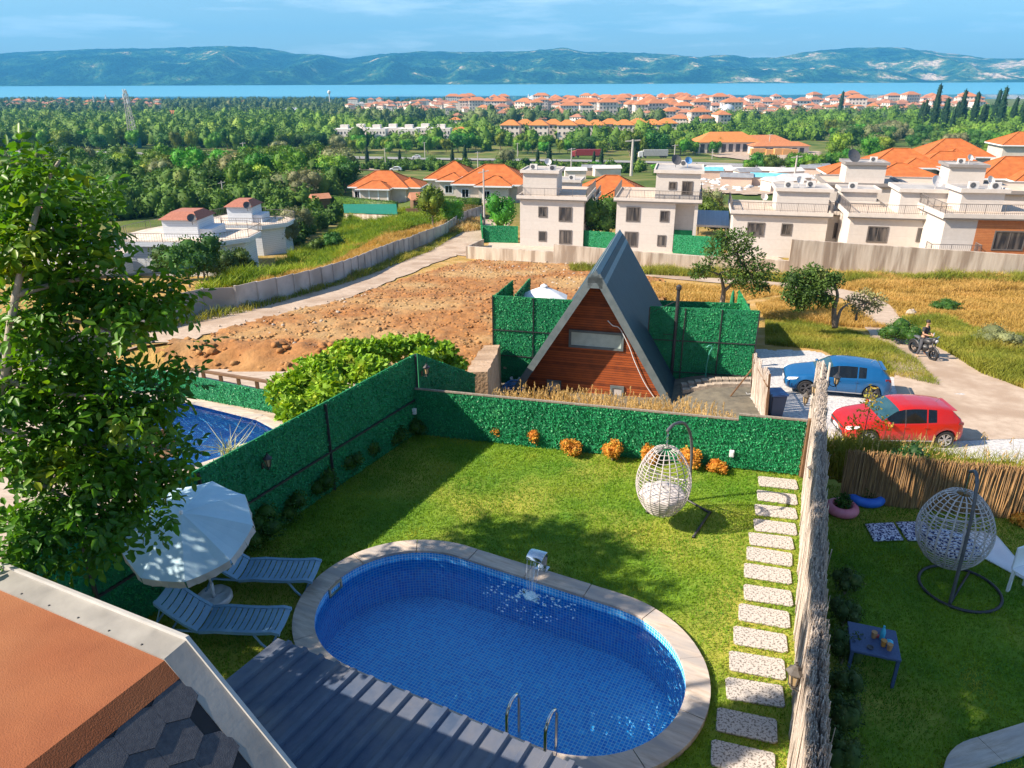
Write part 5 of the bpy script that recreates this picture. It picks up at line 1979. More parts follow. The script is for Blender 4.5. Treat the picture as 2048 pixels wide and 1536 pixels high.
def flat_quad(name, pts, z0, th, m, label, cat, folds=0):
 c = sum((Vector(p) for p in pts), Vector()) / 4
 mb = MB()
 n = 10
 a, b, c_, d = [Vector(p) - c for p in pts]
 vs = []
 for i in range(n + 1):
  for j in range(n + 1):
   p = a.lerp(b, i / n).lerp(d.lerp(c_, i / n), j / n)
   h = th + folds * (0.5 + 0.5 * noise.noise(Vector((p.x * 5, p.y * 5, 1))))
   e = min(i, n - i, j, n - j)
   vs.append((p.x, p.y, h if e > 0 else h * 0.4))
 fs = [(i * (n + 1) + j, (i + 1) * (n + 1) + j, (i + 1) * (n + 1) + j + 1, i * (n + 1) + j + 1) for i in range(n) for j in range(n)]
 mb.add(vs, [f[::-1] for f in fs])
 k = len(mb.v)
 mb.add([(v[0], v[1], 0) for v in vs], fs)
 rim = [i * (n + 1) for i in range(n + 1)] + [n * (n + 1) + j for j in range(1, n + 1)] + [i * (n + 1) + n for i in range(n - 1, -1, -1)] + [j for j in range(n - 1, 0, -1)]
 for i in range(len(rim)):
  p_, q_ = rim[i], rim[(i + 1) % len(rim)]
  mb.f.append([p_, q_, q_ + k, p_ + k]); mb.m.append(0)
 o = mb.build(name, m, loc=(c.x, c.y, z0), smooth=True)
 return tag(o, label, cat)
flat_quad('seat_cushion', [P(1730, 1047, .04), P(1786, 1044, .04), P(1808, 1079, .04), P(1748, 1081, .04)], 0.02, 0.045, M_flower, 'blue and white floral cushion lying on the grass, left of a matching one', 'cushion')
flat_quad('seat_cushion', [P(1791, 1043, .04), P(1848, 1042, .04), P(1884, 1080, .04), P(1816, 1080, .04)], 0.02, 0.045, M_flower, 'blue and white floral cushion on the grass partly behind the egg chair', 'cushion')
flat_quad('white_sheet', [P(1925, 1058, .04), P(1990, 1066, .04), P(2090, 1180, .04), P(1930, 1095, .04)], 0.02, 0.012, M_white, 'white cloth spread on the grass behind the right egg chair', 'cloth', 0.05)
# low table with a tray of odds and ends
tp = [P(1702, 1247, .48), P(1790, 1265, .48), P(1797, 1320, .48), P(1700, 1300, .48)]
tc = sum(tp, Vector()) / 4
tx = (tp[1] - tp[0]).normalized(); ta = atan2(tx.y, tx.x)
root = empty('garden_table', (tc.x, tc.y, 0), ta, 'square low table in dark blue on the shaded grass', 'table')
M_tblue = mat('rattan_blue', (0.04, 0.07, 0.16), (0.06, 0.10, 0.21), 40, 0.5, 0.002, 80)
mb = MB(); mb.box(-0.31, 0.31, -0.30, 0.30, 0.46, 0.50); mb.build('tabletop', M_tblue, root, bevel=0.01)
for sx_ in (-1, 1):
 for sy_ in (-1, 1):
  mb = MB(); mb.box(sx_ * .28 - .02, sx_ * .28 + .02, sy_ * .27 - .02, sy_ * .27 + .02, 0, .46); mb.build('leg', M_tblue, root)
M_card = mat('cup_paper', (0.50, 0.28, 0.12), (0.42, 0.22, 0.09), 9, 0.7)
M_tea = mat('turquoise_plastic', (0.05, 0.42, 0.62), (0.08, 0.5, 0.7), 9, 0.3)
M_redp = mat('red_packet', (0.45, 0.04, 0.05), (0.5, 0.08, 0.07), 6, 0.5)
def small(name, px_, py_, prof, m, label, cat, z=0.5, n=12):
 p = P(px_, py_, z)
 mb = MB(); mb.lathe(prof, n, cap=True)
 tag(mb.build(name, m, loc=(p.x, p.y, z + 0.001), smooth=False), label, cat)
cup = [(0.028, 0), (0.038, 0.09), (0.040, 0.095)]
small('paper_cup', 1747, 1275, cup, M_card, 'brown paper cup on the table, left of the blue bottle', 'cup')
small('paper_cup', 1766, 1292, cup, mat('orange_cup', (0.6, 0.27, 0.05), None, 9, 0.5), 'orange cup on the table in front of the blue bottle', 'cup')
small('paper_cup', 1778, 1300, cup, M_card, 'tan cup standing nearest the corner of the table', 'cup')
small('bottle', 1763, 1278, [(0.034, 0), (0.036, 0.12), (0.03, 0.15), (0.014, 0.19), (0.014, 0.22)], M_tea, 'turquoise bottle standing upright on the low table', 'bottle')
small('plastic_bag', 1778, 1288, [(0.03, 0), (0.055, 0.02), (0.045, 0.05), (0.01, 0.07)], M_tea, 'crumpled turquoise bag on the low table', 'bag', n=7)
small('ashtray', 1740, 1296, [(0.035, 0), (0.045, 0.02), (0.04, 0.02), (0.03, 0.006)], M_dkgrey, 'small round dish on the front of the low table', 'dish')
p = P(1756, 1274, 0.5); mb = MB(); mb.box(-0.06, 0.06, -0.02, 0.02, 0, 0.03)
tag(mb.build('snack_packet', M_redp, loc=(p.x, p.y, 0.501), rz=-0.3), 'red packet lying between the cup and the blue bottle', 'packet')
# white chair at the right edge
q = P(2052, 1190, 0)
root = empty('plastic_chair', q, 0.4, 'white plastic chair cut off by the right edge', 'chair')
mb = MB(); mb.box(-.22, .22, -.2, .2, .40, .43); mb.build('seat', M_white, root, bevel=.01)
mb = MB(); mb.box(-.22, .22, .18, .21, .43, .82); mb.build('backrest', M_white, root, bevel=.01)
for sx_ in (-1, 1):
 for sy_ in (-1, 1):
  mb = MB(); mb.box(sx_ * .19 - .02, sx_ * .19 + .02, sy_ * .17 - .02, sy_ * .17 + .02, 0, .40); mb.build('leg', M_white, root)
# round pool edge at the lower right corner
cc = P(2150, 1590, 0.1)
make_pool((cc.x, cc.y, 0), 0.3, 0.5, 0.62, 0.95, 0.8, label='round pool with pale stone edge at the lower right corner', joints=8)
# conifers along the right side of the brushwood fence
M_conifer = leaf_mat('conifer_leaf', (0.035, 0.08, 0.02), (0.08, 0.13, 0.03), (0.20, 0.21, 0.06), 7, 0.2, 0.6)
for k, (px_, py_, h) in enumerate(((1672, 1190, .5), (1668, 1255, .6), (1664, 1330, .65), (1660, 1410, .7), (1652, 1490, .8), (1645, 1560, .8))):
 q = P(px_, py_, 0)
 shrub('conifer_shrub', (q.x + 0.12, q.y, 0), 0.24, h, M_conifer, 'small bushy conifer right of the brushwood fence, %s counting towards the camera' % ORD[k], 'conifers along the brushwood fence', 60 + k, 1100, 0.035)
# ================================================================ the slope below
def GH(x, y, h):                       # point h above the land in direction (x, y)
 r = ray(x, y)
 t, step = 12.0, 0.7
 while t < 6000:
  p = r * t
  if CAM_H + p.z <= T(p.x, p.y) + h: break
  t += step; step *= 1.015
 a, b = t - step, t
 for _ in range(16):
  m = (a + b) / 2; p = r * m
  if CAM_H + p.z <= T(p.x, p.y) + h: b = m
  else: a = m
 p = r * b
 return Vector((p.x, p.y, T(p.x, p.y)))
# --- A-frame house
M_seam = stripe_mat('seam_roof', (0.016, 0.042, 0.058), (0.026, 0.058, 0.078), 'Y', 4.2, 0.06, 0.6, 0.01, 0.3, (0.05, 0.09, 0.11))
M_trimdk = mat('dark_trim', (0.10, 0.13, 0.14), (0.14, 0.17, 0.18), 3, 0.5)
M_redwood = stripe_mat('red_boards', (0.13, 0.026, 0.008), (0.36, 0.080, 0.018), 'Z', 9.5, 0.12, 0.55, 0.012, 0.65)
M_frosted = mat('frosted_glass', (0.42, 0.50, 0.46), (0.52, 0.60, 0.55), 3, 0.6, spec=.2)
M_blind = mat('blind', (0.50, 0.46, 0.44), None, 3, 0.7)
AF = Vector((3.36, 28.95, -5.35)); AR = radians(-14)
root = empty('aframe_house', AF, AR, 'steep A-frame house with dark metal roof and red board gable', 'house')
Hh = 5.45; HW = 3.32; OV = 0.9; DL = 8.7; THK = 0.20
k_ = HW / Hh
mb = MB()
def roofpt(s, h, y, out):              # s side, h height, out along normal
 n = Vector((cos(math.atan(k_)), 0, sin(math.atan(k_))))
 x = (Hh - h) * k_
 return Vector((s * (x + n.x * out), y, h + n.z * out))
for s in (-1, 1):
 vs = [roofpt(s, Hh, 0, 0), roofpt(s, -0.1, 0, 0), roofpt(s, -0.1, DL, 0), roofpt(s, Hh, DL, 0),
  roofpt(s, Hh, 0, THK), roofpt(s, -0.1, 0, THK), roofpt(s, -0.1, DL, THK), roofpt(s, Hh, DL, THK)]
 fs = [(0, 1, 2, 3), (7, 6, 5, 4), (0, 4, 5, 1), (1, 5, 6, 2), (2, 6, 7, 3), (3, 7, 4, 0)]
 if s < 0: fs = [f[::-1] for f in fs]
 mb.add(vs, fs)
mb.build('roof', M_seam, root)
mb = MB()
for s in (-1, 1):
 a, b = roofpt(s, Hh + 0.05, -0.03, THK / 2), roofpt(s, -0.15, -0.03, THK / 2)
 mb.bar(a, b, 0.05, 0.30)
mb.box(-.30, .30, -.055, .1, Hh - .42, Hh + .02); mb.add([(-.34, -.055, Hh - .2), (.34, -.055, Hh - .2), (0, -.055, Hh + .34), (-.34, .1, Hh - .2), (.34, .1, Hh - .2), (0, .1, Hh + .34)], [(0, 1, 2), (5, 4, 3), (0, 2, 5, 3), (1, 4, 5, 2)])
mb.build('bargeboard', M_trimdk, root)
mb = MB()
for s in (-1, 1):
 a, b = roofpt(s, Hh + 0.02, 0, THK + 0.015), roofpt(s, Hh - 0.42, 0, THK + 0.015)
 q = [a, b, b + Vector((0, DL, 0)), a + Vector((0, DL, 0))]
 a2 = Vector((0, 0, Hh + 0.33))
 q = [Vector((0, -0.05, Hh + 0.31)), b + Vector((0, -0.05, 0)), b + Vector((0, DL, 0)), Vector((0, DL, Hh + 0.31))]
 mb.add(q, [(0, 1, 2, 3) if s > 0 else (3, 2, 1, 0)])
mb.build('ridge_cap', mat('ridge_metal', (0.07, 0.12, 0.15), (0.1, 0.15, 0.18), 3, 0.4), root)
for y in (OV, DL - 0.3):
 mb = MB(); mb.add([(-HW + .02, y, -0.1), (HW - .02, y, -0.1), (0, y, Hh - 0.03), (-HW + .02, y + .12, -0.1), (HW - .02, y + .12, -0.1), (0, y + .12, Hh - 0.03)], [(0, 1, 2), (5, 4, 3), (0, 3, 4, 1), (1, 4, 5, 2), (2, 5, 3, 0)])
 mb.build('wall', M_redwood, root)
def frame_window(root, x0, x1, z0, z1, y, fm, gm, name='window', w=0.09, pane='pane', bars=0):
 mb = MB()
 d0, d1 = y - 0.06, y + 0.02
 mb.box(x0 - w, x1 + w, d0, d1, z1, z1 + w); mb.box(x0 - w, x1 + w, d0, d1, z0 - w, z0)
 mb.box(x0 - w, x0, d0, d1, z0, z1); mb.box(x1, x1 + w, d0, d1, z0, z1)
 for k in range(bars):
  xx = x0 + (x1 - x0) * (k + 1) / (bars + 1)
  mb.box(xx - 0.025, xx + 0.025, d0 + .01, d1, z0, z1)
 f = mb.build(name, fm, root)
 mb = MB(); mb.box(x0, x1, y - 0.02, y + 0.01, z0, z1)
 mb.build(pane, gm, f)
 return f
def AFl(px_, py_):                     # facade coordinates of a direction
 r = ray(px_, py_)
 n = Vector((-sin(AR), cos(AR), 0)); t_ = Vector((cos(AR), sin(AR), 0))
 o = AF + n * OV
 t = (o - Vector((0, 0, CAM_H))).dot(n) / r.dot(n)
 p = Vector((0, 0, CAM_H)) + r * t - AF
 return p.dot(t_), p.z
a, b = AFl(1143, 663), AFl(1242, 697)
frame_window(root, a[0], b[0], (b[1] + a[1]) / 2 - 0.30, (b[1] + a[1]) / 2 + 0.30, OV, M_trimdk, M_frosted, 'window', 0.10)
a, b = AFl(1098, 763), AFl(1118, 783)
frame_window(root, a[0], b[0], b[1], a[1], OV, M_trimdk, M_blind, 'window', 0.09)
a, b = AFl(1225, 775), AFl(1242, 800)
frame_window(root, a[0], b[0], a[1] - 1.7, a[1], OV, M_trimdk, M_blind, 'door', 0.10, 'panel')
hp = [AFl(x_, y_) for x_, y_ in ((1216, 640), (1226, 650), (1240, 656), (1258, 690), (1270, 722), (1290, 765), (1312, 798))]
mb = MB(); mb.tube(curve_pts([(x_, OV - 0.08, z_) for x_, z_ in hp], 5), 0.022, 6)
mb.build('drain_pipe', M_white, root, smooth=True)
# flue pipe with its brace
q = V(1348, 690, 31.0)
root = empty('stove_flue', (q.x, 31.0, T(q.x, 31.0)), 0, 'black stove flue pipe standing right of the A-frame roof', 'chimney pipe')
zt_ = V(1351, 578, 31.0).z - root.location.z
mb = MB(); mb.tube([(0, 0, 0.0), (0, 0, zt_)], 0.075, 12); mb.lathe([(0.075, zt_ - .05), (0.12, zt_), (0.12, zt_ + 0.12), (0.03, zt_ + 0.2)], 12); mb.build('pipe', M_black, root, smooth=False)
mb = MB(); mb.tube([(0, 0, zt_ - 0.5), (-1.15, 0.3, zt_ - 1.2)], 0.015, 5); mb.tube([(0, 0, 2.2), (-0.5, 0.1, 2.2)], 0.015, 5); mb.build('brace', M_black, root)
# hedge panels round the A-frame yard
def hf(px0, py0, Y0, px1, py1, Y1, h, label, **kw):
 a, b = V(px0, py0, Y0), V(px1, py1, Y1)
 hedge_fence('green_fence', [(a.x, a.y, a.z - h, a.z), (b.x, b.y, b.z - h, b.z)], label, **kw)
hf(985, 590, 31.2, 1150, 600, 30.6, 4.1, 'tall artificial hedge wall left of the A-frame house', dens=420, leaf=0.075, rail=[0.33, 0.62], post_step=2.0, post_side=-1, seed=20)
hf(1300, 612, 31.3, 1520, 621, 30.2, 4.0, 'tall artificial hedge wall right of the A-frame house, half in shade', dens=420, leaf=0.075, rail=[0.25, 0.62], post_step=1.5, post_side=-1, seed=21)
hf(988, 592, 31.3, 1026, 560, 37.5, 3.4, 'narrow hedge panel running back from the left end of the tall hedge wall', dens=250, leaf=0.08, posts=False, seed=22)
hf(1030, 590, 31.6, 1060, 556, 38.5, 3.4, 'second hedge panel running back beside the white parasol', dens=250, leaf=0.08, posts=False, seed=23)
hf(1255, 598, 38.5, 1500, 607, 37.5, 3.0, 'long hedge fence at the back of the A-frame yard', dens=220, leaf=0.09, posts=False, seed=24)
hf(1478, 580, 41.0, 1500, 618, 33.0, 3.4, 'bright hedge panel running back at the right corner of the yard', dens=250, leaf=0.08, posts=False, seed=25)
def parasol(px_, py_, Y, R, label, m, closed=False, hgt=2.6):
 p = V(px_, py_, Y)
 g = p.z - hgt
 root = empty('parasol', (p.x, p.y, g), 0.3, label, 'parasol')
 mb = MB()
 if closed: mb.lathe([(0.02, hgt), (0.08, hgt - 0.2), (0.17, hgt - 1.1), (0.22, hgt - 1.3), (0.10, hgt - 1.35)], 10)
 else:
  mb.lathe([(0.01, hgt), (R * 0.33, hgt - 0.16), (R * 0.66, hgt - 0.34), (R, hgt - 0.55), (R * 1.0, hgt - 0.68)], 8)
  mb.lathe([(0.01, hgt + 0.12), (0.18, hgt + 0.02), (0.19, hgt - 0.03)], 8)
 mb.build('canopy', m, root)
 mb = MB(); mb.tube([(0, 0, 0), (0, 0, hgt - 0.02)], 0.03, 8); mb.build('pole', M_dkgrey, root)
 mb = MB(); mb.box(-.35, .35, -.35, .35, 0, 0.06); mb.build('base', M_dkgrey, root)
parasol(1088, 572, 35.0, 1.22, 'white square parasol standing open behind the left hedge wall', M_white)
parasol(1467, 580, 38.0, 1, 'closed dark green parasol behind the back hedge fence', M_hback, True)
# tap hose standing against the right hedge wall
q = V(1410, 770, 30.4)
mb = MB(); mb.tube(curve_pts([(0, 0, 0), (-0.02, 0, 0.6), (0.05, 0, 1.2), (0.15, 0, 1.45), (0.02, 0, 1.55), (-0.1, 0, 1.45)], 5), 0.03, 6)
tag(mb.build('garden_hose', mat('green_hose', (0.05, 0.30, 0.22), None, 3, 0.5), loc=(q.x, q.y, T(q.x, q.y)), smooth=True), 'curled green hose standing against the shaded right hedge wall', 'hose')
# pale block kerb in the yard
for k in range(11):
 q = V(1368 + k * 13.5, 774 - 0.2 * k, 29.6)
 mb = MB(); mb.box(-0.13, 0.13, -0.15, 0.15, 0, 0.22)
 tag(mb.build('paving_block', M_stone, loc=(q.x, q.y, T(q.x, q.y) + 0.03), rz=0.1 * sin(k * 5), bevel=0.015), 'pale paving block, %s from the left in the row under the right hedge wall' % ORD[k], 'block', 'pale blocks lined up in the shaded yard')
for k in range(9):
 q = V(1372 + k * 15, 780 - 0.2 * k, 29.0)
 mb = MB(); mb.box(-0.16, 0.16, -0.12, 0.12, 0, 0.2)
 tag(mb.build('paving_block', M_stone, loc=(q.x, q.y, T(q.x, q.y) + 0.03), rz=0.1 * sin(k * 3), bevel=0.015), 'pale paving block, %s from the left in the front row of the shaded yard' % ORD[k], 'block', 'pale blocks in the front row')
# stone wall
M_rubble = mat('rubble_stone', (0.38, 0.25, 0.15), (0.50, 0.36, 0.24), 3, 0.95, 0.05, 9, c3=(0.30, 0.19, 0.11))
mb = MB()
A_, B_ = V(952, 745, 21.5), V(984, 690, 31.0)
R = random.Random(4)
nseg = 14
row = []
for i in range(nseg + 1):
 p = A_.lerp(B_, i / nseg)
 w = 0.34 + 0.07 * R.random()
 zz = p.z + 0.1 * noise.noise(Vector((i * 1.3, 0, 0)))
 row.append([(p.x - A_.x - w, p.y - A_.y, T(p.x, p.y) - A_.z - 0.3), (p.x - A_.x - w + 0.04, p.y - A_.y, zz - A_.z + 0.06 * R.random()), (p.x - A_.x + w, p.y - A_.y, zz - A_.z + 0.06 * R.random()), (p.x - A_.x + w + 0.15 * R.random(), p.y - A_.y, T(p.x, p.y) - A_.z - 0.3)])
vs = [v for r in row for v in r]
fs = []
for i in range(nseg):
 for j in range(3):
  o = i * 4 + j
  fs.append((o, o + 1, o + 5, o + 4))
fs += [(3, 2, 1, 0), tuple(nseg * 4 + k for k in range(4))]
mb.add(vs, fs)
o = mb.build('stone_wall', M_rubble, loc=A_)
tag(o, 'rough brown stone retaining wall between the dirt field and the A-frame yard', 'wall')
# junk by the A-frame
def at(px_, py_, h=0.0): return GH(px_, py_, h)
q = at(1000, 765)
root = empty('wheelbarrow', (q.x, q.y, q.z + .05), -0.6, 'wheelbarrow loaded with red and black odds and ends by the stone wall', 'wheelbarrow')
mb = MB(); mb.add([(-.3, -.25, .65), (.35, -.3, .7), (.35, .3, .7), (-.3, .25, .65), (-.18, -.15, .35), (.2, -.2, .35), (.2, .2, .35), (-.18, .15, .35)], [(4, 7, 6, 5), (0, 4, 5, 1), (1, 5, 6, 2), (2, 6, 7, 3), (3, 7, 4, 0), (0, 1, 2, 3)])
mb.build('tray', M_dkgrey, root)
mb = MB()
for s in (-1, 1): mb.tube([(-0.75, s * .28, .62), (0, s * .22, .36), (.5, s * .04, .2)], 0.02, 6)
mb.build('handle', mat('rust', (0.35, 0.12, 0.06), None, 8, 0.7), root)
mb = MB(); mb.lathe([(.10, -.04), (.2, -.04), (.2, .04), (.10, .04)], 16, 0, Matrix.Translation((.55, 0, .2)) @ Matrix.Rotation(pi / 2, 4, 'X')); mb.build('wheel', M_black, root)
mb = MB(); v, f = blob((0, 0, .75), (.25, .2, .15), 8, 6, .8, 2); mb.add(v, f); mb.build('load', M_redp, root)
for (px_, py_, sz, m, nm, lab, cat) in ((1012, 745, 0.42, mat('rusty_drum', (0.22, 0.10, 0.06), (0.34, 0.18, 0.10), 6, 0.8), 'drum', 'rusty brown drum with a pale bag on top beside the hedge wall', 'drum'),
         (1042, 738, 0.3, M_card, 'plant_pot', 'clay pot near the left foot of the A-frame roof', 'pot'), (1030, 765, 0.25, M_white, 'bucket', 'white bucket among the junk left of the A-frame', 'bucket')):
 q = at(px_, py_, 0.3)
 mb = MB(); mb.lathe([(sz * .75, 0), (sz * .85, sz * 1.2), (sz * .95, sz * 1.9), (sz * .8, sz * 1.9), (sz * .7, sz * 1.2)], 14, cap=True)
 tag(mb.build(nm, m, loc=(q.x, q.y, q.z + 0.05)), lab, cat)
q = at(1013, 735, 0.9); mb = MB(); v, f = blob((0, 0, 0.95), (.25, .22, .22), 9, 7, .6, 6); mb.add(v, f)
tag(mb.build('sack', M_stone, loc=(q.x, q.y, q.z)), 'pale sack resting on the rusty drum', 'sack')
q = at(1026, 783)
mb = MB()
R = random.Random(9)
for k in range(6):
 rr = 0.42 - 0.04 * k
 mb.tube([(rr * cos(t) * 1.1 + 0.05 * sin(3 * t + k), rr * sin(t) * 0.8, 0.05 + k * 0.06 + 0.05 * sin(2 * t + k)) for t in np.linspace(0, 2 * pi, 25)[:-1]], 0.028, 6, closed=True)
mb.tube(curve_pts([(0.3, 0, 0.3), (0.6, 0.3, 0.7), (0.9, 0.5, 1.0), (1.0, 0.7, 0.5)], 5), 0.028, 6)
tag(mb.build('water_hose', mat('blue_hose', (0.05, 0.22, 0.62), (0.12, 0.36, 0.75), 6, 0.4), loc=(q.x, q.y, q.z + .08), smooth=True), 'coil of blue hose heaped left of the A-frame house', 'hose')
for k, (px_, py_) in enumerate(((985, 778), (1005, 790), (1034, 750))):
 q = at(px_, py_)
 mb = MB(); v, f = blob((0, 0, 0.12), (.4, .3, .2), 9, 6, .9, 12 + k); mb.add(v, f)
 tag(mb.build('rubble_heap', M_stone, loc=(q.x, q.y, q.z)), ('heap of dry roots at the foot of the stone wall', 'small pile of pale stones in front of the blue hose', 'pile of white sacking near the roof foot')[k], 'heap')
# weeds in front of the A-frame, behind the low green fence
M_straw = leaf_mat('straw', (0.44, 0.29, 0.11), (0.62, 0.44, 0.20), (0.70, 0.54, 0.30), 1.2, 0.3, 0.7)
M_weed = leaf_mat('weeds', (0.14, 0.19, 0.02), (0.28, 0.28, 0.04), (0.48, 0.36, 0.10), 0.5, 0.3, 0.7)
M_dry = leaf_mat('dry_grass', (0.38, 0.25, 0.06), (0.54, 0.35, 0.11), (0.26, 0.25, 0.05), 0.25, 0.3, 0.7)
def tufts(name, poly, n, h, w, m, seed, zf=None, lean=0.5, hf_=None):
 rng = np.random.default_rng(seed)
 pts = scatter(poly, n, seed, zf)
 Pn = np.array(pts)
 hh = np.array([h * (0.55 + 0.9 * max(0, noise.noise(Vector((p[0] * 0.4, p[1] * 0.4, seed))) + 0.35)) * (hf_(p[0], p[1]) if hf_ else 1) for p in pts])
 v, f = blades(Pn, hh, w, lean, rng)
 return tag(link(name, np_mesh(name, [(v, f, 0)]), [m]), kind='stuff')
wp = [(-0.9, 15.3), (0.1, 16.6), (2.6, 16.5), (4.9, 15.4), (4.6, 13.75)]
wp = [(x, y + 0.15) for x, y in wp]
def seed_heads(name, poly, n, h, seed):
 rng = np.random.default_rng(seed)
 pts = np.array(scatter(poly, n, seed))
 bl_ = []
 hh = h * rng.uniform(0.55, 1.15, n)
 az = rng.uniform(0, 2 * pi, n); k = rng.uniform(0.05, 0.35, n)
 tip = pts + np.stack([np.cos(az) * k * hh, np.sin(az) * k * hh, hh], 1)
 v, f = blades(pts, hh, 0.008, 0.02, rng, 0.8)
 for j in range(14):
  t = j / 14
  c = tip + np.stack([np.cos(az) * 0.05 * t, np.sin(az) * 0.05 * t, -0.17 * t * np.ones(n)], 1) + rng.normal(0, 0.010, (n, 3))
  vv, ff = cards(c, 0.055, 0.014, d=unit(rng.normal(size=(n, 3)) * 0.5 + np.array([0, 0, 1])), rng=rng)
  bl_.append((vv, ff, 0))
 sx_ = np.stack([np.cos(az + 1.57), np.sin(az + 1.57), np.zeros(n)], 1) * 0.005
 q = np.stack([pts - sx_, pts + sx_, tip + sx_, tip - sx_], 1).reshape(-1, 3)
 bl_.append((q, np.arange(n * 4).reshape(-1, 4), 0))
 return tag(link(name, np_mesh(name, bl_), [M_straw]), kind='stuff')
seed_heads('weeds', wp, 1500, .86, 31)
tufts('weeds', wp, 7000, 0.5, 0.018, M_straw, 32)
wp2 = [(6.6, 13.6), (6.7, 15.2), (10.5, 14.4), (16, 12.4), (16, 10.2), (9.4, 11.9)]
tufts('weeds', wp2, 9000, 0.55, 0.014, M_weed, 33)
seed_heads('weeds', wp2, 260, 0.7, 34)
tufts('weeds', [(6.6, 13.5), (7.0, 16.5), (9.5, 15.5), (10, 12.7)], 4000, 0.45, 0.03, M_weed, 35)
# sapling in front of the red car
q = Vector((7.75, 14.6, T(7.75, 14.6)))
root = empty('sapling', q, 0, 'yellow-green sapling growing in front of the red car door', 'sapling')
lb = [(0, 0, 1.25, .22, .22, .4), (-.25, 0, .75, .2, .2, .25), (.3, 0, .8, .25, .2, .2), (.1, .1, .4, .3, .3, .25)]
M_sap = leaf_mat('sapling_leaf', (0.22, 0.28, 0.03), (0.50, 0.36, 0.05), (0.55, 0.28, 0.05), 6, 0.35)
link('foliage', np_mesh('foliage', crown_blocks(lb, 420, 0.09, 0.4, 0, 3, 0.2)), [M_sap], root)
mb = MB(); mb.tube([(0, 0, 0), (0, 0, 1.5)], [.015, .006], 5); mb.build('stem', M_bark, root)
# --- stick gate and bin
q = at(1531, 846)
q2 = at(1503, 795)
root = empty('stick_gate', (q.x, q.y, q.z), 0, 'ragged leaning reed gate at the edge of the gravel parking', 'gate')
dg = q2 - q
mb = MB()
R = random.Random(3)
for k in range(80):
 t = k / 79
 p = Vector((dg.x * t, dg.y * t, dg.z * t))
 mb.bar(p + Vector((R.uniform(-.03, .03), 0, 0)), p + Vector((R.uniform(-.06, .06) - .1, R.uniform(-.05, .05), 1.85 + R.uniform(-.15, .15))), 0.035)
mb.build('reeds', M_brush, root)
mb = MB()
mb.bar((0, 0, 0), (-.1, 0, 1.95), 0.08); mb.bar(dg, dg + Vector((-.15, 0, 1.9)), 0.06)
mb.bar(dg + Vector((-.1, -.1, 1.6)), (-.15, -.1, 1.5), 0.05); mb.bar(dg + Vector((-.9, 0, 0)), dg + Vector((-.1, -.1, 1.4)), 0.05)
mb.build('frame', M_brown, root)
q = at(1546, 836)
root = empty('wheelie_bin', (q.x, q.y, q.z + .03), 0.1, 'dark blue wheeled rubbish bin beside the reed gate', 'bin')
M_bin = mat('bin_plastic', (0.008, 0.025, 0.07), (0.01, 0.03, 0.08), 4, 0.5)
mb = MB(); mb.add([(-.22, -.25, .05), (.22, -.25, .05), (.22, .25, .05), (-.22, .25, .05), (-.28, -.33, .98), (.28, -.33, .98), (.28, .33, .98), (-.28, .33, .98)], [(0, 3, 2, 1), (4, 5, 6, 7), (0, 1, 5, 4), (1, 2, 6, 5), (2, 3, 7, 6), (3, 0, 4, 7)])
mb.build('body', M_bin, root, bevel=.02)
mb = MB(); mb.box(-.31, .31, -.37, .36, 1.0, 1.07); mb.tube([(-.3, .40, 1.02), (.3, .40, 1.02)], .025, 8); mb.build('lid', mat('bin_lid', (0.015, 0.07, 0.22), None, 4, 0.4), root, bevel=.015)
for s in (-1, 1):
 mb = MB(); mb.lathe([(.02, -.03), (.1, -.03), (.1, .03), (.02, .03)], 14, 0, Matrix.Translation((s * .25, .27, .1)) @ Matrix.Rotation(pi / 2, 4, 'Y')); mb.build('wheel', M_black, root)
# --- cars
M_glass = mat('car_glass', (0.004, 0.006, 0.008), (0.008, 0.011, 0.013), 2, 0.05, spec=0.5)
M_windscreen = mat('windscreen', (0.015, 0.055, 0.075), (0.03, 0.08, 0.10), 2, 0.04, spec=0.8)
M_rubber = mat('tyre_rubber', (0.02, 0.02, 0.022), None, 8, 0.85)
M_rim = mat('alloy', (0.45, 0.46, 0.47), (0.5, 0.5, 0.52), 4, 0.35, metal=0.8)
M_rimdk = mat('dark_alloy', (0.12, 0.12, 0.13), (0.16, 0.15, 0.15), 4, 0.35, metal=0.7)
M_lamp = mat('headlamp', (0.65, 0.68, 0.70), (0.8, 0.8, 0.8), 10, 0.1)
M_tail = mat('tail_lamp', (0.28, 0.01, 0.01), None, 10, 0.2)
def paint(name, c):
 m, nt, b = new_mat(name)
 b.inputs['Base Color'].default_value = rgba(c)
 b.inputs['Roughness'].default_value = 0.32
 b.inputs['Metallic'].default_value = 0.25
 b.inputs['Coat Weight'].default_value = 0.6
 b.inputs['Coat Roughness'].default_value = 0.03
 return m
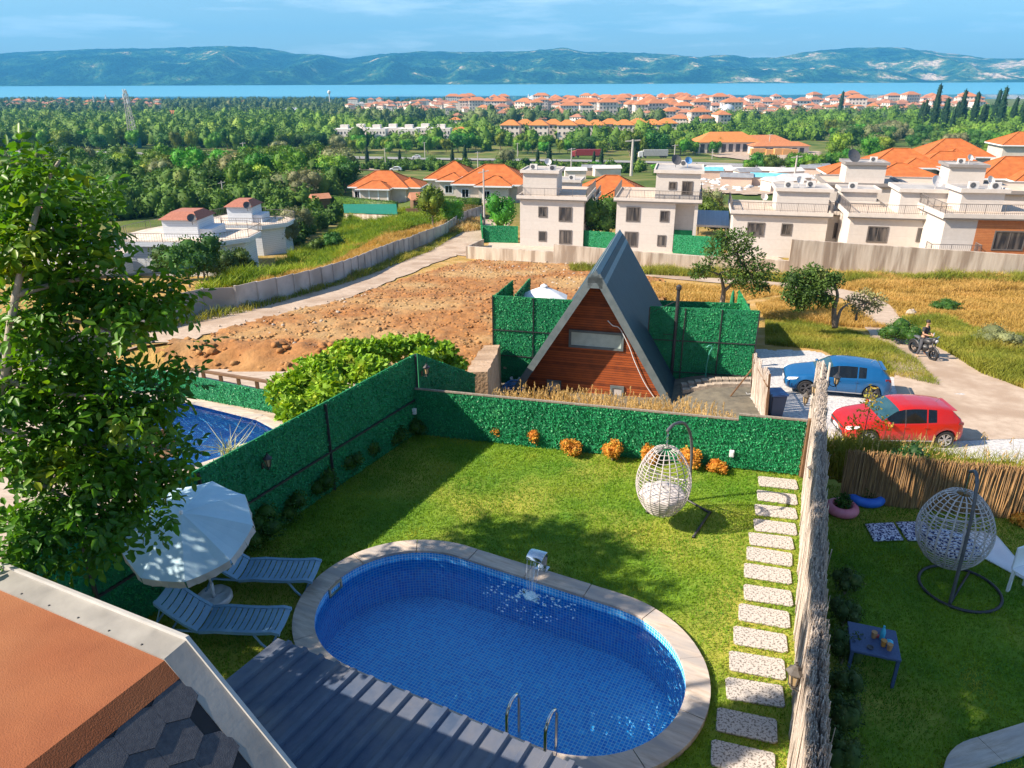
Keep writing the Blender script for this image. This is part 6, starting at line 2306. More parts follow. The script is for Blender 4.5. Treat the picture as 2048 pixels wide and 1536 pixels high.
def make_car(name, loc, rz, sc, L_, W_, H_, wb, fo, col, rimm, label, spokes=5, beltz=0.93):
 """Hatchback; local +x is forward, origin on the ground at mid wheelbase."""
 root = empty(name, loc, rz, label, 'car')
 xf = wb / 2 + fo; xr = xf - L_             # nose and tail
 wr_ = 0.325; hw = W_ / 2
 def top(x):
  t = (xf - x) / L_
  tab = [(0, .62), (.012, .70), (.05, .78), (.12, .86), (.20, .92), (.265, .965), (.30, 1.03), (.36, 1.20), (.42, H_ - .09), (.47, H_ - .03), (.56, H_), (.68, H_ - .01), (.80, H_ - .05), (.88, H_ - .10), (.925, H_ - .27), (.96, 1.05), (.975, .98), (.99, .80), (1, .62)]
  return interp(tab, t)
 def bot(x):
  t = (xf - x) / L_
  return interp([(0, .34), (.02, .24), (.06, .2), (.94, .2), (.985, .28), (1, .40)], t)
 def half(x):
  t = (xf - x) / L_
  return hw * interp([(0, .62), (.01, .74), (.04, .87), (.10, .955), (.2, .985), (.5, 1.0), (.8, .99), (.93, .94), (.975, .86), (1, .74)], t)
 def belt(x):
  t = (xf - x) / L_
  return min(interp([(0, .60), (.05, .70), (.25, beltz - .04), (.6, beltz), (.85, beltz + .06), (.95, beltz + .05), (1, .7)], t), top(x) - 0.03)
 ts = sorted(set([0, .006, .012, .02, .03] + [round(k * .012, 4) for k in range(3, 82)] + [.975, .985, .992, 1.0, .925, .88, .96]))
 rows = []
 for t in ts:
  x = xf - t * L_
  zb, zt_, w, bz = bot(x), top(x), half(x), belt(x)
  arch = 0
  for xc in (wb / 2, -wb / 2):
   dd_ = abs(x - xc)
   ra = wr_ + 0.055
   if dd_ < ra: arch = max(arch, wr_ + sqrt(ra * ra - dd_ * dd_))
  cab = min(1, max(0, (zt_ - bz - 0.05) / 0.35))
  wr = w * (0.90 - 0.16 * cab)
  lo = max(zb + .10, arch)
  pts = [(0, zb), (w * .86, zb if not arch else max(zb, arch - .02)), (w * .985, lo), (w * 1.0, max(.52, arch + .03)), (w * .985, max(bz - .10, arch + .06)), (w * .93, bz),
   (wr, zt_ - .055 if cab > .2 else max(zt_ - .02, bz + .005)), (wr * .88, zt_ - .018 if cab > .2 else zt_ - .006), (wr * .5, zt_), (0, zt_ + .005)]
  rows.append((x, pts))
 np_ = 10
 groups = {}
 allv = []
 for x, pts in rows:
  for y, z in pts: allv.append((x, y, z))
  for y, z in pts: allv.append((x, -y, z))
 def addf(key, f): groups.setdefault(key, []).append(f)
 N2 = 2 * np_
 for i in range(len(rows) - 1):
  t = (ts[i] + ts[i + 1]) / 2
  for j in range(np_ - 1):
   for sd in (0, 1):
    o = sd * np_ + j
    f = (i * N2 + o, i * N2 + o + 1, (i + 1) * N2 + o + 1, (i + 1) * N2 + o)
    if sd == 0: f = f[::-1]
    key = 'body'
    if j == 5:
     if .335 < t < .475: key = 'front_window%d' % sd
     elif .49 < t < .66: key = 'rear_window%d' % sd
     elif .675 < t < .745: key = 'quarter_window%d' % sd
     elif .475 <= t <= .49: key = 'pillar'
    if j in (6, 7, 8) and .285 < t < .435: key = 'windscreen'
    if j in (6, 7, 8) and .895 < t < .955: key = 'back_glass'
    addf(key, f)
 n = len(rows)
 for i, sgn in ((0, 1), (n - 1, -1)):
  ring = [i * N2 + j for j in range(np_)] + [i * N2 + np_ + j for j in range(np_ - 1, -1, -1)]
  addf('body', tuple(ring if sgn > 0 else ring[::-1]))
 def part(nm, keys, m, smooth=True, th=0):
  mb = MB()
  fs = [f for k in keys for f in groups.get(k, [])]
  used = sorted({v for f in fs for v in f}); mp_ = {v: i for i, v in enumerate(used)}
  mb.add([allv[v] for v in used], [tuple(mp_[v] for v in f) for f in fs])
  return mb.build(nm, m, root, smooth=smooth)
 part('body', ['body'], col)
 part('windscreen', ['windscreen'], M_windscreen); part('rear_windscreen', ['back_glass'], M_glass)
 for sd in (0, 1):
  for k in ('front_window', 'rear_window', 'quarter_window'):
   part('side_window', [k + str(sd)], M_glass)
 part('pillar', ['pillar'], M_black)
 for xc in (wb / 2, -wb / 2):
  for s in (-1, 1):
   Mw = Matrix.Translation((xc, s * (half(xc) - .105), wr_)) @ Matrix.Rotation(-s * pi / 2, 4, 'X')
   mb = MB(); mb.lathe([(wr_ * .68, -.10), (wr_ * .96, -.10), (wr_, -.06), (wr_, .07), (wr_ * .96, .10), (wr_ * .70, .10), (wr_ * .68, .06)], 28, 0, Mw)
   w_ = mb.build('wheel', M_rubber, root, smooth=False)
   mb = MB(); mb.lathe([(wr_ * .70, .085), (wr_ * .66, .095), (wr_ * .64, .03), (0.02, .0)], 28, 0, Mw)
   mb.build('rim_barrel', M_black, w_)
   mb = MB()
   for k in range(spokes):
    a = 2 * pi * k / spokes
    for da in (-.16, .16):
     p0 = Mw @ Vector((.04 * cos(a), .04 * sin(a), .075)); p1 = Mw @ Vector((wr_ * .66 * cos(a + da), wr_ * .66 * sin(a + da), .09))
     mb.bar(p0, p1, .035, .035)
   mb.lathe([(0.0, .085), (.055, .085), (.06, .06)], 12, 0, Mw)
   mb.lathe([(wr_ * .63, .08), (wr_ * .655, .104), (wr_ * .70, .10)], 28, 0, Mw)
   mb.build('rim', rimm, w_)
 for s in (-1, 1):
  # lamps hug the rounded nose
  def pt_(t, zf, out=0.012):
   x = xf - t * L_
   return Vector((x + out * .5, s * (half(x) * (.99 if zf < .6 else .97) + out), zf))
  mb = MB()
  q = [pt_(.012, .62), pt_(.03, .60), (pt_(.10, .70)), pt_(.115, .78), pt_(.05, .745), pt_(.02, .70)]
  q2 = [p - Vector((0.02, s * .05, 0)) for p in q]
  f = [(0, 1, 2, 3, 4, 5), (11, 10, 9, 8, 7, 6)] + [(k, 6 + k, 6 + (k + 1) % 6, (k + 1) % 6) for k in range(6)]
  mb.add(q + q2, f); mb.build('headlight', M_lamp, root)
  mb = MB()
  q = [pt_(.925, .98), pt_(.925, .86), pt_(.985, .84), pt_(.975, .96)]
  q2 = [p - Vector((-0.02, s * .05, 0)) for p in q]
  mb.add(q + q2, [(0, 1, 2, 3), (7, 6, 5, 4)] + [(k, 4 + k, 4 + (k + 1) % 4, (k + 1) % 4) for k in range(4)])
  mb.build('tail_light', M_tail, root)
  mb = MB(); v, f = blob((xf - .335 * L_, s * (hw + .07), beltz + .06), (.07, .10, .065), 8, 6, 0); mb.add(v, f); mb.build('wing_mirror', col, root, smooth=True)
  for t in (.485, .655):
   x = xf - t * L_
   mb = MB(); mb.box(x - .09, x + .07, s * (half(x) * .995) - .0 - .012, s * (half(x) * .995) + .018, beltz - .15, beltz - .125); mb.build('door_handle', col, root)
  # door shut lines and sill trim
  mb = MB()
  for t in (.325, .482, .665):
   x = xf - t * L_
   hh = half(x)
   mb.tube([(x, s * hh * .987, .30), (x, s * (hh * 1.001), .52), (x - .005, s * hh * .987, beltz - .10), (x - .02, s * hh * .935, beltz)], .006, 4)
  mb.build('door_seam', M_black, root)
  mb = MB(); mb.box(-wb / 2 + .40, wb / 2 - .40, s * hw * .975 - .01, s * hw * .975 + .012, .27, .31); mb.build('sill_trim', M_rim, root)
 mb = MB(); mb.box(xf - .035, xf + .012, -hw * .60, hw * .60, .58, .64); mb.box(xf - .06, xf + .005, -hw * .62, hw * .62, .34, .48); mb.build('grille', M_black, root)
 mb = MB(); mb.box(xr - .012, xr + .03, -.26, .26, .62, .73); mb.box(xf - .02, xf + .022, -.26, .26, .42, .52); mb.build('number_plate', M_white, root)
 mb = MB(); mb.tube([(xf - .80 * L_, 0, H_ - .06), (xf - .84 * L_, 0, H_ + .12)], .006, 4); mb.build('antenna', M_black, root)
 mb = MB(); mb.box(xr + .30, xr + .44, -hw * .60, hw * .60, H_ - .155, H_ - .135); mb.build('roof_spoiler', col, root, bevel=.008)
 root.scale = (sc, sc, sc)
 return root
def place_car(name, fpx, rpx, wb, *a, **k):
 f_, r_ = GH(fpx[0], fpx[1], .32), GH(rpx[0], rpx[1], .32)
 d = Vector((f_.x - r_.x, f_.y - r_.y, 0))
 sc = d.length / wb
 c = (f_ + r_) / 2
 # the wheels seen are the near ones: shift to the car's centre line
 rz = atan2(d.y, d.x)
 n = Vector((-sin(rz), cos(rz), 0))
 if n.y < 0: n = -n
 c = c + n * 0.78
 sc = max(.93, min(1.07, sc))
 o = make_car(name, (c.x, c.y, T(c.x, c.y) + .09), rz, sc, *a, **k)
 return o
place_car('parked_car', (1611, 777), (1743, 787), 2.63, 4.26, 1.79, 1.46, 2.63, .85, paint('blue_paint_car', (0.006, 0.10, 0.27)), M_rimdk, 'metallic blue hatchback parked on the gravel beyond the brushwood fence')
place_car('parked_car', (1736, 878), (1888, 881), 2.58, 4.06, 1.76, 1.45, 2.58, .82, paint('red_paint_car', (0.50, 0.012, 0.006)), M_rim, 'bright red hatchback parked nearest the bamboo fence', spokes=6)
# --- man astride a motorbike on the dirt road
q = GH(1843, 716, 0)
root = empty('motorbike', (q.x, q.y, q.z + .08), radians(-75), 'black motorbike standing on the dirt road under a man', 'motorbike')
Mw_ = [0.62, -0.62]
for x_ in Mw_:
 mb = MB(); mb.lathe([(.2, -.05), (.28, -.06), (.31, 0), (.28, .06), (.2, .05)], 20, 0, Matrix.Translation((x_, 0, .31)) @ Matrix.Rotation(pi / 2, 4, 'X'))
 for k in range(6):
  mb.bar((x_, 0, .31), (x_ + .2 * cos(k * pi / 3), 0, .31 + .2 * sin(k * pi / 3)), .02)
 mb.build('wheel', M_rubber, root)
mb = MB()
v, f = blob((0.12, 0, .82), (.30, .15, .15), 12, 8, .1, 1); mb.add(v, f)
v, f = blob((0.0, 0, .48), (.30, .16, .20), 12, 8, .3, 2); mb.add(v, f)
v, f = blob((0.55, 0, .98), (.14, .16, .16), 12, 8, .1, 3); mb.add(v, f)
mb.tube([(.62, -.07, .31), (.50, -.08, 1.0)], .028, 6); mb.tube([(.62, .07, .31), (.50, .08, 1.0)], .028, 6)
mb.bar((-.62, .08, .31), (-.1, .08, .5), .05); mb.bar((-.62, -.08, .31), (-.1, -.08, .5), .05)
mb.build('body', M_black, root, smooth=True)
mb = MB(); v, f = blob((-0.38, 0, .84), (.36, .14, .07), 12, 6, .05, 4); mb.add(v, f); mb.build('seat', M_dkgrey, root, smooth=True)
mb = MB(); mb.tube([(.38, -.38, 1.10), (.50, -.15, 1.08), (.50, .15, 1.08), (.38, .38, 1.10)], .016, 6); mb.build('handlebar', M_steel, root)
mb = MB(); mb.lathe([(.02, 0), (.08, .02), (.09, .07)], 12, 0, Matrix.Translation((.70, 0, .98)) @ Matrix.Rotation(-pi / 2, 4, 'Y')); mb.build('headlight', M_lamp, root)
for x_ in Mw_:
 mb = MB(); mb.tube([(x_ + .34 * cos(t), 0, .31 + .34 * sin(t)) for t in np.linspace(.5, 2.6, 9)], .04, 6); mb.build('mudguard', M_black, root)
def skin_fig(name, verts, edges, rad, m, parent, sub=2):
 me = bpy.data.meshes.new(name)
 me.from_pydata(verts, edges, [])
 me.materials.append(m)
 o = bpy.data.objects.new(name, me)
 COL.objects.link(o)
 if parent: o.parent = parent
 sk = o.modifiers.new('skin', 'SKIN')
 sk.use_smooth_shade = True
 for i, sv in enumerate(me.skin_vertices[0].data):
  r = rad[i]
  sv.radius = r if hasattr(r, '__len__') else (r, r)
  sv.use_root = (i == 0)
 sb_ = o.modifiers.new('sub', 'SUBSURF'); sb_.levels = sub; sb_.render_levels = sub
 return o
M_skin = mat('skin', (0.45, 0.24, 0.15), (0.50, 0.28, 0.18), 6, 0.55)
M_hair = mat('hair', (0.02, 0.015, 0.012), None, 30, 0.7)
M_shirt = mat('black_shirt', (0.02, 0.022, 0.026), (0.035, 0.035, 0.04), 9, 0.85)
M_trous = mat('dark_trousers', (0.045, 0.05, 0.06), (0.07, 0.07, 0.08), 9, 0.9)
per = empty('person', (q.x - .02, q.y + .12, q.z + .08), radians(-60), 'man in black t-shirt astride a motorbike looking at his phone', 'person')
# +x is where he faces
bv = [(0, 0, .92), (0, 0, 1.12), (.02, 0, 1.32), (.02, 0, 1.46), (.05, 0, 1.56), (.07, 0, 1.66), (.06, 0, 1.77),
 (.02, .17, 1.42), (.05, .24, 1.16), (.30, .13, 1.12), (.38, .08, 1.15),
 (.02, -.17, 1.42), (.05, -.24, 1.16), (.30, -.12, 1.12), (.38, -.06, 1.15),
 (0, .12, .86), (.08, .27, .48), (-.02, .30, .09), (.12, .32, .04),
 (0, -.12, .86), (.08, -.27, .48), (-.02, -.30, .09), (.12, -.32, .04)]
be = [(0, 1), (1, 2), (2, 3), (3, 4), (4, 5), (5, 6), (2, 7), (7, 8), (8, 9), (9, 10), (2, 11), (11, 12), (12, 13), (13, 14), (0, 15), (15, 16), (16, 17), (17, 18), (0, 19), (19, 20), (20, 21), (21, 22)]
br2 = [(.11, .14), (.10, .13), (.11, .16), .055, .055, (.085, .075), (.07, .06), .055, .042, .032, .022, .055, .042, .032, .022, .085, .058, .038, .035, .085, .058, .038, .035]
skin_fig('body', bv, be, br2, M_skin, per)
skin_fig('shirt', [(0, 0, .95), (0, 0, 1.12), (.02, 0, 1.32), (.02, 0, 1.45), (.02, .17, 1.42), (.045, .22, 1.24), (.02, -.17, 1.42), (.045, -.22, 1.24)],
  [(0, 1), (1, 2), (2, 3), (2, 4), (4, 5), (2, 6), (6, 7)], [(.13, .165), (.12, .155), (.13, .185), .07, .075, .065, .075, .065], M_shirt, per)
skin_fig('trousers', [(0, 0, .90), (0, .12, .84), (.08, .27, .48), (-.01, .30, .12), (0, -.12, .84), (.08, -.27, .48), (-.01, -.30, .12)],
  [(0, 1), (1, 2), (2, 3), (0, 4), (4, 5), (5, 6)], [(.125, .15), .10, .075, .055, .10, .075, .055], M_trous, per)
mb = MB(); v, f = blob((.035, 0, 1.735), (.108, .092, .095), 12, 8, .1, 3); mb.add(v, f); mb.build('hair', M_hair, per, smooth=True)
mb = MB()
v, f = blob((.165, 0, 1.66), (.02, .014, .022), 6, 5, 0); mb.add(v, f); mb.build('nose', M_skin, per, smooth=True)
for s in (-1, 1):
 mb = MB(); v, f = blob((.145, s * .032, 1.685), (.010, .013, .008), 6, 5, 0); mb.add(v, f); mb.build('eye', M_hair, per)
 mb = MB(); v, f = blob((.06, s * .092, 1.66), (.022, .010, .032), 6, 5, 0); mb.add(v, f); mb.build('ear', M_skin, per)
 for k in range(4):
  mb = MB(); mb.tube([(.385, s * (.05 + .0) + k * .004, 1.165 - k * .02), (.43, s * .03, 1.165 - k * .02), (.44, s * .005, 1.17 - k * .02)], [.010, .009, .006], 6); mb.build('finger', M_skin, per, smooth=True)
 mb = MB(); mb.tube([(.36, s * .055, 1.18), (.40, s * .03, 1.215)], [.011, .008], 6); mb.build('thumb', M_skin, per, smooth=True)
mt = Vector((cos(per.rotation_euler.z), sin(per.rotation_euler.z), 0)) * .43
mb = MB(); mb.box(-.005, .005, -.038, .038, -.07, .08)
tag(mb.build('mobile_phone', M_white, loc=Vector(per.location) + mt + Vector((0, 0, 1.20)), rz=radians(-60)), 'small pale phone held by the man on the motorbike', 'phone')
rk = G(1820, 633)
mb = MB(); v, f = blob((0, 0, .2), (.35, .28, .3), 10, 7, .5, 8); mb.add(v, f)
tag(mb.build('boulder', M_stone, loc=rk), 'pale boulder at the edge of the dirt road', 'rock')
# ================================================================ vegetation of the slope
M_tree = [leaf_mat('foliage_a', (0.06, 0.15, 0.012), (0.13, 0.25, 0.02), (0.28, 0.34, 0.05), 0.35, 0.2, 0.6, 0.8),
  leaf_mat('foliage_b', (0.035, 0.09, 0.015), (0.07, 0.15, 0.02), (0.16, 0.22, 0.03), 0.35, 0.2, 0.6, 0.6),
  leaf_mat('foliage_olive', (0.13, 0.15, 0.06), (0.21, 0.22, 0.10), (0.30, 0.29, 0.16), 0.4, 0.2, 0.7, 0.4)]
M_cyp = leaf_mat('cypress_leaf', (0.012, 0.040, 0.014), (0.022, 0.06, 0.018), None, 0.6, 0.1, 0.7, 0.3)
# three trees and a bush right of the A-frame
def real_tree(name, base, lobes_px, trunk_px, n, leaf, m, label, seed, r0=0.12, cat='tree', core=0.0, aspect=0.5):
 root = empty(name, base, 0, label, cat)
 B = Vector(base)
 lb = []
 for (x_, y_, Y_, r_, q_) in lobes_px:
  p = V(x_, y_, Y_) - B
  lb.append((p.x, p.y, p.z, r_, r_, r_ * q_))
 link('crown', np_mesh('crown', crown_blocks(lb, n, leaf, aspect, core, seed, 0.35, bias=0.5)), [m], root)
 mb = MB()
 for line in trunk_px:
  pts = [V(x_, y_, Y_) - B for x_, y_, Y_ in line[0]]
  q = curve_pts(pts, 5)
  mb.tube(q, [line[1] * (1 - 0.75 * i / (len(q) - 1)) for i in range(len(q))], 7)
 # twigs reaching into each lobe
 R = random.Random(seed)
 tops = [V(*line[0][-1]) - B for line in trunk_px]
 for l in lb:
  t = min(tops, key=lambda p: (p - Vector(l[:3])).length)
  for k in range(3):
   e = Vector(l[:3]) + Vector((R.uniform(-1, 1), R.uniform(-1, 1), R.uniform(-1, 1))) * l[3] * 0.7
   mb.tube([t, t.lerp(e, .5) + Vector((0, 0, .1)), e], [.035, .025, .008], 4)
 mb.build('trunk', M_bark, root, smooth=True)
 return root
M_t1 = leaf_mat('foliage_near', (0.045, 0.095, 0.018), (0.09, 0.16, 0.03), (0.20, 0.23, 0.06), 0.9, 0.25, 0.6)
b1 = V(1445, 610, 43.5); b1.z = T(b1.x, b1.y)
real_tree('fruit_tree', b1, [(1405, 535, 43, .7, .6), (1440, 500, 43.5, 1.0, .8), (1480, 480, 44, .9, .8), (1490, 515, 43.5, 1.0, .8), (1520, 545, 43, .9, .7), (1470, 550, 43, .9, .7), (1525, 575, 43, .5, .6), (1500, 570, 43, .9, .6), (1395, 550, 43, .5, .6), (1445, 470, 44, .6, .6)],
  [([(1443, 612, 43.5), (1447, 580, 43.5), (1440, 545, 43.5)], .20), ([(1446, 585, 43.5), (1470, 560, 43.4), (1485, 530, 43.6)], .12), ([(1440, 550, 43.5), (1415, 540, 43.2)], .08)],
  4200, .20, M_t1, 'broad fruit tree behind the green closed parasol, left of the two other trees', 71)
b2 = V(1672, 652, 38.5); b2.z = T(b2.x, b2.y)
real_tree('fruit_tree', b2, [(1590, 560, 38.8, .75, .9), (1615, 585, 38.5, .85, .9), (1600, 605, 38.5, .6, .8), (1640, 565, 38.6, .8, .9), (1665, 560, 38.6, .6, .8), (1625, 545, 38.8, .6, .8), (1650, 600, 38.4, .6, .7), (1580, 590, 38.5, .5, .8)],
  [([(1670, 655, 38.5), (1668, 620, 38.5), (1675, 590, 38.5), (1665, 560, 38.5)], .17), ([(1670, 605, 38.5), (1640, 585, 38.5)], .10), ([(1672, 650, 38.5), (1682, 620, 38.5), (1700, 606, 38.5)], .11)],
  5200, .17, M_t1, 'dense fruit tree with a forked trunk in the dry grass left of the dirt road', 72, core=.55)
b3 = V(1718, 640, 39.5); b3.z = T(b3.x, b3.y)
real_tree('fruit_tree', b3, [(1705, 600, 39.4, .45, .8), (1730, 590, 39.4, .5, .8), (1755, 600, 39.4, .5, .8), (1745, 615, 39.4, .45, .7), (1715, 620, 39.4, .4, .7)],
  [([(1712, 640, 39.5), (1715, 622, 39.4), (1730, 605, 39.4)], .07)], 1100, .15, M_tree[2], 'small pale sparse tree beside the forked fruit tree', 73)
for k, (px_, py_, r, h, m, lab) in enumerate(((1800, 690, .9, 1.3, M_shrub, 'dark green bush left of the man on the motorbike'), (1775, 680, .5, .8, M_shrub, 'smaller green bush by the dirt road'), (1990, 700, 1.1, 1.2, M_tree[2], 'olive weed bush at the right edge'),
       (1890, 620, .9, .7, M_shrub, 'low green bush across the dirt road from the boulder'))):
 q = G(px_, py_)
 shrub('roadside_bush', q, r, h, m, lab, None, 80 + k, 1600, 0.09, 'bush')
# grasses on the slope
px_dry = gp2([(1530, 640), (1590, 640), (1700, 660), (1830, 720), (1880, 775), (1700, 735), (1640, 700), (1530, 690)])
tufts('dry_grass', px_dry, 26000, 0.32, 0.02, M_weed, 50)
tufts('dry_grass', gp2([(1510, 610), (1560, 600), (1690, 620), (1780, 660), (1640, 650), (1530, 640)]), 16000, 0.42, 0.025, M_dry, 51)
tufts('dry_grass', gp2([(1800, 640), (1900, 650), (2060, 690), (2080, 790), (1960, 750), (1860, 690)]), 30000, 0.6, 0.03, M_weed, 52)
tufts('dry_grass', gp2([(1760, 590), (2080, 560), (2100, 690), (1900, 650), (1800, 640)]), 30000, 0.36, 0.035, M_dry, 53)
tufts('dry_grass', gp2([(1540, 560), (1640, 550), (2080, 560), (2080, 585), (1760, 590), (1640, 572)]), 22000, 0.6, 0.04, M_dry, 54)
tufts('dry_grass', gp2([(1140, 536), (1300, 540), (1560, 556), (1700, 555), (2080, 558), (2080, 572), (1560, 566), (1300, 551), (1140, 545)]), 16000, 0.8, 0.045, M_weed, 55)
tufts('dry_grass', gp2([(470, 600), (640, 560), (780, 510), (885, 465), (850, 450), (700, 500), (560, 560), (380, 600), (330, 640)]), 30000, 0.7, 0.05, M_dry, 56)
M_lush = leaf_mat('lush_weed', (0.11, 0.21, 0.01), (0.26, 0.34, 0.02), (0.50, 0.42, 0.06), 0.3, 0.3, 0.7)
tufts('lush_weeds', gp2([(380, 600), (450, 560), (560, 530), (640, 490), (700, 440), (900, 425), (905, 445), (850, 455), (700, 510), (560, 560)]), 60000, 1.15, 0.07, M_lush, 57)
tufts('dry_grass', gp2([(300, 668), (500, 625), (700, 566), (900, 480), (930, 462), (920, 450), (880, 478), (690, 556), (480, 618), (290, 660)]), 7000, 0.55, 0.05, M_weed, 58)
tufts('dry_grass', gp2([(1310, 600), (1450, 610), (1560, 590), (1640, 600), (1560, 575), (1400, 575), (1300, 565)]), 12000, 0.35, 0.04, M_dry, 59)
tufts('dry_grass', gp2([(860, 440), (960, 440), (960, 462), (880, 470)]), 5000, 0.9, 0.06, M_straw, 60)
bl_ = []
# --- concrete walls
M_conc = mat('stained_concrete', (0.42, 0.35, 0.28), (0.52, 0.45, 0.37), 1.6, 0.95, 0.02, 4, coord='World', stretch=(2.2, 2.2, 0.25), c3=(0.26, 0.20, 0.15), s3=1.6)
def ground_wall(name, segs, th, m, label, cat='wall', deep=0.6):
 """segs: list of runs [(base_px, base_py, top_py), ...]; tops are taken at the distance of the base."""
 first = G(segs[0][0][0], segs[0][0][1])
 root_loc = first
 mb = MB()
 for run in segs:
  pts = []
  for (x_, yb, yt) in run:
   b = G(x_, yb); t = V(x_, yt, b.y)
   pts.append((b, t.z))
  for (a, za), (b, zb) in zip(pts[:-1], pts[1:]):
   d = Vector((b.x - a.x, b.y - a.y, 0)).normalized(); n = Vector((-d.y, d.x, 0)) * th
   A = a - root_loc; B = b - root_loc
   mb.add([(A.x, A.y, A.z - deep), (B.x, B.y, B.z - deep), (B.x + n.x, B.y + n.y, B.z - deep), (A.x + n.x, A.y + n.y, A.z - deep),
     (A.x, A.y, za - root_loc.z), (B.x, B.y, zb - root_loc.z), (B.x + n.x, B.y + n.y, zb - root_loc.z), (A.x + n.x, A.y + n.y, za - root_loc.z)],
    [(0, 3, 2, 1), (4, 5, 6, 7), (0, 1, 5, 4), (1, 2, 6, 5), (2, 3, 7, 6), (3, 0, 4, 7)])
 o = mb.build(name, m, loc=root_loc)
 return tag(o, label, cat)
ground_wall('concrete_wall', [[(936, 517, 493), (1107, 527, 504)], [(1107, 527, 489), (1200, 532, 497), (1300, 537, 506), (1420, 541, 514), (1575, 546, 522)], [(1575, 546, 479), (1700, 549, 488), (1850, 553, 498), (2000, 556, 508), (2200, 560, 520)]],
   0.28, M_conc, 'long stained concrete retaining wall stepping across the slope below the white houses')
ground_wall('concrete_wall', [[(936, 517, 493), (968, 492, 478)]], 0.2, M_conc, 'short pale wall turning back from the end of the long concrete wall')
# panel fence beside the gravel road
pf = [(262, 668, 636), (300, 658, 627), (361, 639, 607), (391, 627, 600), (472, 621, 587), (545, 604, 574), (621, 584, 557), (692, 560, 535), (767, 525, 503), (831, 496, 480), (889, 474, 460), (921, 449, 438), (965, 432, 424)]
pp = []
for (x_, yb, yt) in pf:
 b = G(x_, yb); pp.append(Vector((b.x, b.y, 0)))
line = []
tot = 0
for a, b in zip(pp[:-1], pp[1:]):
 tot += (b - a).length
M_panel = mat('concrete_panel', (0.42, 0.40, 0.38), (0.52, 0.49, 0.46), 2.0, 0.95, 0.01, 20, c3=(0.34, 0.31, 0.28), s3=1.0)
root = empty('panel_fence', (pp[0].x, pp[0].y, T(pp[0].x, pp[0].y)), 0, 'grey precast concrete panel fence along the left side of the gravel road', 'fence')
RO = Vector(root.location)
def along(s):
 for a, b in zip(pp[:-1], pp[1:]):
  l = (b - a).length
  if s <= l: return a.lerp(b, s / l)
  s -= l
 return pp[-1]
step = 2.05
s = 0
while s < tot - 0.3:
 a, b = along(s), along(min(s + step, tot))
 za, zb = T(a.x, a.y), T(b.x, b.y)
 lo, hi = min(za, zb), max(za, zb)
 d = (b - a).normalized(); n = Vector((-d.y, d.x, 0)) * 0.05
 A, B = a - RO, b - RO
 zt0 = za + 1.62 - RO.z; zt1 = za + 1.50 - RO.z + (zb - za) * 0.15
 mb = MB()
 mb.add([(A.x, A.y, lo - .5 - RO.z), (B.x, B.y, lo - .5 - RO.z), (B.x + n.x, B.y + n.y, lo - .5 - RO.z), (A.x + n.x, A.y + n.y, lo - .5 - RO.z),
   (A.x, A.y, zt0), (B.x, B.y, zt1), (B.x + n.x, B.y + n.y, zt1), (A.x + n.x, A.y + n.y, zt0)], [(0, 3, 2, 1), (4, 5, 6, 7), (0, 1, 5, 4), (1, 2, 6, 5), (2, 3, 7, 6), (3, 0, 4, 7)])
 mb.build('panel', M_panel, root)
 mb = MB(); mb.box(A.x - .07, A.x + .07, A.y - .07, A.y + .09, za - .4 - RO.z, zt0 + .05)
 mb.build('post', M_panel, root)
 s += step
# --- white houses
M_house = stripe_mat('siding', (0.52, 0.475, 0.43), (0.60, 0.555, 0.51), 'Z', 1.0, 0.02, 0.9, 0.0, 0.15, (0.45, 0.42, 0.38))
M_terr = mat('terrace_floor', (0.46, 0.37, 0.29), (0.55, 0.45, 0.36), 1.2, 0.9)
M_fascia = mat('white_fascia', (0.54, 0.49, 0.44), (0.60, 0.55, 0.50), 2, 0.8)
M_dfas = mat('grey_fascia', (0.22, 0.20, 0.19), (0.26, 0.24, 0.23), 2, 0.8)
M_wfr = mat('window_frame_grey', (0.13, 0.115, 0.105), None, 3, 0.6)
M_wgl = mat('window_glass', (0.035, 0.035, 0.038), (0.15, 0.13, 0.115), 1.3, 0.1, lo=.42, hi=.7, stretch=(2, 1, .3), detail=1)
M_rail = mat('railing', (0.17, 0.15, 0.14), None, 3, 0.6)
M_ac = mat('air_con', (0.66, 0.63, 0.60), (0.60, 0.57, 0.54), 3, 0.6)
M_flat = mat('flat_roof', (0.33, 0.32, 0.31), (0.42, 0.40, 0.38), 1.3, 0.9, c3=(0.26, 0.25, 0.25))
HR = radians(-13)
def railing(root, pts, z, h=0.95, m=None, step=0.16, name='railing'):
 mb = MB()
 for a, b in zip(pts[:-1], pts[1:]):
  A, B = Vector((a[0], a[1], z)), Vector((b[0], b[1], z))
  l = (B - A).length
  mb.bar(A + Vector((0, 0, h)), B + Vector((0, 0, h)), 0.05)
  mb.bar(A + Vector((0, 0, .12)), B + Vector((0, 0, .12)), 0.03)
  k = max(2, int(l / step))
  for i in range(k + 1):
   p = A.lerp(B, i / k)
   w = 0.05 if i % 10 == 0 or i == k else 0.018
   mb.box(p.x - w / 2, p.x + w / 2, p.y - w / 2, p.y + w / 2, z, z + h)
 return mb.build(name, m or M_rail, root)
def ac_unit(root, x, y, z, rz=0.0):
 M = Matrix.Translation((x, y, z)) @ Matrix.Rotation(rz, 4, 'Z')
 mb = MB(); mb.box(-.42, .42, -.16, .16, .08, .66, 0, M); mb.box(-.35, -.3, -.14, .14, 0, .08, 0, M); mb.box(.3, .35, -.14, .14, 0, .08, 0, M)
 a = mb.build('air_conditioner', M_ac, root)
 mb = MB(); mb.lathe([(.24, 0), (.24, .02), (.04, .03)], 16, 0, M @ Matrix.Translation((-.1, -.165, .37)) @ Matrix.Rotation(pi / 2, 4, 'X')); mb.build('fan_grille', M_dkgrey, a)
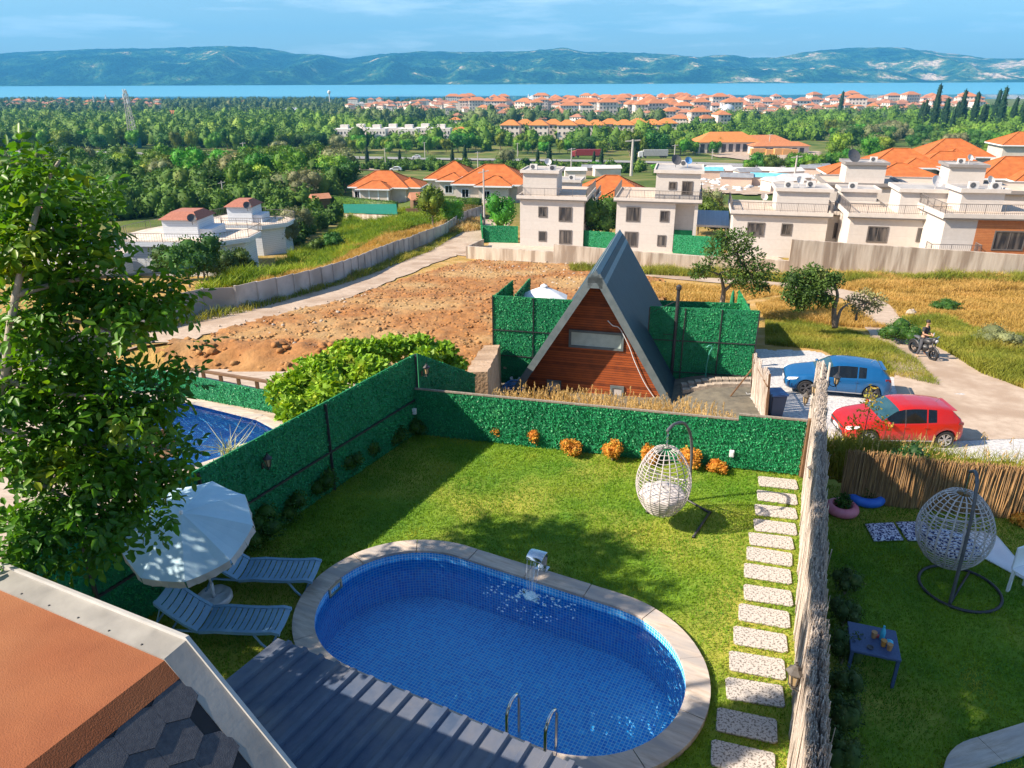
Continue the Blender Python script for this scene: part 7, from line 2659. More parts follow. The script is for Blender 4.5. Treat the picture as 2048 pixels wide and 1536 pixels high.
def dish(root, x, y, z, m=None, r=.42, rz=0.5):
 M = Matrix.Translation((x, y, z + .75)) @ Matrix.Rotation(rz, 4, 'Z') @ Matrix.Rotation(radians(60), 4, 'X')
 mb = MB(); mb.lathe([(.02, 0), (r * .5, .04), (r, .14), (r, .16)], 18, 0, M); mb.tube([M @ Vector((0, 0, .02)), M @ Vector((0, .02, .42))], .015, 4); mb.tube([(x, y, z), (x, y, z + .75)], .03, 6)
 mb.build('satellite_dish', m or M_ac, root)
def modern_house(anchor, label, w, d, h=5.9, pent=None, wins=(), rz=HR, fascia=None, over=0.35, parapet=0.25, rail=True, extras=(), storeys=2, recess=None, halft=False, name='white_house', zoff=0):
 """anchor: ground point of the front left corner; front faces -y, house runs +x by w and +y by d."""
 fascia = fascia or M_fascia
 root = empty(name, (anchor[0], anchor[1], anchor[2] + zoff), rz, label, 'house', 'white houses behind the concrete wall')
 mb = MB()
 x1 = w - (recess or 0)
 mb.box(0, x1, 0, d, -1.5, h - .22)
 if recess: mb.box(x1, w, 1.4, d, -1.5, h - .22)
 mb.build('wall', M_house, root)
 if recess:
  mb = MB(); mb.box(w - .35, w, 0, .35, -1.5, h - .22); mb.build('pillar', M_house, root)
  mb = MB(); mb.box(x1 + .05, w - .4, 1.30, 1.39, 0, 2.4); mb.build('gate', M_hedge_plain, root)
 mb = MB(); mb.box(-over, w + over, -over, d + over, h - .22, h)
 # raised edge round the terrace
 e = 0.18
 mb.box(-over, w + over, -over, -over + e, h + .002, h + parapet); mb.box(-over, w + over, d + over - e, d + over, h + .002, h + parapet)
 mb.box(-over, -over + e, -over + e, d + over - e, h + .002, h + parapet); mb.box(w + over - e, w + over, -over + e, d + over - e, h + .002, h + parapet)
 mb.build('roof_edge', fascia, root)
 mb = MB(); mb.box(-over - .02, w + over + .02, -over - .02, -over, h - .24, h - .10); mb.build('drip_edge', M_wfr, root)
 mb = MB(); mb.box(-over + e, w + over - e, -over + e, d + over - e, h + .002, h + .03); mb.build('terrace', M_terr, root)
 if rail:
  i = over - e / 2
  railing(root, [(-i, d + i), (-i, -i), (w + i, -i), (w + i, d + i)], h + parapet, .85)
 if pent:
  px0, px1, py0, py1, ph = pent
  mb = MB(); mb.box(px0, px1, py0, py1, h + .03, h + ph - .18); mb.build('stair_tower', M_house, root)
  mb = MB(); mb.box(px0 - .3, px1 + .3, py0 - .3, py1 + .3, h + ph - .18, h + ph); mb.box(px0 - .3, px1 + .3, py0 - .3, py0 - .15, h + ph, h + ph + .16); mb.box(px0 - .3, px1 + .3, py1 + .15, py1 + .3, h + ph, h + ph + .16)
  mb.box(px0 - .3, px0 - .15, py0 - .15, py1 + .15, h + ph, h + ph + .16); mb.box(px1 + .15, px1 + .3, py0 - .15, py1 + .15, h + ph, h + ph + .16)
  mb.build('tower_roof', fascia, root)
  mb = MB(); mb.box(px0 - .15, px1 + .15, py0 - .15, py1 + .15, h + ph + .001, h + ph + .02); mb.build('tower_roof_floor', M_flat, root)
 for (a, b, c, e_) in wins:
  y_ = 0 if a >= 0 else 0
  frame_window(root, a, a + b, c, c + e_, (pent[2] if (pent and c > h) else 0), M_wfr, M_wgl, w=0.12, bars=1 if b > .7 else 0)
 if halft:
  mb = MB()
  for k in range(6):
   y0 = .3 + k * (d - .6) / 5
   mb.box(w, w + .06, y0 - .05, y0 + .05, 2.9, h - .25)
  for k in range(0, 5):
   y0 = .3 + k * (d - .6) / 5; y1 = .3 + (k + 1) * (d - .6) / 5
   mb.bar((w + .03, y0, 2.95 if k % 2 else h - .3), (w + .03, y1, h - .3 if k % 2 else 2.95), .08)
  mb.box(w, w + .06, 0, d, 2.85, 2.93)
  mb.build('timber_frame', M_wfr, root)
 for e_ in extras:
  if e_[0] == 'ac': ac_unit(root, *e_[1:])
  else: dish(root, *e_[1:])
 return root
M_hedge_plain = M_hedge
W2 = [(3.0, .9, 3.5, 1.0), (5.4, 1.4, 3.3, 1.5), (3.1, .8, 0.75, 1.0), (5.5, 1.35, 0.55, 1.5)]
g = G(1040, 492)
modern_house(g, 'white two-storey house with half-timbered side, leftmost of the white houses', 7.5, 8.0, 5.7, (0.0, 4.0, 1.6, 5.5, 2.75), [(2.3, .8, 3.6, 1.0), (4.7, 1.3, 3.2, 1.45), (2.35, .7, .8, .95), (4.8, 1.25, .6, 1.4)], halft=True,
   extras=[('ac', 1.0, 3.0, 8.45), ('ac', 3.4, 2.2, 8.45, .3), ('dish', 2.4, 4.4, 8.45)])
g = G(1229, 502)
modern_house(g, 'white two-storey house with tall stair block and gated recess, second of the white houses', 8.8, 8.0, 5.8, (4.1, 8.8, 0.0, 6.2, 3.1), [(1.2, 1.3, 3.5, 1.4), (4.9, .75, 3.6, 1.0), (1.15, 1.25, .7, 1.45), (4.8, .7, .9, 1.0), (5.6, .6, 7.1, .6), (7.0, .9, 6.6, 1.2)], recess=2.4, parapet=.2,
   extras=[('ac', 6.9, 4.0, 9.0), ('dish', 6.0, 3.0, 9.0, M_dkgrey, .6), ('dish', 7.3, 2.6, 9.0, mat('blue_dish', (0.10, 0.28, 0.55), None, 4, .5), .42)])
def back_house(px_, py_, label, *a, **k):
 p = V(px_, py_, k.pop('Y'))
 h = k.get('h', 5.9)
 p.z -= h
 return modern_house(p, label, *a, **k)
back_house(1075, 398, 'white flat-roofed house with terrace just behind the leftmost white house', 7.5, 7, h=5.7, pent=(1.5, 5.5, 1, 4.2, 2.4), Y=103, extras=[('ac', 4.4, 1.8, 8.1), ('ac', 1.8, 1.6, 8.1)])
back_house(1468, 424, 'white house with wide railed terrace, third along the concrete wall', 9.3, 6.5, h=5.7, pent=(4.2, 9.3, 1.2, 5.2, 2.3), Y=78, wins=[(1.6, 1.5, 3.4, 1.2), (5.0, .8, 3.6, 1.0)], extras=[('ac', 5.3, 2.0, 8.0), ('ac', 7.6, 3.0, 8.0), ('dish', 6.3, 2.2, 8.0), ('dish', 3.2, 4.6, 5.9)])
back_house(1630, 425, 'white house with low terrace set back between two larger ones', 6.2, 6, h=5.7, pent=(2.8, 6.2, 2.2, 5, 2.1), Y=78, wins=[(2.2, 1.5, 3.2, 1.4)], extras=[('ac', 3.8, 2.8, 7.8)])
back_house(1703, 430, 'large white house with long terrace railing above sunlit bushes', 11.0, 7, h=5.9, pent=(4.4, 10.4, 1.4, 5.4, 2.3), Y=72, wins=[(1.8, 1.6, 3.5, 1.3), (6.2, .9, 3.7, 1.1)], extras=[('dish', 7.4, 2.0, 8.2, M_ac, .6)])
back_house(1655, 368, 'white house with broad grey roof edge behind the terrace row', 9.0, 8, h=6.2, pent=(2.2, 6.9, 1.2, 5.2, 2.5), Y=97, fascia=M_dfas, rail=False, extras=[('dish', 3.0, 2.4, 8.7, M_dkgrey, .9), ('ac', 5.6, 3.0, 8.7)])
back_house(1815, 374, 'second white house with grey roof edge, right of the first', 9.5, 8, h=6.2, pent=(4.6, 8.6, .8, 4.6, 2.6), Y=94, fascia=M_dfas, rail=False, extras=[('ac', 6.2, 2.6, 8.8), ('dish', 7.0, 2.4, 8.8)])
back_house(1975, 384, 'third house with grey roof edge cut by the right edge of the photo', 9.5, 8, h=6.2, pent=(5.4, 9.0, .8, 4.6, 2.6), Y=88, fascia=M_dfas, rail=False)
# the corner house with brown cladding
p = V(1893, 432, 66.0); p.z -= 6.1
root = modern_house(p, 'nearest white house with orange-brown cladding at the right edge', 13.5, 7, 6.1, (2.0, 5.6, 2.6, 5.5, 1.9), [(4.4, 2.4, 3.3, 1.5), (9.6, 2.4, 3.3, 1.5)], rz=radians(-8), extras=[('ac', 3.1, 3.4, 8.0), ('dish', 4.4, 3.4, 8.0), ('ac', 4.9, 3.2, 8.0)])
mb = MB(); mb.box(2.7, 13.4, -.012, -.003, 1.0, 5.85); mb.build('cladding', stripe_mat('cladding', (0.42, 0.14, 0.045), (0.55, 0.21, 0.07), 'Z', 7, 0.08, 0.7, .005, .3), root)
mb = MB(); mb.box(-1.3, 3.0, -1.4, -.02, 2.7, 2.9); mb.build('balcony', M_fascia, root)
railing(root, [(-1.2, -.1), (-1.2, -1.3), (2.9, -1.3), (2.9, -.1)], 2.9)
mb = MB(); mb.box(3.2, 13.4, -.22, -.06, .2, .95); mb.build('plinth', mat('grey_stone', (0.24, 0.22, 0.21), (0.34, 0.32, 0.30), 6, .9, .02, 14), root)
# glass and metal carport beside the second house
q = G(1365, 498)
root = empty('patio_roof', q, HR, 'blue-grey metal patio roof behind the hedge wall right of the second white house', 'patio roof')
mb = MB(); mb.add([(-.3, -.2, 2.9), (4.9, -.2, 2.9), (4.9, 3.8, 3.9), (-.3, 3.8, 3.9), (-.3, -.2, 2.8), (4.9, -.2, 2.8), (4.9, 3.8, 3.8), (-.3, 3.8, 3.8)], [(0, 1, 2, 3), (7, 6, 5, 4), (0, 4, 5, 1), (1, 5, 6, 2), (2, 6, 7, 3), (3, 7, 4, 0)])
mb.build('roof', stripe_mat('patio_metal', (0.30, 0.36, 0.42), (0.40, 0.46, 0.52), 'X', 1.8, .08, .4, .02, .2, (.5, .55, .6)), root)
mb = MB(); mb.box(-.3, 4.9, -.24, -.2, 2.66, 2.9); mb.build('beam', M_fascia, root)
for x_ in (0, 4.6):
 mb = MB(); mb.box(x_ - .06, x_ + .06, -.1, .02, 0, 2.8); mb.build('post', M_fascia, root)
def hg(px0, py0, px1, py1, h, label, Yb=None, **kw):
 a, b = G(px0, py0), G(px1, py1)
 hedge_fence('green_fence', [(a.x, a.y, a.z - .4, a.z + h), (b.x, b.y, b.z - .4, b.z + h)], label, dens=170, leaf=.13, posts=False, **kw)
hg(1125, 491, 1228, 500, 2.0, 'artificial hedge wall between the first and second white houses', seed=40)
hg(1345, 507, 1440, 514, 2.1, 'artificial hedge wall in front of the metal patio roof', seed=41)
hg(966, 485, 1036, 487, 2.1, 'artificial hedge wall left of the leftmost white house', seed=42)
hg(966, 486, 962, 455, 1.9, 'artificial hedge wall running back beside the gravel road', seed=43)
# small curbs and yard in front of the houses
patch('yard', gp2([(950, 512), (1100, 523), (1570, 540), (1560, 512), (1350, 503), (1040, 486), (975, 486)]), M_terr, 0.05, 0.6, 0.0, 1.0, 0.2)
# --- orange-roofed villas
def tile_roof(name, c1, c2):
 m, nt, b = new_mat(name)
 N = nt.nodes
 tc = N.new('ShaderNodeTexCoord')
 n1 = N.new('ShaderNodeTexNoise'); n1.inputs['Scale'].default_value = 1.2; n1.inputs['Detail'].default_value = 6
 nt.links.new(tc.outputs['Object'], n1.inputs[0])
 r = N.new('ShaderNodeValToRGB'); r.color_ramp.elements[0].position = .3; r.color_ramp.elements[0].color = rgba(c1)
 r.color_ramp.elements[1].position = .7; r.color_ramp.elements[1].color = rgba(c2)
 nt.links.new(n1.outputs[0], r.inputs[0])
 w = N.new('ShaderNodeTexWave'); w.wave_type = 'BANDS'; w.bands_direction = 'Z'; w.inputs['Scale'].default_value = 2.2; w.inputs['Distortion'].default_value = .4
 nt.links.new(tc.outputs['Object'], w.inputs[0])
 mx = N.new('ShaderNodeMixRGB'); mx.blend_type = 'MULTIPLY'; mx.inputs[0].default_value = .35
 nt.links.new(r.outputs[0], mx.inputs[1]); nt.links.new(w.outputs[0], mx.inputs[2])
 nt.links.new(mx.outputs[0], b.inputs['Base Color'])
 b.inputs['Roughness'].default_value = .85
 bp = N.new('ShaderNodeBump'); bp.inputs['Distance'].default_value = .04
 nt.links.new(w.outputs[0], bp.inputs['Height']); nt.links.new(bp.outputs[0], b.inputs['Normal'])
 return m
M_tiles = tile_roof('roof_tiles', (0.46, 0.115, 0.02), (0.60, 0.18, 0.04))
M_tiles2 = tile_roof('roof_tiles_pale', (0.50, 0.20, 0.10), (0.60, 0.28, 0.15))
M_vwall = mat('villa_wall', (0.50, 0.44, 0.38), (0.58, 0.52, 0.46), 1.2, 0.9)
def hip(mb, x0, x1, y0, y1, z, rise, m=0, gable=False):
 w, d = x1 - x0, y1 - y0
 if w >= d:
  r = d / 2 * (0.0 if gable else 1.0)
  a, b = (x0 + r, (y0 + y1) / 2, z + rise), (x1 - r, (y0 + y1) / 2, z + rise)
 else:
  r = w / 2 * (0.0 if gable else 1.0)
  a, b = ((x0 + x1) / 2, y0 + r, z + rise), ((x0 + x1) / 2, y1 - r, z + rise)
 vs = [(x0, y0, z), (x1, y0, z), (x1, y1, z), (x0, y1, z), a, b]
 if w >= d: fs = [(0, 1, 5, 4), (1, 2, 5), (2, 3, 4, 5), (3, 0, 4)]
 else: fs = [(0, 1, 4), (1, 2, 5, 4), (2, 3, 5), (3, 0, 4, 5)]
 fs.append((0, 3, 2, 1))
 mb.add(vs, fs, m)
 return a, b
def villa(root_loc, rz, label, main, wings=(), hw_=3.3, rise=2.3, group='orange-roofed villas', wins=(), porch=None, wallm=None, roofm=None):
 root = empty('villa', root_loc, rz, label, 'house', group)
 mb = MB(); mw = MB(); mf = MB(); mr = MB()
 for i, (x0, x1, y0, y1, rs) in enumerate([main + (rise,)] + list(wings)):
  dz = -0.02 * i
  o = .7
  a, b = hip(mb, x0 - o, x1 + o, y0 - o, y1 + o, hw_ + dz, rs)
  mw.box(x0, x1, y0, y1, -2.0, hw_ - .2 + dz)
  for (p0, p1) in (((x0 - o, y0 - o), (x1 + o, y0 - o)), ((x1 + o, y0 - o), (x1 + o, y1 + o)), ((x1 + o, y1 + o), (x0 - o, y1 + o)), ((x0 - o, y1 + o), (x0 - o, y0 - o))):
   mf.bar((p0[0], p0[1], hw_ - .10 + dz), (p1[0], p1[1], hw_ - .10 + dz), .12, .26)
  for c, t in (((x0 - o, y0 - o), a), ((x0 - o, y1 + o), a if (x1 - x0) >= (y1 - y0) else b), ((x1 + o, y0 - o), b if (x1 - x0) >= (y1 - y0) else a), ((x1 + o, y1 + o), b), (a, b)):
   mr.bar((c[0], c[1], (c[2] if len(c) > 2 else hw_ + dz) + .05), (t[0], t[1], t[2] + .05), .18, .12)
 mw.build('wall', wallm or M_vwall, root); rf = mb.build('roof', roofm or M_tiles, root); mf.build('eaves', M_white, root); mr.build('ridge_tiles', roofm or M_tiles, rf)
 for (x, wd, z0, z1, y) in wins:
  frame_window(root, x, x + wd, z0, z1, y, M_white, M_glass, w=.12, bars=1)
 if porch:
  x0, x1, y0, y1 = porch
  mb = MB(); mb.box(x0 + .3, x1 - .3, y1 - .03, y1 + .0, 0.1, 2.6); mb.build('glass_front', M_glass, root)
  for k in range(4):
   x = x0 + (x1 - x0) * k / 3
   mb = MB(); mb.box(x - .15, x + .15, y0 - .15, y0 + .15, 0, hw_ - .2); mb.build('column', M_white, root)
 return root
g = G(706, 404)
villa(g, radians(-8), 'cream villa with steep orange tiled roof and columned porch, leftmost of the villas', (0, 12.5, 0, 9), [(2.6, 9.0, -2.6, 2, 1.4), (9.5, 15.2, 1.0, 8, 1.6)], 3.4, 3.0,
 wins=[(.6, 1.3, 1.0, 2.4, 0), (10.6, 1.3, .7, 2.3, 1.0)], porch=(2.7, 9, -2.5, -.02))
g = G(862, 398); g.y += 9; g.z = T(g.x, g.y)
villa(g, radians(-8), 'orange-roofed villa set back between the leftmost villa and the next', (-1.5, 8, 0, 9), [(1.5, 6, -2.0, 3, 1.2)], 3.4, 3.0, wins=[(2.6, 1.4, .9, 2.3, -2.0)])
g = G(912, 404)
villa(g, radians(-8), 'orange-roofed villa just left of the white half-timbered house', (0, 13, 0, 9.5), [(4.6, 10, -1.8, 3, 1.4)], 3.3, 2.9, wins=[(1.2, 1.2, .9, 2.3, 0), (5.4, 1.2, .9, 2.3, -1.8)])
g = V(1150, 394, 118.0); g.z -= 3.3
villa(g, radians(-8), 'orange-roofed villa behind the two tallest white houses', (0, 11, 0, 9), [(4, 8.5, -2.2, 3, 1.3)], 3.3, 2.8)
for (px_, py_, Y, w, d, rs, wg, lab) in ((1745, 330, 150, 12, 9, 2.8, [(5, 10, -3, 3, 1.5)], 'orange villa roof rising behind the grey-edged houses'), (1850, 312, 165, 13, 10, 3.2, [(3, 8, -3, 3, 1.6)], 'highest orange villa roof on the right'),
          (1840, 334, 150, 12, 9, 2.6, [(3, 9, -3, 3, 1.5)], 'orange villa roof in front of the highest one'), (1965, 356, 125, 14, 9, 3.0, [(4, 9, -3, 3, 1.5)], 'orange villa roof cut by the right edge'),
          (2008, 290, 190, 12, 9, 2.8, [], 'far orange villa roof among trees at the right edge'), (1660, 348, 140, 9, 8, 2.0, [], 'low orange roof left of the villa cluster'), (1750, 352, 120, 9, 8, 1.6, [], 'orange roof patch between two grey-edged houses')):
 g = V(px_, py_, Y); g.z -= 3.3
 villa(g, radians(-10), lab, (0, w, 0, d), wg, 3.3, rs)
# hedges round the first villas
M_hedgereal = leaf_mat('box_hedge', (0.04, 0.10, 0.012), (0.09, 0.17, 0.02), (0.15, 0.22, 0.03), 0.8, .2)
def box_hedge(px0, py0, px1, py1, h, w, label, m=None, n=2600):
 a, b = G(px0, py0), G(px1, py1)
 root = empty('clipped_hedge', a, 0, label, 'hedge')
 d = b - a; l = Vector((d.x, d.y, 0)).length; u = Vector((d.x, d.y, 0)).normalized(); v_ = Vector((-u.y, u.x, 0))
 rng = np.random.default_rng(int(px0))
 t = rng.random(n) * l; s = (rng.random(n) - .5) * w; z = rng.random(n) * h
 face = rng.integers(0, 3, n)
 s = np.where(face == 0, -w / 2, s); z = np.where(face == 1, h, z); s = np.where(face == 2, np.sign(s) * w / 2, s)
 Pn = np.stack([u.x * t + v_.x * s, u.y * t + v_.y * s, z + (b.z - a.z) * t / l], 1) + rng.normal(0, .05, (n, 3))
 c, f = cards(Pn, .2, .12, rng=rng)
 mb = MB(); mb.add([(v_.x * q * w / 2 * .92 + u.x * l * e, v_.y * q * w / 2 * .92 + u.y * l * e, zz + (b.z - a.z) * e) for e in (0, 1) for q in (-1, 1) for zz in (-.3, h * .96)], [(0, 1, 3, 2), (4, 6, 7, 5), (0, 4, 5, 1), (2, 3, 7, 6), (1, 5, 7, 3), (0, 2, 6, 4)])
 link('foliage', np_mesh('foliage', [(c, f, 0), (np.array(mb.v), np.array(mb.f), 0)]), [m or M_hedgereal], root)
box_hedge(662, 412, 792, 428, 2.2, 1.2, 'tall clipped hedge in front of the leftmost villa', n=3600)
box_hedge(838, 408, 960, 412, 1.3, 1.0, 'long clipped hedge below the villas')
box_hedge(870, 424, 965, 432, 1.5, 1.0, 'browner clipped hedge above the gravel road', leaf_mat('brown_hedge', (0.14, 0.12, 0.04), (0.22, 0.18, 0.06), None, .8))
box_hedge(500, 478, 505, 455, 3.2, 2.0, 'dark clipped hedge beside the terrace house', M_tree[1])
ground_wall('garden_wall', [[(692, 437, 428), (795, 441, 430)]], .25, M_conc, 'low pale wall below the clipped villa hedge')
g1, g2 = G(690, 436), G(796, 441)
mb = MB(); mb.bar((0, 0, 1.8), (g2.x - g1.x, g2.y - g1.y, 1.8 + g2.z - g1.z), .06, 1.6)
tag(mb.build('tarpaulin', mat('green_tarp', (0.005, 0.13, 0.10), (0.008, 0.17, 0.13), 3, .6), loc=(g1.x, g1.y - .3, g1.z)), 'dark green tarpaulin strung on the garden wall of the leftmost villa', 'tarpaulin')
g = G(812, 436)
mb = MB(); mb.box(0, 2.6, 0, .1, 0, 1.5); mb.box(2.9, 5.2, 0, .1, 0, 1.5)
tag(mb.build('wooden_gate', M_brown, loc=g, rz=-.1), 'brown double gate beside the garden wall', 'gate')
def shed_roof(px_, py_, w, d, h, rise, m, label, Y=None, name='shed', rz=.2, wallm=None, group=None):
 g = G(px_, py_)
 root = empty(name, g, rz, label, 'shed', group)
 mb = MB(); mb.box(0, w, 0, d, -.4, h); mb.build('wall', wallm or M_brown, root)
 mb = MB(); hip(mb, -.3, w + .3, -.3, d + .3, h + .01, rise, gable=True); mb.build('roof', m, root)
shed_roof(630, 418, 3.4, 3.0, 2.0, .9, M_tiles2, 'small tiled shelter left of the villa hedge', rz=.5)
shed_roof(828, 428, 4.0, 3.2, 2.2, 1.0, M_tiles2, 'tiled wooden gazebo right of the leftmost villa', rz=.3)
# --- terrace houses on the left
M_white2 = stripe_mat('white_boards', (0.62, 0.66, 0.70), (0.70, 0.74, 0.78), 'Z', 4, .05, .8, 0, .1)
M_hipcap = mat('brown_shingle', (0.30, 0.11, 0.07), (0.38, 0.15, 0.10), 4, .9)
M_terr2 = mat('pale_paving', (0.52, 0.43, 0.35), (0.68, 0.58, 0.48), 1.0, .9, lo=.4, hi=.6)
def terrace_house(px_, py_, Y, w, label, rz=radians(-4), tower=True):
 p = V(px_, py_, Y)
 H0 = 3.6
 root = empty('terrace_house', (p.x, p.y, p.z - H0), rz, label, 'house', 'white houses with railed roof terraces')
 d = w * .74
 poly = [(0, 0), (w * .78, 0), (w, d * .28), (w, d * .62), (w * .84, d * .78), (w * .62, d * .78), (w * .55, d), (w * .12, d), (0, d * .7), (-w * .06, d * .4)]
 mb = MB(); mb.prism(poly, H0 - .55, H0 - .04); mb.prism([(x * .9 + w * .05, y * .9 + d * .05) for x, y in poly], -3.0, H0 - .56)
 mb.build('wall', M_white2, root)
 mb = MB(); mb.prism([(x * .985 + w * .0075, y * .985 + d * .0075) for x, y in poly], H0 - .039, H0); mb.build('terrace', M_terr2, root)
 railing(root, poly + [poly[0]], H0, .95, step=.3)
 if tower:
  x0, x1, y0, y1 = w * .34, w * .62, d * .22, d * .62
  mb = MB(); mb.box(x0, x1, y0, y1, H0 + .001, H0 + 2.1); mb.box(x1, x1 + w * .10, y0 + .3, y1 - .4, H0 + .001, H0 + 1.0); mb.build('stair_tower', M_white2, root)
  mb = MB()
  vs = [(x0 - .3, y0 - .3, H0 + 2.1), (x1 + .3, y0 - .3, H0 + 2.1), (x1 + .3, y1 + .3, H0 + 2.1), (x0 - .3, y1 + .3, H0 + 2.1), (x0 + .9, y0 + .9, H0 + 2.9), (x1 - .6, y0 + .9, H0 + 2.9), (x1 - .6, y1 - .9, H0 + 2.9), (x0 + .9, y1 - .9, H0 + 2.9)]
  mb.add(vs, [(0, 1, 5, 4), (1, 2, 6, 5), (2, 3, 7, 6), (3, 0, 4, 7), (4, 5, 6, 7), (0, 3, 2, 1)]); mb.build('tower_roof', M_hipcap, root)
  dish(root, x1 - .3, y0 - .4, H0 + 1.6, M_dkgrey, .5)
 return root
terrace_house(222, 483, 85, 15.0, 'white house with railed roof terrace and brown-capped tower behind the walnut tree')
terrace_house(385, 450, 99, 12, 'white house with railed roof terrace farther back, right of the other')
terrace_house(-20, 520, 76, 12.5, 'white house with railed terrace mostly hidden behind the walnut leaves')
terrace_house(-40, 470, 95, 12, 'white terrace house hardly visible behind the walnut crown')
UNITS = 'first second third fourth fifth sixth seventh eighth ninth tenth eleventh twelfth thirteenth fourteenth fifteenth sixteenth seventeenth eighteenth nineteenth'.split()
def ordw(n):
 if n < 19: return UNITS[n]
 t, u = divmod(n + 1, 10)
 return ({2: 'twentieth', 3: 'thirtieth'}[t]) if u == 0 else {2: 'twenty-', 3: 'thirty-'}[t] + UNITS[u - 1]
def in_rows(pts, k=12):
 """For each point: its rank from the left and its row counted from the camera."""
 idx = sorted(range(len(pts)), key=lambda i: pts[i][1])
 out = {}
 for r in range(0, len(idx), k):
  for j, i in enumerate(sorted(idx[r:r + k], key=lambda i: pts[i][0] / pts[i][1])):
   out[i] = (ordw(j), ordw(r // k))
 return out
# ================================================================ the valley: highway, woods, town
hw = gp2([(-60, 304), (120, 306), (300, 311), (500, 316), (760, 318), (1000, 321), (1250, 325), (1440, 331), (1600, 340), (1700, 350)])
ribbon('highway', hw, 11.0, M_asphalt, 0.5, 4)
M_line = mat('road_paint', (0.7, 0.7, 0.68), None, 3, .8)
for k, off_ in enumerate((-9.5, 0, 9.5)):
 ribbon('road_marking', [(p.x, p.y + off_, 0) for p in hw], 0.25 if off_ else 0.5, M_line, 0.56, 1)
patch('yard', gp2([(1420, 312), (1470, 302), (1640, 304), (1640, 325), (1500, 322)]), M_gravel, .5, 2.5)
patch('yard', gp2([(1385, 345), (1640, 345), (1650, 385), (1500, 392), (1385, 385)]), M_gravel, .3, 1.5)
patch('yard', gp2([(560, 328), (700, 328), (760, 342), (560, 340)]), M_gravel, .3, 2)
M_wtruck = mat('white_paint', (.7, .7, .7), None, 2, .4)
def truck(px_, py_, L_, body, cab, label, rz=0.0, trailer_h=2.9):
 g = G(px_, py_)
 root = empty('lorry', (g.x, g.y, g.z + .55), rz, label, 'lorry')
 mb = MB(); mb.box(2.6, L_, -1.25, 1.25, 1.05, 1.1 + trailer_h); mb.build('trailer', body, root)
 mb = MB(); mb.add([(0, -1.2, .5), (2.2, -1.2, .5), (2.2, 1.2, .5), (0, 1.2, .5), (.15, -1.2, 2.9), (2.2, -1.2, 3.4), (2.2, 1.2, 3.4), (.15, 1.2, 2.9)], [(0, 3, 2, 1), (4, 5, 6, 7), (0, 1, 5, 4), (1, 2, 6, 5), (2, 3, 7, 6), (3, 0, 4, 7)]); mb.build('cab', cab, root)
 mb = MB(); mb.box(2.2, L_, -.4, .4, .8, 1.04); mb.build('chassis', M_black, root)
 for x_ in (1.2, 3.6, L_ - 3.4, L_ - 2.2, L_ - 1):
  for s in (-1, 1):
   mb = MB(); mb.lathe([(.1, -.15), (.5, -.15), (.5, .15), (.1, .15)], 12, 0, Matrix.Translation((x_, s * 1.1, .5)) @ Matrix.Rotation(pi / 2, 4, 'X')); mb.build('wheel', M_rubber, root)
truck(1142, 317, 16, mat('maroon', (.28, .03, .03), None, 2, .5), M_redp, 'dark red articulated lorry on the highway')
truck(1276, 318, 15, mat('grey_tarp', (.35, .36, .36), None, 2, .6), M_wtruck, 'grey curtain-sided lorry on the highway right of the red one')
truck(222, 309, 12, mat('orange_tipper', (.60, .25, .05), None, 2, .6), M_wtruck, 'white cab lorry with orange body on the left part of the highway', trailer_h=2.0)
for px_, py_, lab in ((588, 312, 'small white car on the highway left of the other white car'), (652, 316, 'white car on the highway just before the concrete pole'), (825, 318, 'pale car on the highway behind the leftmost villa'), (780, 345, 'white car parked above the leftmost villa roof')):
 g = G(px_, py_)
 root = empty('small_car', (g.x, g.y, g.z + .55), 0, lab, 'car')
 mb = MB(); mb.prism([(0, .25), (0, .8), (.9, .95), (1.5, 1.45), (3.2, 1.45), (4.1, .95), (4.3, .3)], -.85, .85, 0, Matrix.Rotation(pi / 2, 4, 'X')); mb.build('body', M_wtruck, root, bevel=.06)
 mb = MB(); mb.prism([(1.15, .95), (1.6, 1.36), (3.1, 1.36), (3.7, .95)], -.86, .86, 0, Matrix.Rotation(pi / 2, 4, 'X')); mb.build('side_window', M_glass, root)
 for x_ in (.8, 3.4):
  mb = MB(); mb.lathe([(.1, -.9), (.32, -.9), (.32, .9), (.1, .9)], 12, 0, Matrix.Translation((x_, 0, .32)) @ Matrix.Rotation(pi / 2, 4, 'X')); mb.build('wheel', M_rubber, root)
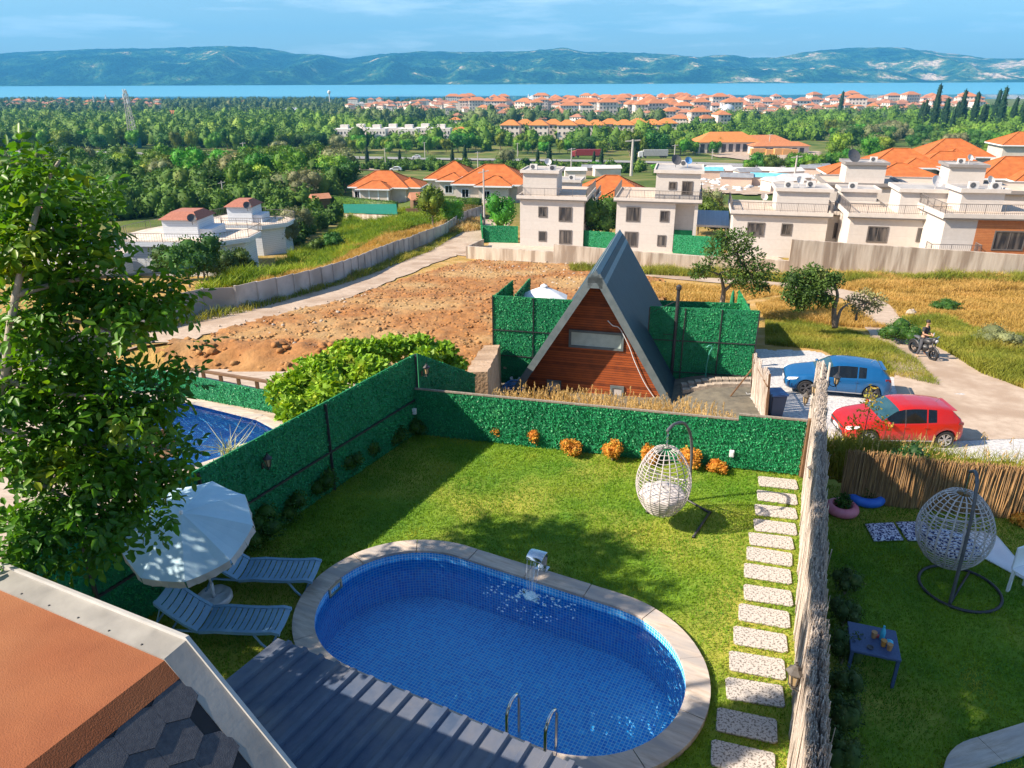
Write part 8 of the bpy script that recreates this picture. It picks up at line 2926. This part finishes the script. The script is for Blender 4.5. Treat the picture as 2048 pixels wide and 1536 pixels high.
# poles
M_pole = mat('concrete_pole', (.42, .38, .34), (.52, .48, .44), 2, .9)
for i, (px_, yt, yb, r, lab) in enumerate(((969, 338, 458, .16, 'tall pale pole in front of the orange villa next to the gravel road'), (638, 289, 332, .3, 'pole before the highway above the leftmost villa'), (491, 285, 328, .3, 'pole at the highway on the left, before the trees'),
 (772, 296, 340, .22, 'slim pole over the leftmost villa roof'), (850, 284, 314, .22, 'slim pole behind the highway, in front of the row of trees'), (956, 303, 342, .22, 'slim pole beside the round tree by the highway'), (1035, 286, 313, .25, 'slim pole on the far verge of the highway'),
 (1142, 296, 346, .28, 'pole at the nose of the red lorry'), (1262, 279, 352, .5, 'thick concrete pole right of the red lorry'), (1347, 289, 335, .28, 'pole behind the grey lorry'), (1587, 311, 366, .3, 'leaning pole over the shacks'), (1536, 268, 305, .3, 'pole in the sawmill yard'),
 (1849, 287, 303, .2, 'street light pole among the right trees'), (1875, 265, 281, .2, 'far pole near the cypress row'), (451, 362, 420, .16, 'street lamp standing above the left wood'), (1967, 326, 356, .25, 'pole with a metal bracket by the right villas'), (1424, 298, 318, .2, 'slim pole at the left end of the sawmill yard'))):
 g = GH(px_, yb, 0)
 z1 = V(px_, yt, g.y).z - g.z
 root = empty('utility_pole', g, 0, lab, 'pole', 'poles in the valley')
 mb = MB(); mb.tube([(0, 0, -.5), (0, 0, z1)], [r, r * .6], 7); mb.build('pole', M_pole, root)
 mb = MB(); mb.bar((-.9 * r * 5, 0, z1 - .5), (.9 * r * 5, 0, z1 - .2), r * .7); mb.build('crossarm', M_pole, root)
# lattice mast
g = G(271, 296)
root = empty('radio_mast', g, 0, 'tall lattice telecom mast rising from the left wood', 'mast')
hm = V(255, 181, g.y).z - g.z
mb = MB()
for k in range(12):
 z0, z1 = hm * k / 12, hm * (k + 1) / 12
 w0, w1 = 2.2 - 1.5 * k / 12, 2.2 - 1.5 * (k + 1) / 12
 c = [(-1, -1), (1, -1), (1, 1), (-1, 1)]
 for j in range(4):
  a, b = c[j], c[(j + 1) % 4]
  mb.bar((a[0] * w0, a[1] * w0, z0), (a[0] * w1, a[1] * w1, z1), .3); mb.bar((a[0] * w0, a[1] * w0, z0), (b[0] * w1, b[1] * w1, z1), .16); mb.bar((a[0] * w1, a[1] * w1, z1), (b[0] * w1, b[1] * w1, z1), .16)
mb.build('lattice', M_pole, root)
mb = MB()
for k in range(7):
 a = k * .9; z = hm * (.82 + .17 * (k % 3) / 2)
 mb.box(1.5 * cos(a) - .25, 1.5 * cos(a) + .25, 1.5 * sin(a) - .25, 1.5 * sin(a) + .25, z - 1.4, z + 1.2)
mb.build('antenna_panels', M_white, root)
mb = MB(); mb.box(-2.8, 2.8, -2.8, 2.8, 0, 6); mb.build('screen', mat('teal_mesh', (.01, .16, .16), None, 3, .8), root)
# mosques
M_pale = mat('pale_stucco', (.66, .60, .54), (.74, .68, .62), .4, .9)
M_lead = mat('lead_dome', (.36, .40, .44), (.45, .48, .52), .5, .6)
def minaret(px_, yt, yb, lab, r=1.3):
 g = G(px_, yb); h = V(px_, yt, g.y).z - g.z
 root = empty('minaret', g, 0, lab, 'minaret')
 mb = MB(); mb.lathe([(r * 1.6, -2), (r * 1.6, h * .18), (r, h * .22), (r, h * .66), (r * 1.7, h * .69), (r * 1.7, h * .72), (r * .8, h * .73), (r * .8, h * .84)], 10); mb.build('shaft', M_pale, root)
 mb = MB(); mb.lathe([(r, h * .84), (.05, h)], 10); mb.build('spire', M_lead, root)
def mosque(px_, yb, R, lab):
 g = G(px_, yb)
 root = empty('mosque', g, 0, lab, 'mosque')
 mb = MB(); mb.box(-R * 1.3, R * 1.3, -R * 1.3, R * 1.3, -2, R * .9); mb.lathe([(R, R * .9), (R, R * 1.2)], 20); mb.build('wall', M_pale, root)
 mb = MB(); mb.lathe([(R * cos(t), R * 1.2 + R * .85 * sin(t)) for t in np.linspace(0, 1.5, 8)], 20); mb.build('dome', M_lead, root)
for a in ((191, 191, 217, 'left one of the two minarets in the left town'), (216, 188, 217, 'right one of the two minarets in the left town'), (1057, 187, 211, 'left minaret of the domed mosque by the lake'), (1073, 185, 211, 'right minaret of the domed mosque by the lake'),
  (1294, 192, 213, 'minaret at the right end of the central town'), (1441, 206, 237, 'minaret beside the grey dome, nearest of all'), (1623, 192, 211, 'slim minaret by the lake on the right')): minaret(*a)
mosque(1066, 211, 9, 'pale mosque with dome between two minarets'); mosque(1453, 238, 8, 'mosque with grey dome right of the nearest minaret'); mosque(1634, 212, 6, 'small mosque beside the right lakeside minaret')
g = G(660, 206)
mb = MB(); mb.lathe([(1.2, -1), (1.0, 18), (3.4, 21), (3.6, 25), (.4, 27)], 12); tag(mb.build('water_tower', M_pale, loc=g), 'white water tower at the lake shore, left of centre', 'water tower')
# town houses: four kinds, copied
M_win = mat('dark_windows', (.07, .07, .08), None, 3, .3)
M_tw = [mat('town_wall_a', (.62, .52, .44), (.72, .62, .54), .3, .9), mat('town_wall_b', (.66, .60, .55), (.74, .68, .63), .3, .9), mat('town_wall_c', (.52, .38, .30), (.60, .46, .36), .3, .9)]
M_tr = [tile_roof('town_roof_a', (.50, .17, .06), (.62, .24, .09)), tile_roof('town_roof_b', (.42, .17, .09), (.52, .24, .14)), tile_roof('town_roof_c', (.62, .20, .04), (.70, .27, .07))]
def town_mesh(w, d, h, rise, wm, rm, flat=False):
 mb = MB()
 mb.box(-w / 2, w / 2, -d / 2, d / 2, -2, h, 0)
 if flat: mb.box(-w * .2, w * .2, -d * .2, d * .3, h, h + 2.2, 0)
 else: hip(mb, -w / 2 - .7, w / 2 + .7, -d / 2 - .7, d / 2 + .7, h + .02, rise, 1)
 for fl in range(int(h / 3)):
  for k in range(int(w / 3)):
   x = -w / 2 + 1.5 + k * 3
   mb.box(x - .6, x + .6, -d / 2 - .06, -d / 2 - .002, fl * 3 + 1, fl * 3 + 2.3, 2)
  for k in range(int(d / 3)):
   y = -d / 2 + 1.5 + k * 3
   mb.box(-w / 2 - .06, -w / 2 - .002, y - .6, y + .6, fl * 3 + 1, fl * 3 + 2.3, 2)
 me = mb.mesh('town_house')
 for m in (wm, rm, M_win): me.materials.append(m)
 return me
TM = [town_mesh(16, 11, 12, 3.2, M_tw[0], M_tr[0]), town_mesh(13, 10, 9, 3, M_tw[1], M_tr[1]), town_mesh(20, 11, 12, 3.2, M_tw[1], M_tr[0]), town_mesh(11, 9, 6, 2.6, M_tw[2], M_tr[1]), town_mesh(12, 9, 6, 2.8, M_tw[0], M_tr[2]), town_mesh(18, 10, 7, 0, M_tw[1], M_tr[0], True)]
def town(px_poly, n, kinds, label, group, seed, mind, rz0=0.0, name='town_house', sc=1.0):
 poly = gp2(px_poly)
 R = random.Random(seed)
 pts = scatter(poly, n, seed, None, mind); rk = in_rows(pts)
 for i, (x, y, z) in enumerate(pts):
  kd = R.choice(kinds)
  o = bpy.data.objects.new(name, TM[kd]); COL.objects.link(o)
  o.location = (x, y, z); o.rotation_euler = (0, 0, rz0 + R.choice((0, pi / 2)) + R.uniform(-.12, .12) if R.random() < .7 else R.uniform(-.6, .6))
  s = sc * R.uniform(.85, 1.15); o.scale = (s, s, s)
  tag(o, '%s%s, %s from left, %s row' % ((('tall ', 'mid-sized ', 'long ', 'brownish ', 'low ', 'flat ')[kd], label) + rk[i]), 'house', group)
town([(690, 208), (900, 208), (900, 228), (700, 226)], 16, (1, 2, 5, 1), 'block by the lake, left of the central town', 'pale blocks left of the central town', 1, 18)
town([(900, 211), (1370, 208), (1340, 240), (1190, 240), (940, 232)], 95, (0, 0, 2, 1), 'terracotta-roofed block in the central town', 'apartment blocks of the central town', 2, 15, sc=1.3)
town([(850, 236), (1050, 232), (1190, 245), (1180, 256), (880, 250)], 16, (3, 4, 1), 'house below the central town', 'low houses below the central town', 3, 15)
town([(1340, 206), (1720, 206), (1960, 212), (1980, 222), (1700, 226), (1500, 232), (1345, 242)], 120, (1, 3, 3, 0), 'house in the right lakeside town', 'houses of the right lakeside town', 4, 14, sc=1.45)
town([(1500, 224), (1800, 224), (1760, 240), (1500, 240)], 20, (3, 4, 1), 'house in trees below the right town', 'houses in the trees below the right town', 5, 18)
town([(1330, 240), (1440, 238), (1440, 268), (1330, 262)], 16, (0, 1, 4), 'block above the sawmill', 'blocks above the sawmill', 6, 14)
town([(-40, 209), (150, 207), (150, 216), (-40, 220)], 12, (1, 0, 3), 'house in the far left town', 'rows of the far left town', 7, 18)
town([(150, 216), (310, 212), (310, 222), (160, 226)], 12, (3, 1, 0), 'house near the left mast', 'houses near the left mast', 8, 16)
mb = MB()
R = random.Random(77)
for zone, n in (([(860, 213), (1370, 207), (1340, 244), (1190, 242), (900, 236)], 120), ([(1340, 206), (1720, 206), (1980, 213), (1990, 224), (1700, 232), (1500, 234), (1345, 242)], 190), ([(-40, 208), (320, 208), (320, 222), (-40, 222)], 45), ([(690, 208), (900, 208), (900, 230), (690, 226)], 35)):
 for (x, y, z) in scatter(gp2(zone), n, n):
  w, d, h = R.uniform(9, 16), R.uniform(8, 12), R.uniform(5, 11)
  q = Matrix.Translation((x, y, z)) @ Matrix.Rotation(R.uniform(-.7, .7), 4, 'Z')
  mb.box(-w / 2, w / 2, -d / 2, d / 2, -2, h, 0, q)
  k = MB(); hip(k, -w / 2 - .6, w / 2 + .6, -d / 2 - .6, d / 2 + .6, h + .02, R.uniform(2, 3.4)); mb.add(k.v, k.f, R.choice((1, 1, 2)), q)
  for j in range(int(w / 3)): mb.box(-w / 2 + 1 + j * 3, -w / 2 + 2.2 + j * 3, -d / 2 - .06, -d / 2 - .002, h * .55, h * .55 + 1.4, 3, q)
tag(mb.build('far_town', [M_tw[0], M_tr[1], M_tr[0], M_win]), kind='stuff')
for k in range(12):
 p = V(1022 + k * 28, 284 + (k % 3) * 3, 520 + (k % 2) * 14)
 o = bpy.data.objects.new('row_house', TM[4]); COL.objects.link(o); z_ = T(p.x, p.y); o.location = (p.x, p.y, z_ + 4.5); o.rotation_euler = (0, 0, -.15 + .1 * (k % 2)); o.scale = (1.05, 1.1, 1.15)
 tag(o, 'row house with bright orange roof behind the highway trees, %s from the left' % ordw(k), 'house', 'orange-roofed row behind the highway')
for k in range(7):
 p = V(692 + k * 32, 283, 500 + (k % 2) * 10)
 o = bpy.data.objects.new('white_villa', TM[5]); COL.objects.link(o); o.location = (p.x, p.y, T(p.x, p.y) + 3.5); o.rotation_euler = (0, 0, -.1); o.scale = (.7, .8, 1)
 tag(o, 'flat-roofed white villa behind the highway trees, %s from the left' % ordw(k), 'house', 'white villas behind the highway')
for (px_, py_, w, d, h, rs, rm, lab) in ((1448, 304, 34, 16, 6, 5, M_tr[2], 'sawmill hall with orange hipped roof'), (1515, 303, 30, 12, 6, 3, M_tr[0], 'long brick-red roofed sawmill shed'), (1555, 308, 30, 9, 4.5, 2, M_tr[0], 'low open shed with stacked timber'), (352, 240, 24, 14, 7, 4, M_tr[0], 'terracotta-roofed house in the left wood'),
          (585, 232, 22, 14, 8, 3, M_lead, 'grey-roofed white building in the wood'), (300, 330, 9, 7, 3, 2, M_tr[1], 'small red roof hidden in the left wood'), (920, 280, 16, 12, 5, 4, M_tr[2], 'house with orange pyramid roof by the white villas'), (490, 210, 14, 10, 7, 3, M_tr[0], 'orange gabled house before the lake')):
 g = G(px_, py_)
 root = empty('long_building', g, 0.02, lab, 'building')
 mb = MB(); mb.box(-w / 2, w / 2, -d / 2, d / 2, -2, h); mb.build('wall', M_tw[0], root)
 mb = MB(); hip(mb, -w / 2 - 1, w / 2 + 1, -d / 2 - 1, d / 2 + 1, h + .02, rs); mb.build('roof', rm, root)
 mb = MB()
 for k in range(int(w / 4)): mb.box(-w / 2 + 1 + k * 4, -w / 2 + 3.4 + k * 4, -d / 2 - .08, -d / 2 - .01, .4, h - 1)
 mb.build('openings', M_win, root)
for k, px_ in enumerate((1515, 1545, 1562, 1578)):
 g = G(px_, 311); mb = MB(); mb.box(-4, 4, -1.5, 1.5, 0, 3 - .4 * (k % 2))
 tag(mb.build('timber_stack', mat('fresh_timber', (.62, .34, .12), (.5, .26, .1), 2, .8) if k == 0 else bpy.data.materials['fresh_timber'], loc=g + Vector((0, 0, .5))), 'stack of fresh orange timber in the sawmill yard, %s from the left' % ordw(k), 'timber', 'timber stacks of the sawmill')
# shanties behind the white houses
M_tin = [mat('pale_tin', (.50, .48, .46), (.62, .60, .58), .8, .6), mat('dark_tin', (.20, .21, .23), (.28, .29, .30), .8, .6), mat('blue_sheet', (.10, .38, .48), (.2, .5, .6), 1, .6)]
for i, (px_, py_, k) in enumerate(((1130, 352, 0), (1165, 345, 1), (1190, 347, 0), (1400, 352, 2), (1420, 348, 0), (1450, 352, 0), (1480, 356, 1), (1515, 352, 0), (1555, 356, 0), (1600, 346, 1), (1625, 344, 1), (1500, 368, 2), (1575, 372, 0), (1440, 368, 1), (1540, 380, 0))):
 shed_roof(px_, py_ + 6, 6 + i % 3, 4, 2.3, .8, M_tin[k], 'ramshackle shed with %s roof behind the white houses, %s of those %s' % (('pale tin', 'dark tin', 'blue sheet')[k], ORD[i % 8], 'left or centre' if i < 8 else 'farther right'), rz=.3 * sin(i * 3.3), wallm=M_tw[2 if i % 2 else 0], group='shanty sheds behind the white houses')
rocks('scrap', scatter(gp2([(1390, 350), (1640, 350), (1640, 384), (1390, 384)]), 420, 3), .2, 1.1, M_tin[0], 5)
# woods: several tree kinds as shared meshes
def tree_mesh(rx, rz_, h, n, leaf, m, seed, core=.78, nl=6):
 tr = MB(); tr.tube([(0, 0, -1), (0, 0, h * .6)], [h * .03, h * .015], 6)
 bl = crown_blocks(rnd_lobes(rx, rz_, h - rz_ * .9, nl, seed, .52), n, leaf, .6, core, seed, .8)
 bl.append((np.array(tr.v), np.array([f for f in tr.f if len(f) == 4]), 1))
 me = np_mesh('broadleaf_tree', bl)
 me.materials.append(m); me.materials.append(M_bark)
 return me
TRM = [tree_mesh(3.6, 3.6, 8, 1500, .55, M_tree[0], 1), tree_mesh(4.2, 3.2, 7.5, 1500, .6, M_tree[1], 2), tree_mesh(3.0, 4.2, 9, 1300, .5, M_tree[0], 3), tree_mesh(4.4, 4.0, 9, 1600, .55, M_tree[1], 4), tree_mesh(4.2, 3.6, 8, 1700, .45, M_tree[2], 5), tree_mesh(3.4, 3.0, 6.5, 1300, .5, M_tree[0], 6)]
cy = MB(); cy.tube([(0, 0, -1), (0, 0, 3)], .2, 5)
cb = crown_blocks([(0, 0, 3, 1.3, 1.3, 3), (0, 0, 6.5, 1.1, 1.1, 3.4), (.1, 0, 9.5, .7, .7, 3)], 1000, .5, .5, .9, 7, .8)
cb.append((np.array(cy.v), np.array([f for f in cy.f if len(f) == 4]), 1))
CYM = np_mesh('cypress', cb); CYM.materials.append(M_cyp); CYM.materials.append(M_bark)
def wood(poly_px, n, kinds, s0, s1, label, group, seed, mind=0, name='tree', cat='tree', zs=1.0):
 R = random.Random(seed)
 pts = scatter(gp2(poly_px), n, seed, None, mind); rk = in_rows(pts)
 for i, (x, y, z) in enumerate(pts):
  kd = R.choice(kinds)
  o = bpy.data.objects.new(name, TRM[kd]); COL.objects.link(o)
  s = R.uniform(s0, s1)
  o.location = (x, y, z - .2 * s); o.rotation_euler = (0, 0, R.uniform(0, 6.28)); o.scale = (s, s, s * zs * R.uniform(.85, 1.1))
  tag(o, '%s %s, %s from left, %s row' % ((('bright green', 'dark', 'tall green', 'broad dark', 'olive grey', 'low green')[kd], label) + rk[i]), cat, group)
wood([(-30, 352), (300, 345), (560, 338), (700, 352), (690, 398), (620, 410), (560, 404), (330, 400), (120, 420), (-60, 440)], 105, (0, 1, 2, 3, 5, 4, 0), .75, 1.25, 'tree in the scrub left of the villas', 'trees of the scrub wood', 1, 3.6)
wood([(-40, 312), (500, 324), (1000, 330), (1380, 340), (1380, 348), (900, 342), (500, 334), (-40, 330)], 60, (5, 1, 3), .4, .65, 'bush on the near highway verge', 'bushes along the near verge', 2, 4, name='bush', cat='bush', zs=.7)
wood([(-40, 301), (230, 302), (500, 307), (690, 309), (700, 302), (500, 296), (-40, 288)], 48, (0, 1, 3, 2), 1.0, 1.6, 'tree at the edge of the left wood', 'front trees of the left wood', 3, 5)
wood([(700, 308), (1440, 312), (1440, 304), (1000, 300), (700, 298)], 50, (0, 2, 0, 1), .85, 1.35, 'tree behind the highway', 'tree row behind the highway', 4, 5)
wood([(1640, 268), (1760, 268), (1960, 290), (1960, 306), (1840, 300), (1760, 318), (1650, 330), (1620, 320)], 40, (4, 4, 0, 1, 3), 1.0, 1.7, 'tree in the right grove', 'trees of the right grove', 6, 6)
wood([(1440, 345), (1640, 338), (1720, 330), (1650, 350), (1560, 348)], 20, (0, 5, 1), .6, 1.0, 'bush behind the shanty sheds', 'bushes behind the shanty sheds', 7, 3, name='bush', cat='bush')
wood([(1930, 300), (2100, 300), (2100, 340), (1990, 335)], 10, (0, 1, 3), 1.0, 1.5, 'tree at the right edge', 'trees at the right edge', 8, 5)
for i, (px_, py_, s, k, lab) in enumerate(((655, 322, .55, -1, ''), (735, 325, .6, -1, ''), (800, 325, .5, -1, ''), (905, 330, .6, -1, ''), (930, 328, .7, -1, ''), (1075, 328, .55, -1, ''), (1098, 330, .75, -1, ''), (1187, 330, .5, -1, ''), (1202, 330, .6, -1, ''), (1268, 335, .65, -1, ''))):
 g = G(px_, py_ + 4); o = bpy.data.objects.new('cypress_tree', CYM); COL.objects.link(o); o.location = g; o.scale = (s * 1.3, s * 1.3, s)
 tag(o, 'small dark cypress on the near verge of the highway, %s from the left' % ordw(i), 'cypress', 'cypresses on the near verge')
for i in range(30):
 g = G(1835 + i * 7 + 8 * sin(i * 2.3), 266 - 8 * sin(i * 1.7)); s = 1.9 + .5 * sin(i * 2.9)
 o = bpy.data.objects.new('cypress_tree', CYM); COL.objects.link(o); o.location = g; o.scale = (s * 1.1, s * 1.1, s * (1.0 + .25 * sin(i * 4.1)))
 tag(o, 'tall dark cypress in the long right-hand row, %s from the left' % ordw(i), 'cypress', 'cypress row at the right')
g = G(1679, 230); o = bpy.data.objects.new('cypress_tree', CYM); COL.objects.link(o); o.location = g; o.scale = (2.6, 2.6, 2.3)
tag(o, 'lone tall cypress in front of the right lakeside town', 'cypress')
for (px_, py_, s, k, lab) in ((866, 455, .62, 2, 'bright leafy tree at the bend of the panel fence'), (905, 452, .45, 0, 'smaller tree right of the one at the bend of the panel fence'), (1000, 480, .62, 2, 'round light green tree beside the leftmost white house'), (1195, 488, .62, 3, 'dark tree between the first two white houses'), (1208, 482, .6, 1, 'second dark tree close behind the first two white houses'),
       (575, 500, .55, 4, 'olive tree below the terrace houses'), (600, 478, .6, 4, 'olive tree beside the dark clipped hedge'), (640, 460, .35, 1, 'dark bush under the garden wall'), (545, 474, .45, 1, 'dark conifer-like tree at the corner of the terrace house'), (410, 560, .42, 3, 'dark tree in front of the terrace houses'), (440, 548, .38, 1, 'dark bush squeezed before the terrace house wall'), (478, 528, .42, 3, 'dark bush under the right corner of the nearer terrace'), (380, 575, .42, 1, 'dark bush at the left foot of the terrace houses'), (455, 530, .36, 3, 'dark tree just right of the one in front of the terrace houses'), (350, 560, .4, 1, 'dark tree left in front of the terrace houses'),
       (1410, 450, .62, 4, 'tree with yellow leaves behind the patio roof'), (1395, 470, .6, 1, 'dark tree behind the patio roof'), (1440, 480, .5, 1, 'dark bush left of the third white house'), (1760, 500, .42, 0, 'sunlit bush in front of the large white house'), (1800, 505, .42, 0, 'sunlit bush second from the left before the large white house'), (1840, 508, .42, 5, 'sunlit bush third from the left before the large white house'),
       (1500, 500, .42, 4, 'pale bush before the third white house'), (1540, 505, .42, 1, 'green bush before the third white house'), (1620, 500, .45, 1, 'dark bush before the low set-back house'), (1590, 505, .4, 4, 'pale bush at the step of the concrete wall'), (1015, 335, .9, 4, 'round olive tree beside the highway'), (680, 305, 1.2, 4, 'pale poplar-like tree by the highway'), (560, 318, 1.1, 4, 'pale bare-looking tree at the highway on the left'),
       (1735, 322, 1.25, 0, 'bright green round tree left of the villa cluster'), (1260, 312, 1.7, 0, 'large tree behind the thick concrete pole'), (1310, 312, 1.7, 1, 'large tree behind the grey lorry'), (668, 506, .35, 1, 'low dark bush in the weeds beside the panel fence'), (640, 510, .3, 1, 'smaller dark bush in the weeds')):
 g = G(px_, py_); o = bpy.data.objects.new('tree', TRM[k]); COL.objects.link(o); o.location = g; o.scale = (s, s, s); o.rotation_euler = (0, 0, px_)
 tag(o, lab, 'bush' if 'bush' in lab else 'tree')
for i in range(9):
 p = V(322 + i * 20, 470, 80 + (i % 3) * 1.2); s = .34 + .04 * (i % 2)
 o = bpy.data.objects.new('bush', TRM[(3, 1, 5)[i % 3]]); COL.objects.link(o); o.location = (p.x, p.y, T(p.x, p.y) + .2); o.scale = (s * 1.1, s * 1.1, s * 1.15); o.rotation_euler = (0, 0, i)
 tag(o, 'dark bush along the front wall of the nearer terrace house, %s from the left' % ordw(i), 'bush', 'bushes before the terrace houses')
# far woods that read as one mass
def far_wood(name, zones, leaf, m, seed):
 rng = np.random.default_rng(seed)
 bl = []
 for (poly_px, n, r0, r1) in zones:
  for i, (x, y, z) in enumerate(scatter(gp2(poly_px), n, seed + n)):
   r = rng.uniform(r0, r1)
   h = r * rng.uniform(.9, 1.5)
   v, f = blob((x, y, z + h * .75), (r * .85, r * .85, h * .85), 8, 5, .8, i % 50)
   bl.append((v, f, 0))
   k = 150
   d = unit(rng.normal(size=(k, 3)))
   p = d * rng.uniform(.8, 1.3, (k, 1)) * np.array([r, r, h]) + np.array([x, y, z + h * .75])
   v, f = cards(p, leaf * rng.uniform(.7, 1.4, k), leaf * .7, rng=rng)
   bl.append((v, f, 0))
 return tag(link(name, np_mesh(name, bl), [m]), kind='stuff')
M_far = leaf_mat('far_foliage', (.05, .12, .012), (.13, .24, .02), (.26, .31, .06), .03, .15, .7)
M_far2 = leaf_mat('far_foliage_dull', (.05, .10, .03), (.11, .17, .04), (.20, .22, .09), .02, .15, .7)
far_wood('far_wood', [([(-60, 296), (700, 302), (700, 250), (560, 236), (300, 238), (-60, 236)], 1000, 3.2, 6), ([(700, 298), (1440, 302), (1440, 284), (1000, 270), (900, 262), (700, 262)], 260, 1.8, 6),
     ([(1330, 268), (1440, 262), (1640, 262), (1640, 282), (1420, 284), (1330, 290)], 130, 2.6, 4.6), ([(1440, 244), (1900, 240), (2000, 262), (1980, 282), (1640, 272), (1440, 262)], 400, 3, 6),
     ([(1930, 236), (2120, 222), (2120, 300), (1960, 300)], 200, 4, 7)], 1.5, M_far, 3)
far_wood('far_wood', [([(-60, 236), (680, 236), (690, 216), (400, 208), (-60, 206)], 650, 3.5, 6.5), ([(680, 258), (880, 250), (1190, 258), (1330, 262), (1330, 246), (1180, 244), (900, 238), (690, 230)], 230, 2, 7),
     ([(-80, 206), (400, 205), (700, 208), (700, 202), (-80, 201)], 380, 2.5, 5), ([(700, 208), (1370, 209), (1370, 203), (700, 203)], 260, 2.2, 4.5), ([(1340, 244), (1700, 232), (1990, 226), (2110, 234), (1960, 240), (1400, 250)], 150, 3, 6),
     ([(900, 212), (1370, 209), (1700, 208), (1960, 214), (1700, 228), (1190, 238)], 110, 2.4, 4)], 1.9, M_far2, 4)
far_wood('scrub', [([(-60, 350), (300, 338), (560, 332), (700, 350), (690, 398), (620, 412), (560, 410), (330, 405), (120, 425), (-60, 445)], 1000, 1.5, 2.8), ([(560, 326), (1000, 334), (1400, 344), (1400, 352), (900, 346), (640, 338)], 150, .9, 1.7), ([(150, 425), (330, 410), (570, 415), (570, 436), (400, 432), (180, 445)], 130, 1.2, 2.4), ([(560, 440), (640, 425), (690, 436), (640, 470), (570, 500)], 30, .8, 1.5)], .7, leaf_mat('scrub_leaf', (.04, .10, .012), (.09, .18, .02), (.20, .24, .05), .12, .2, .7), 5)
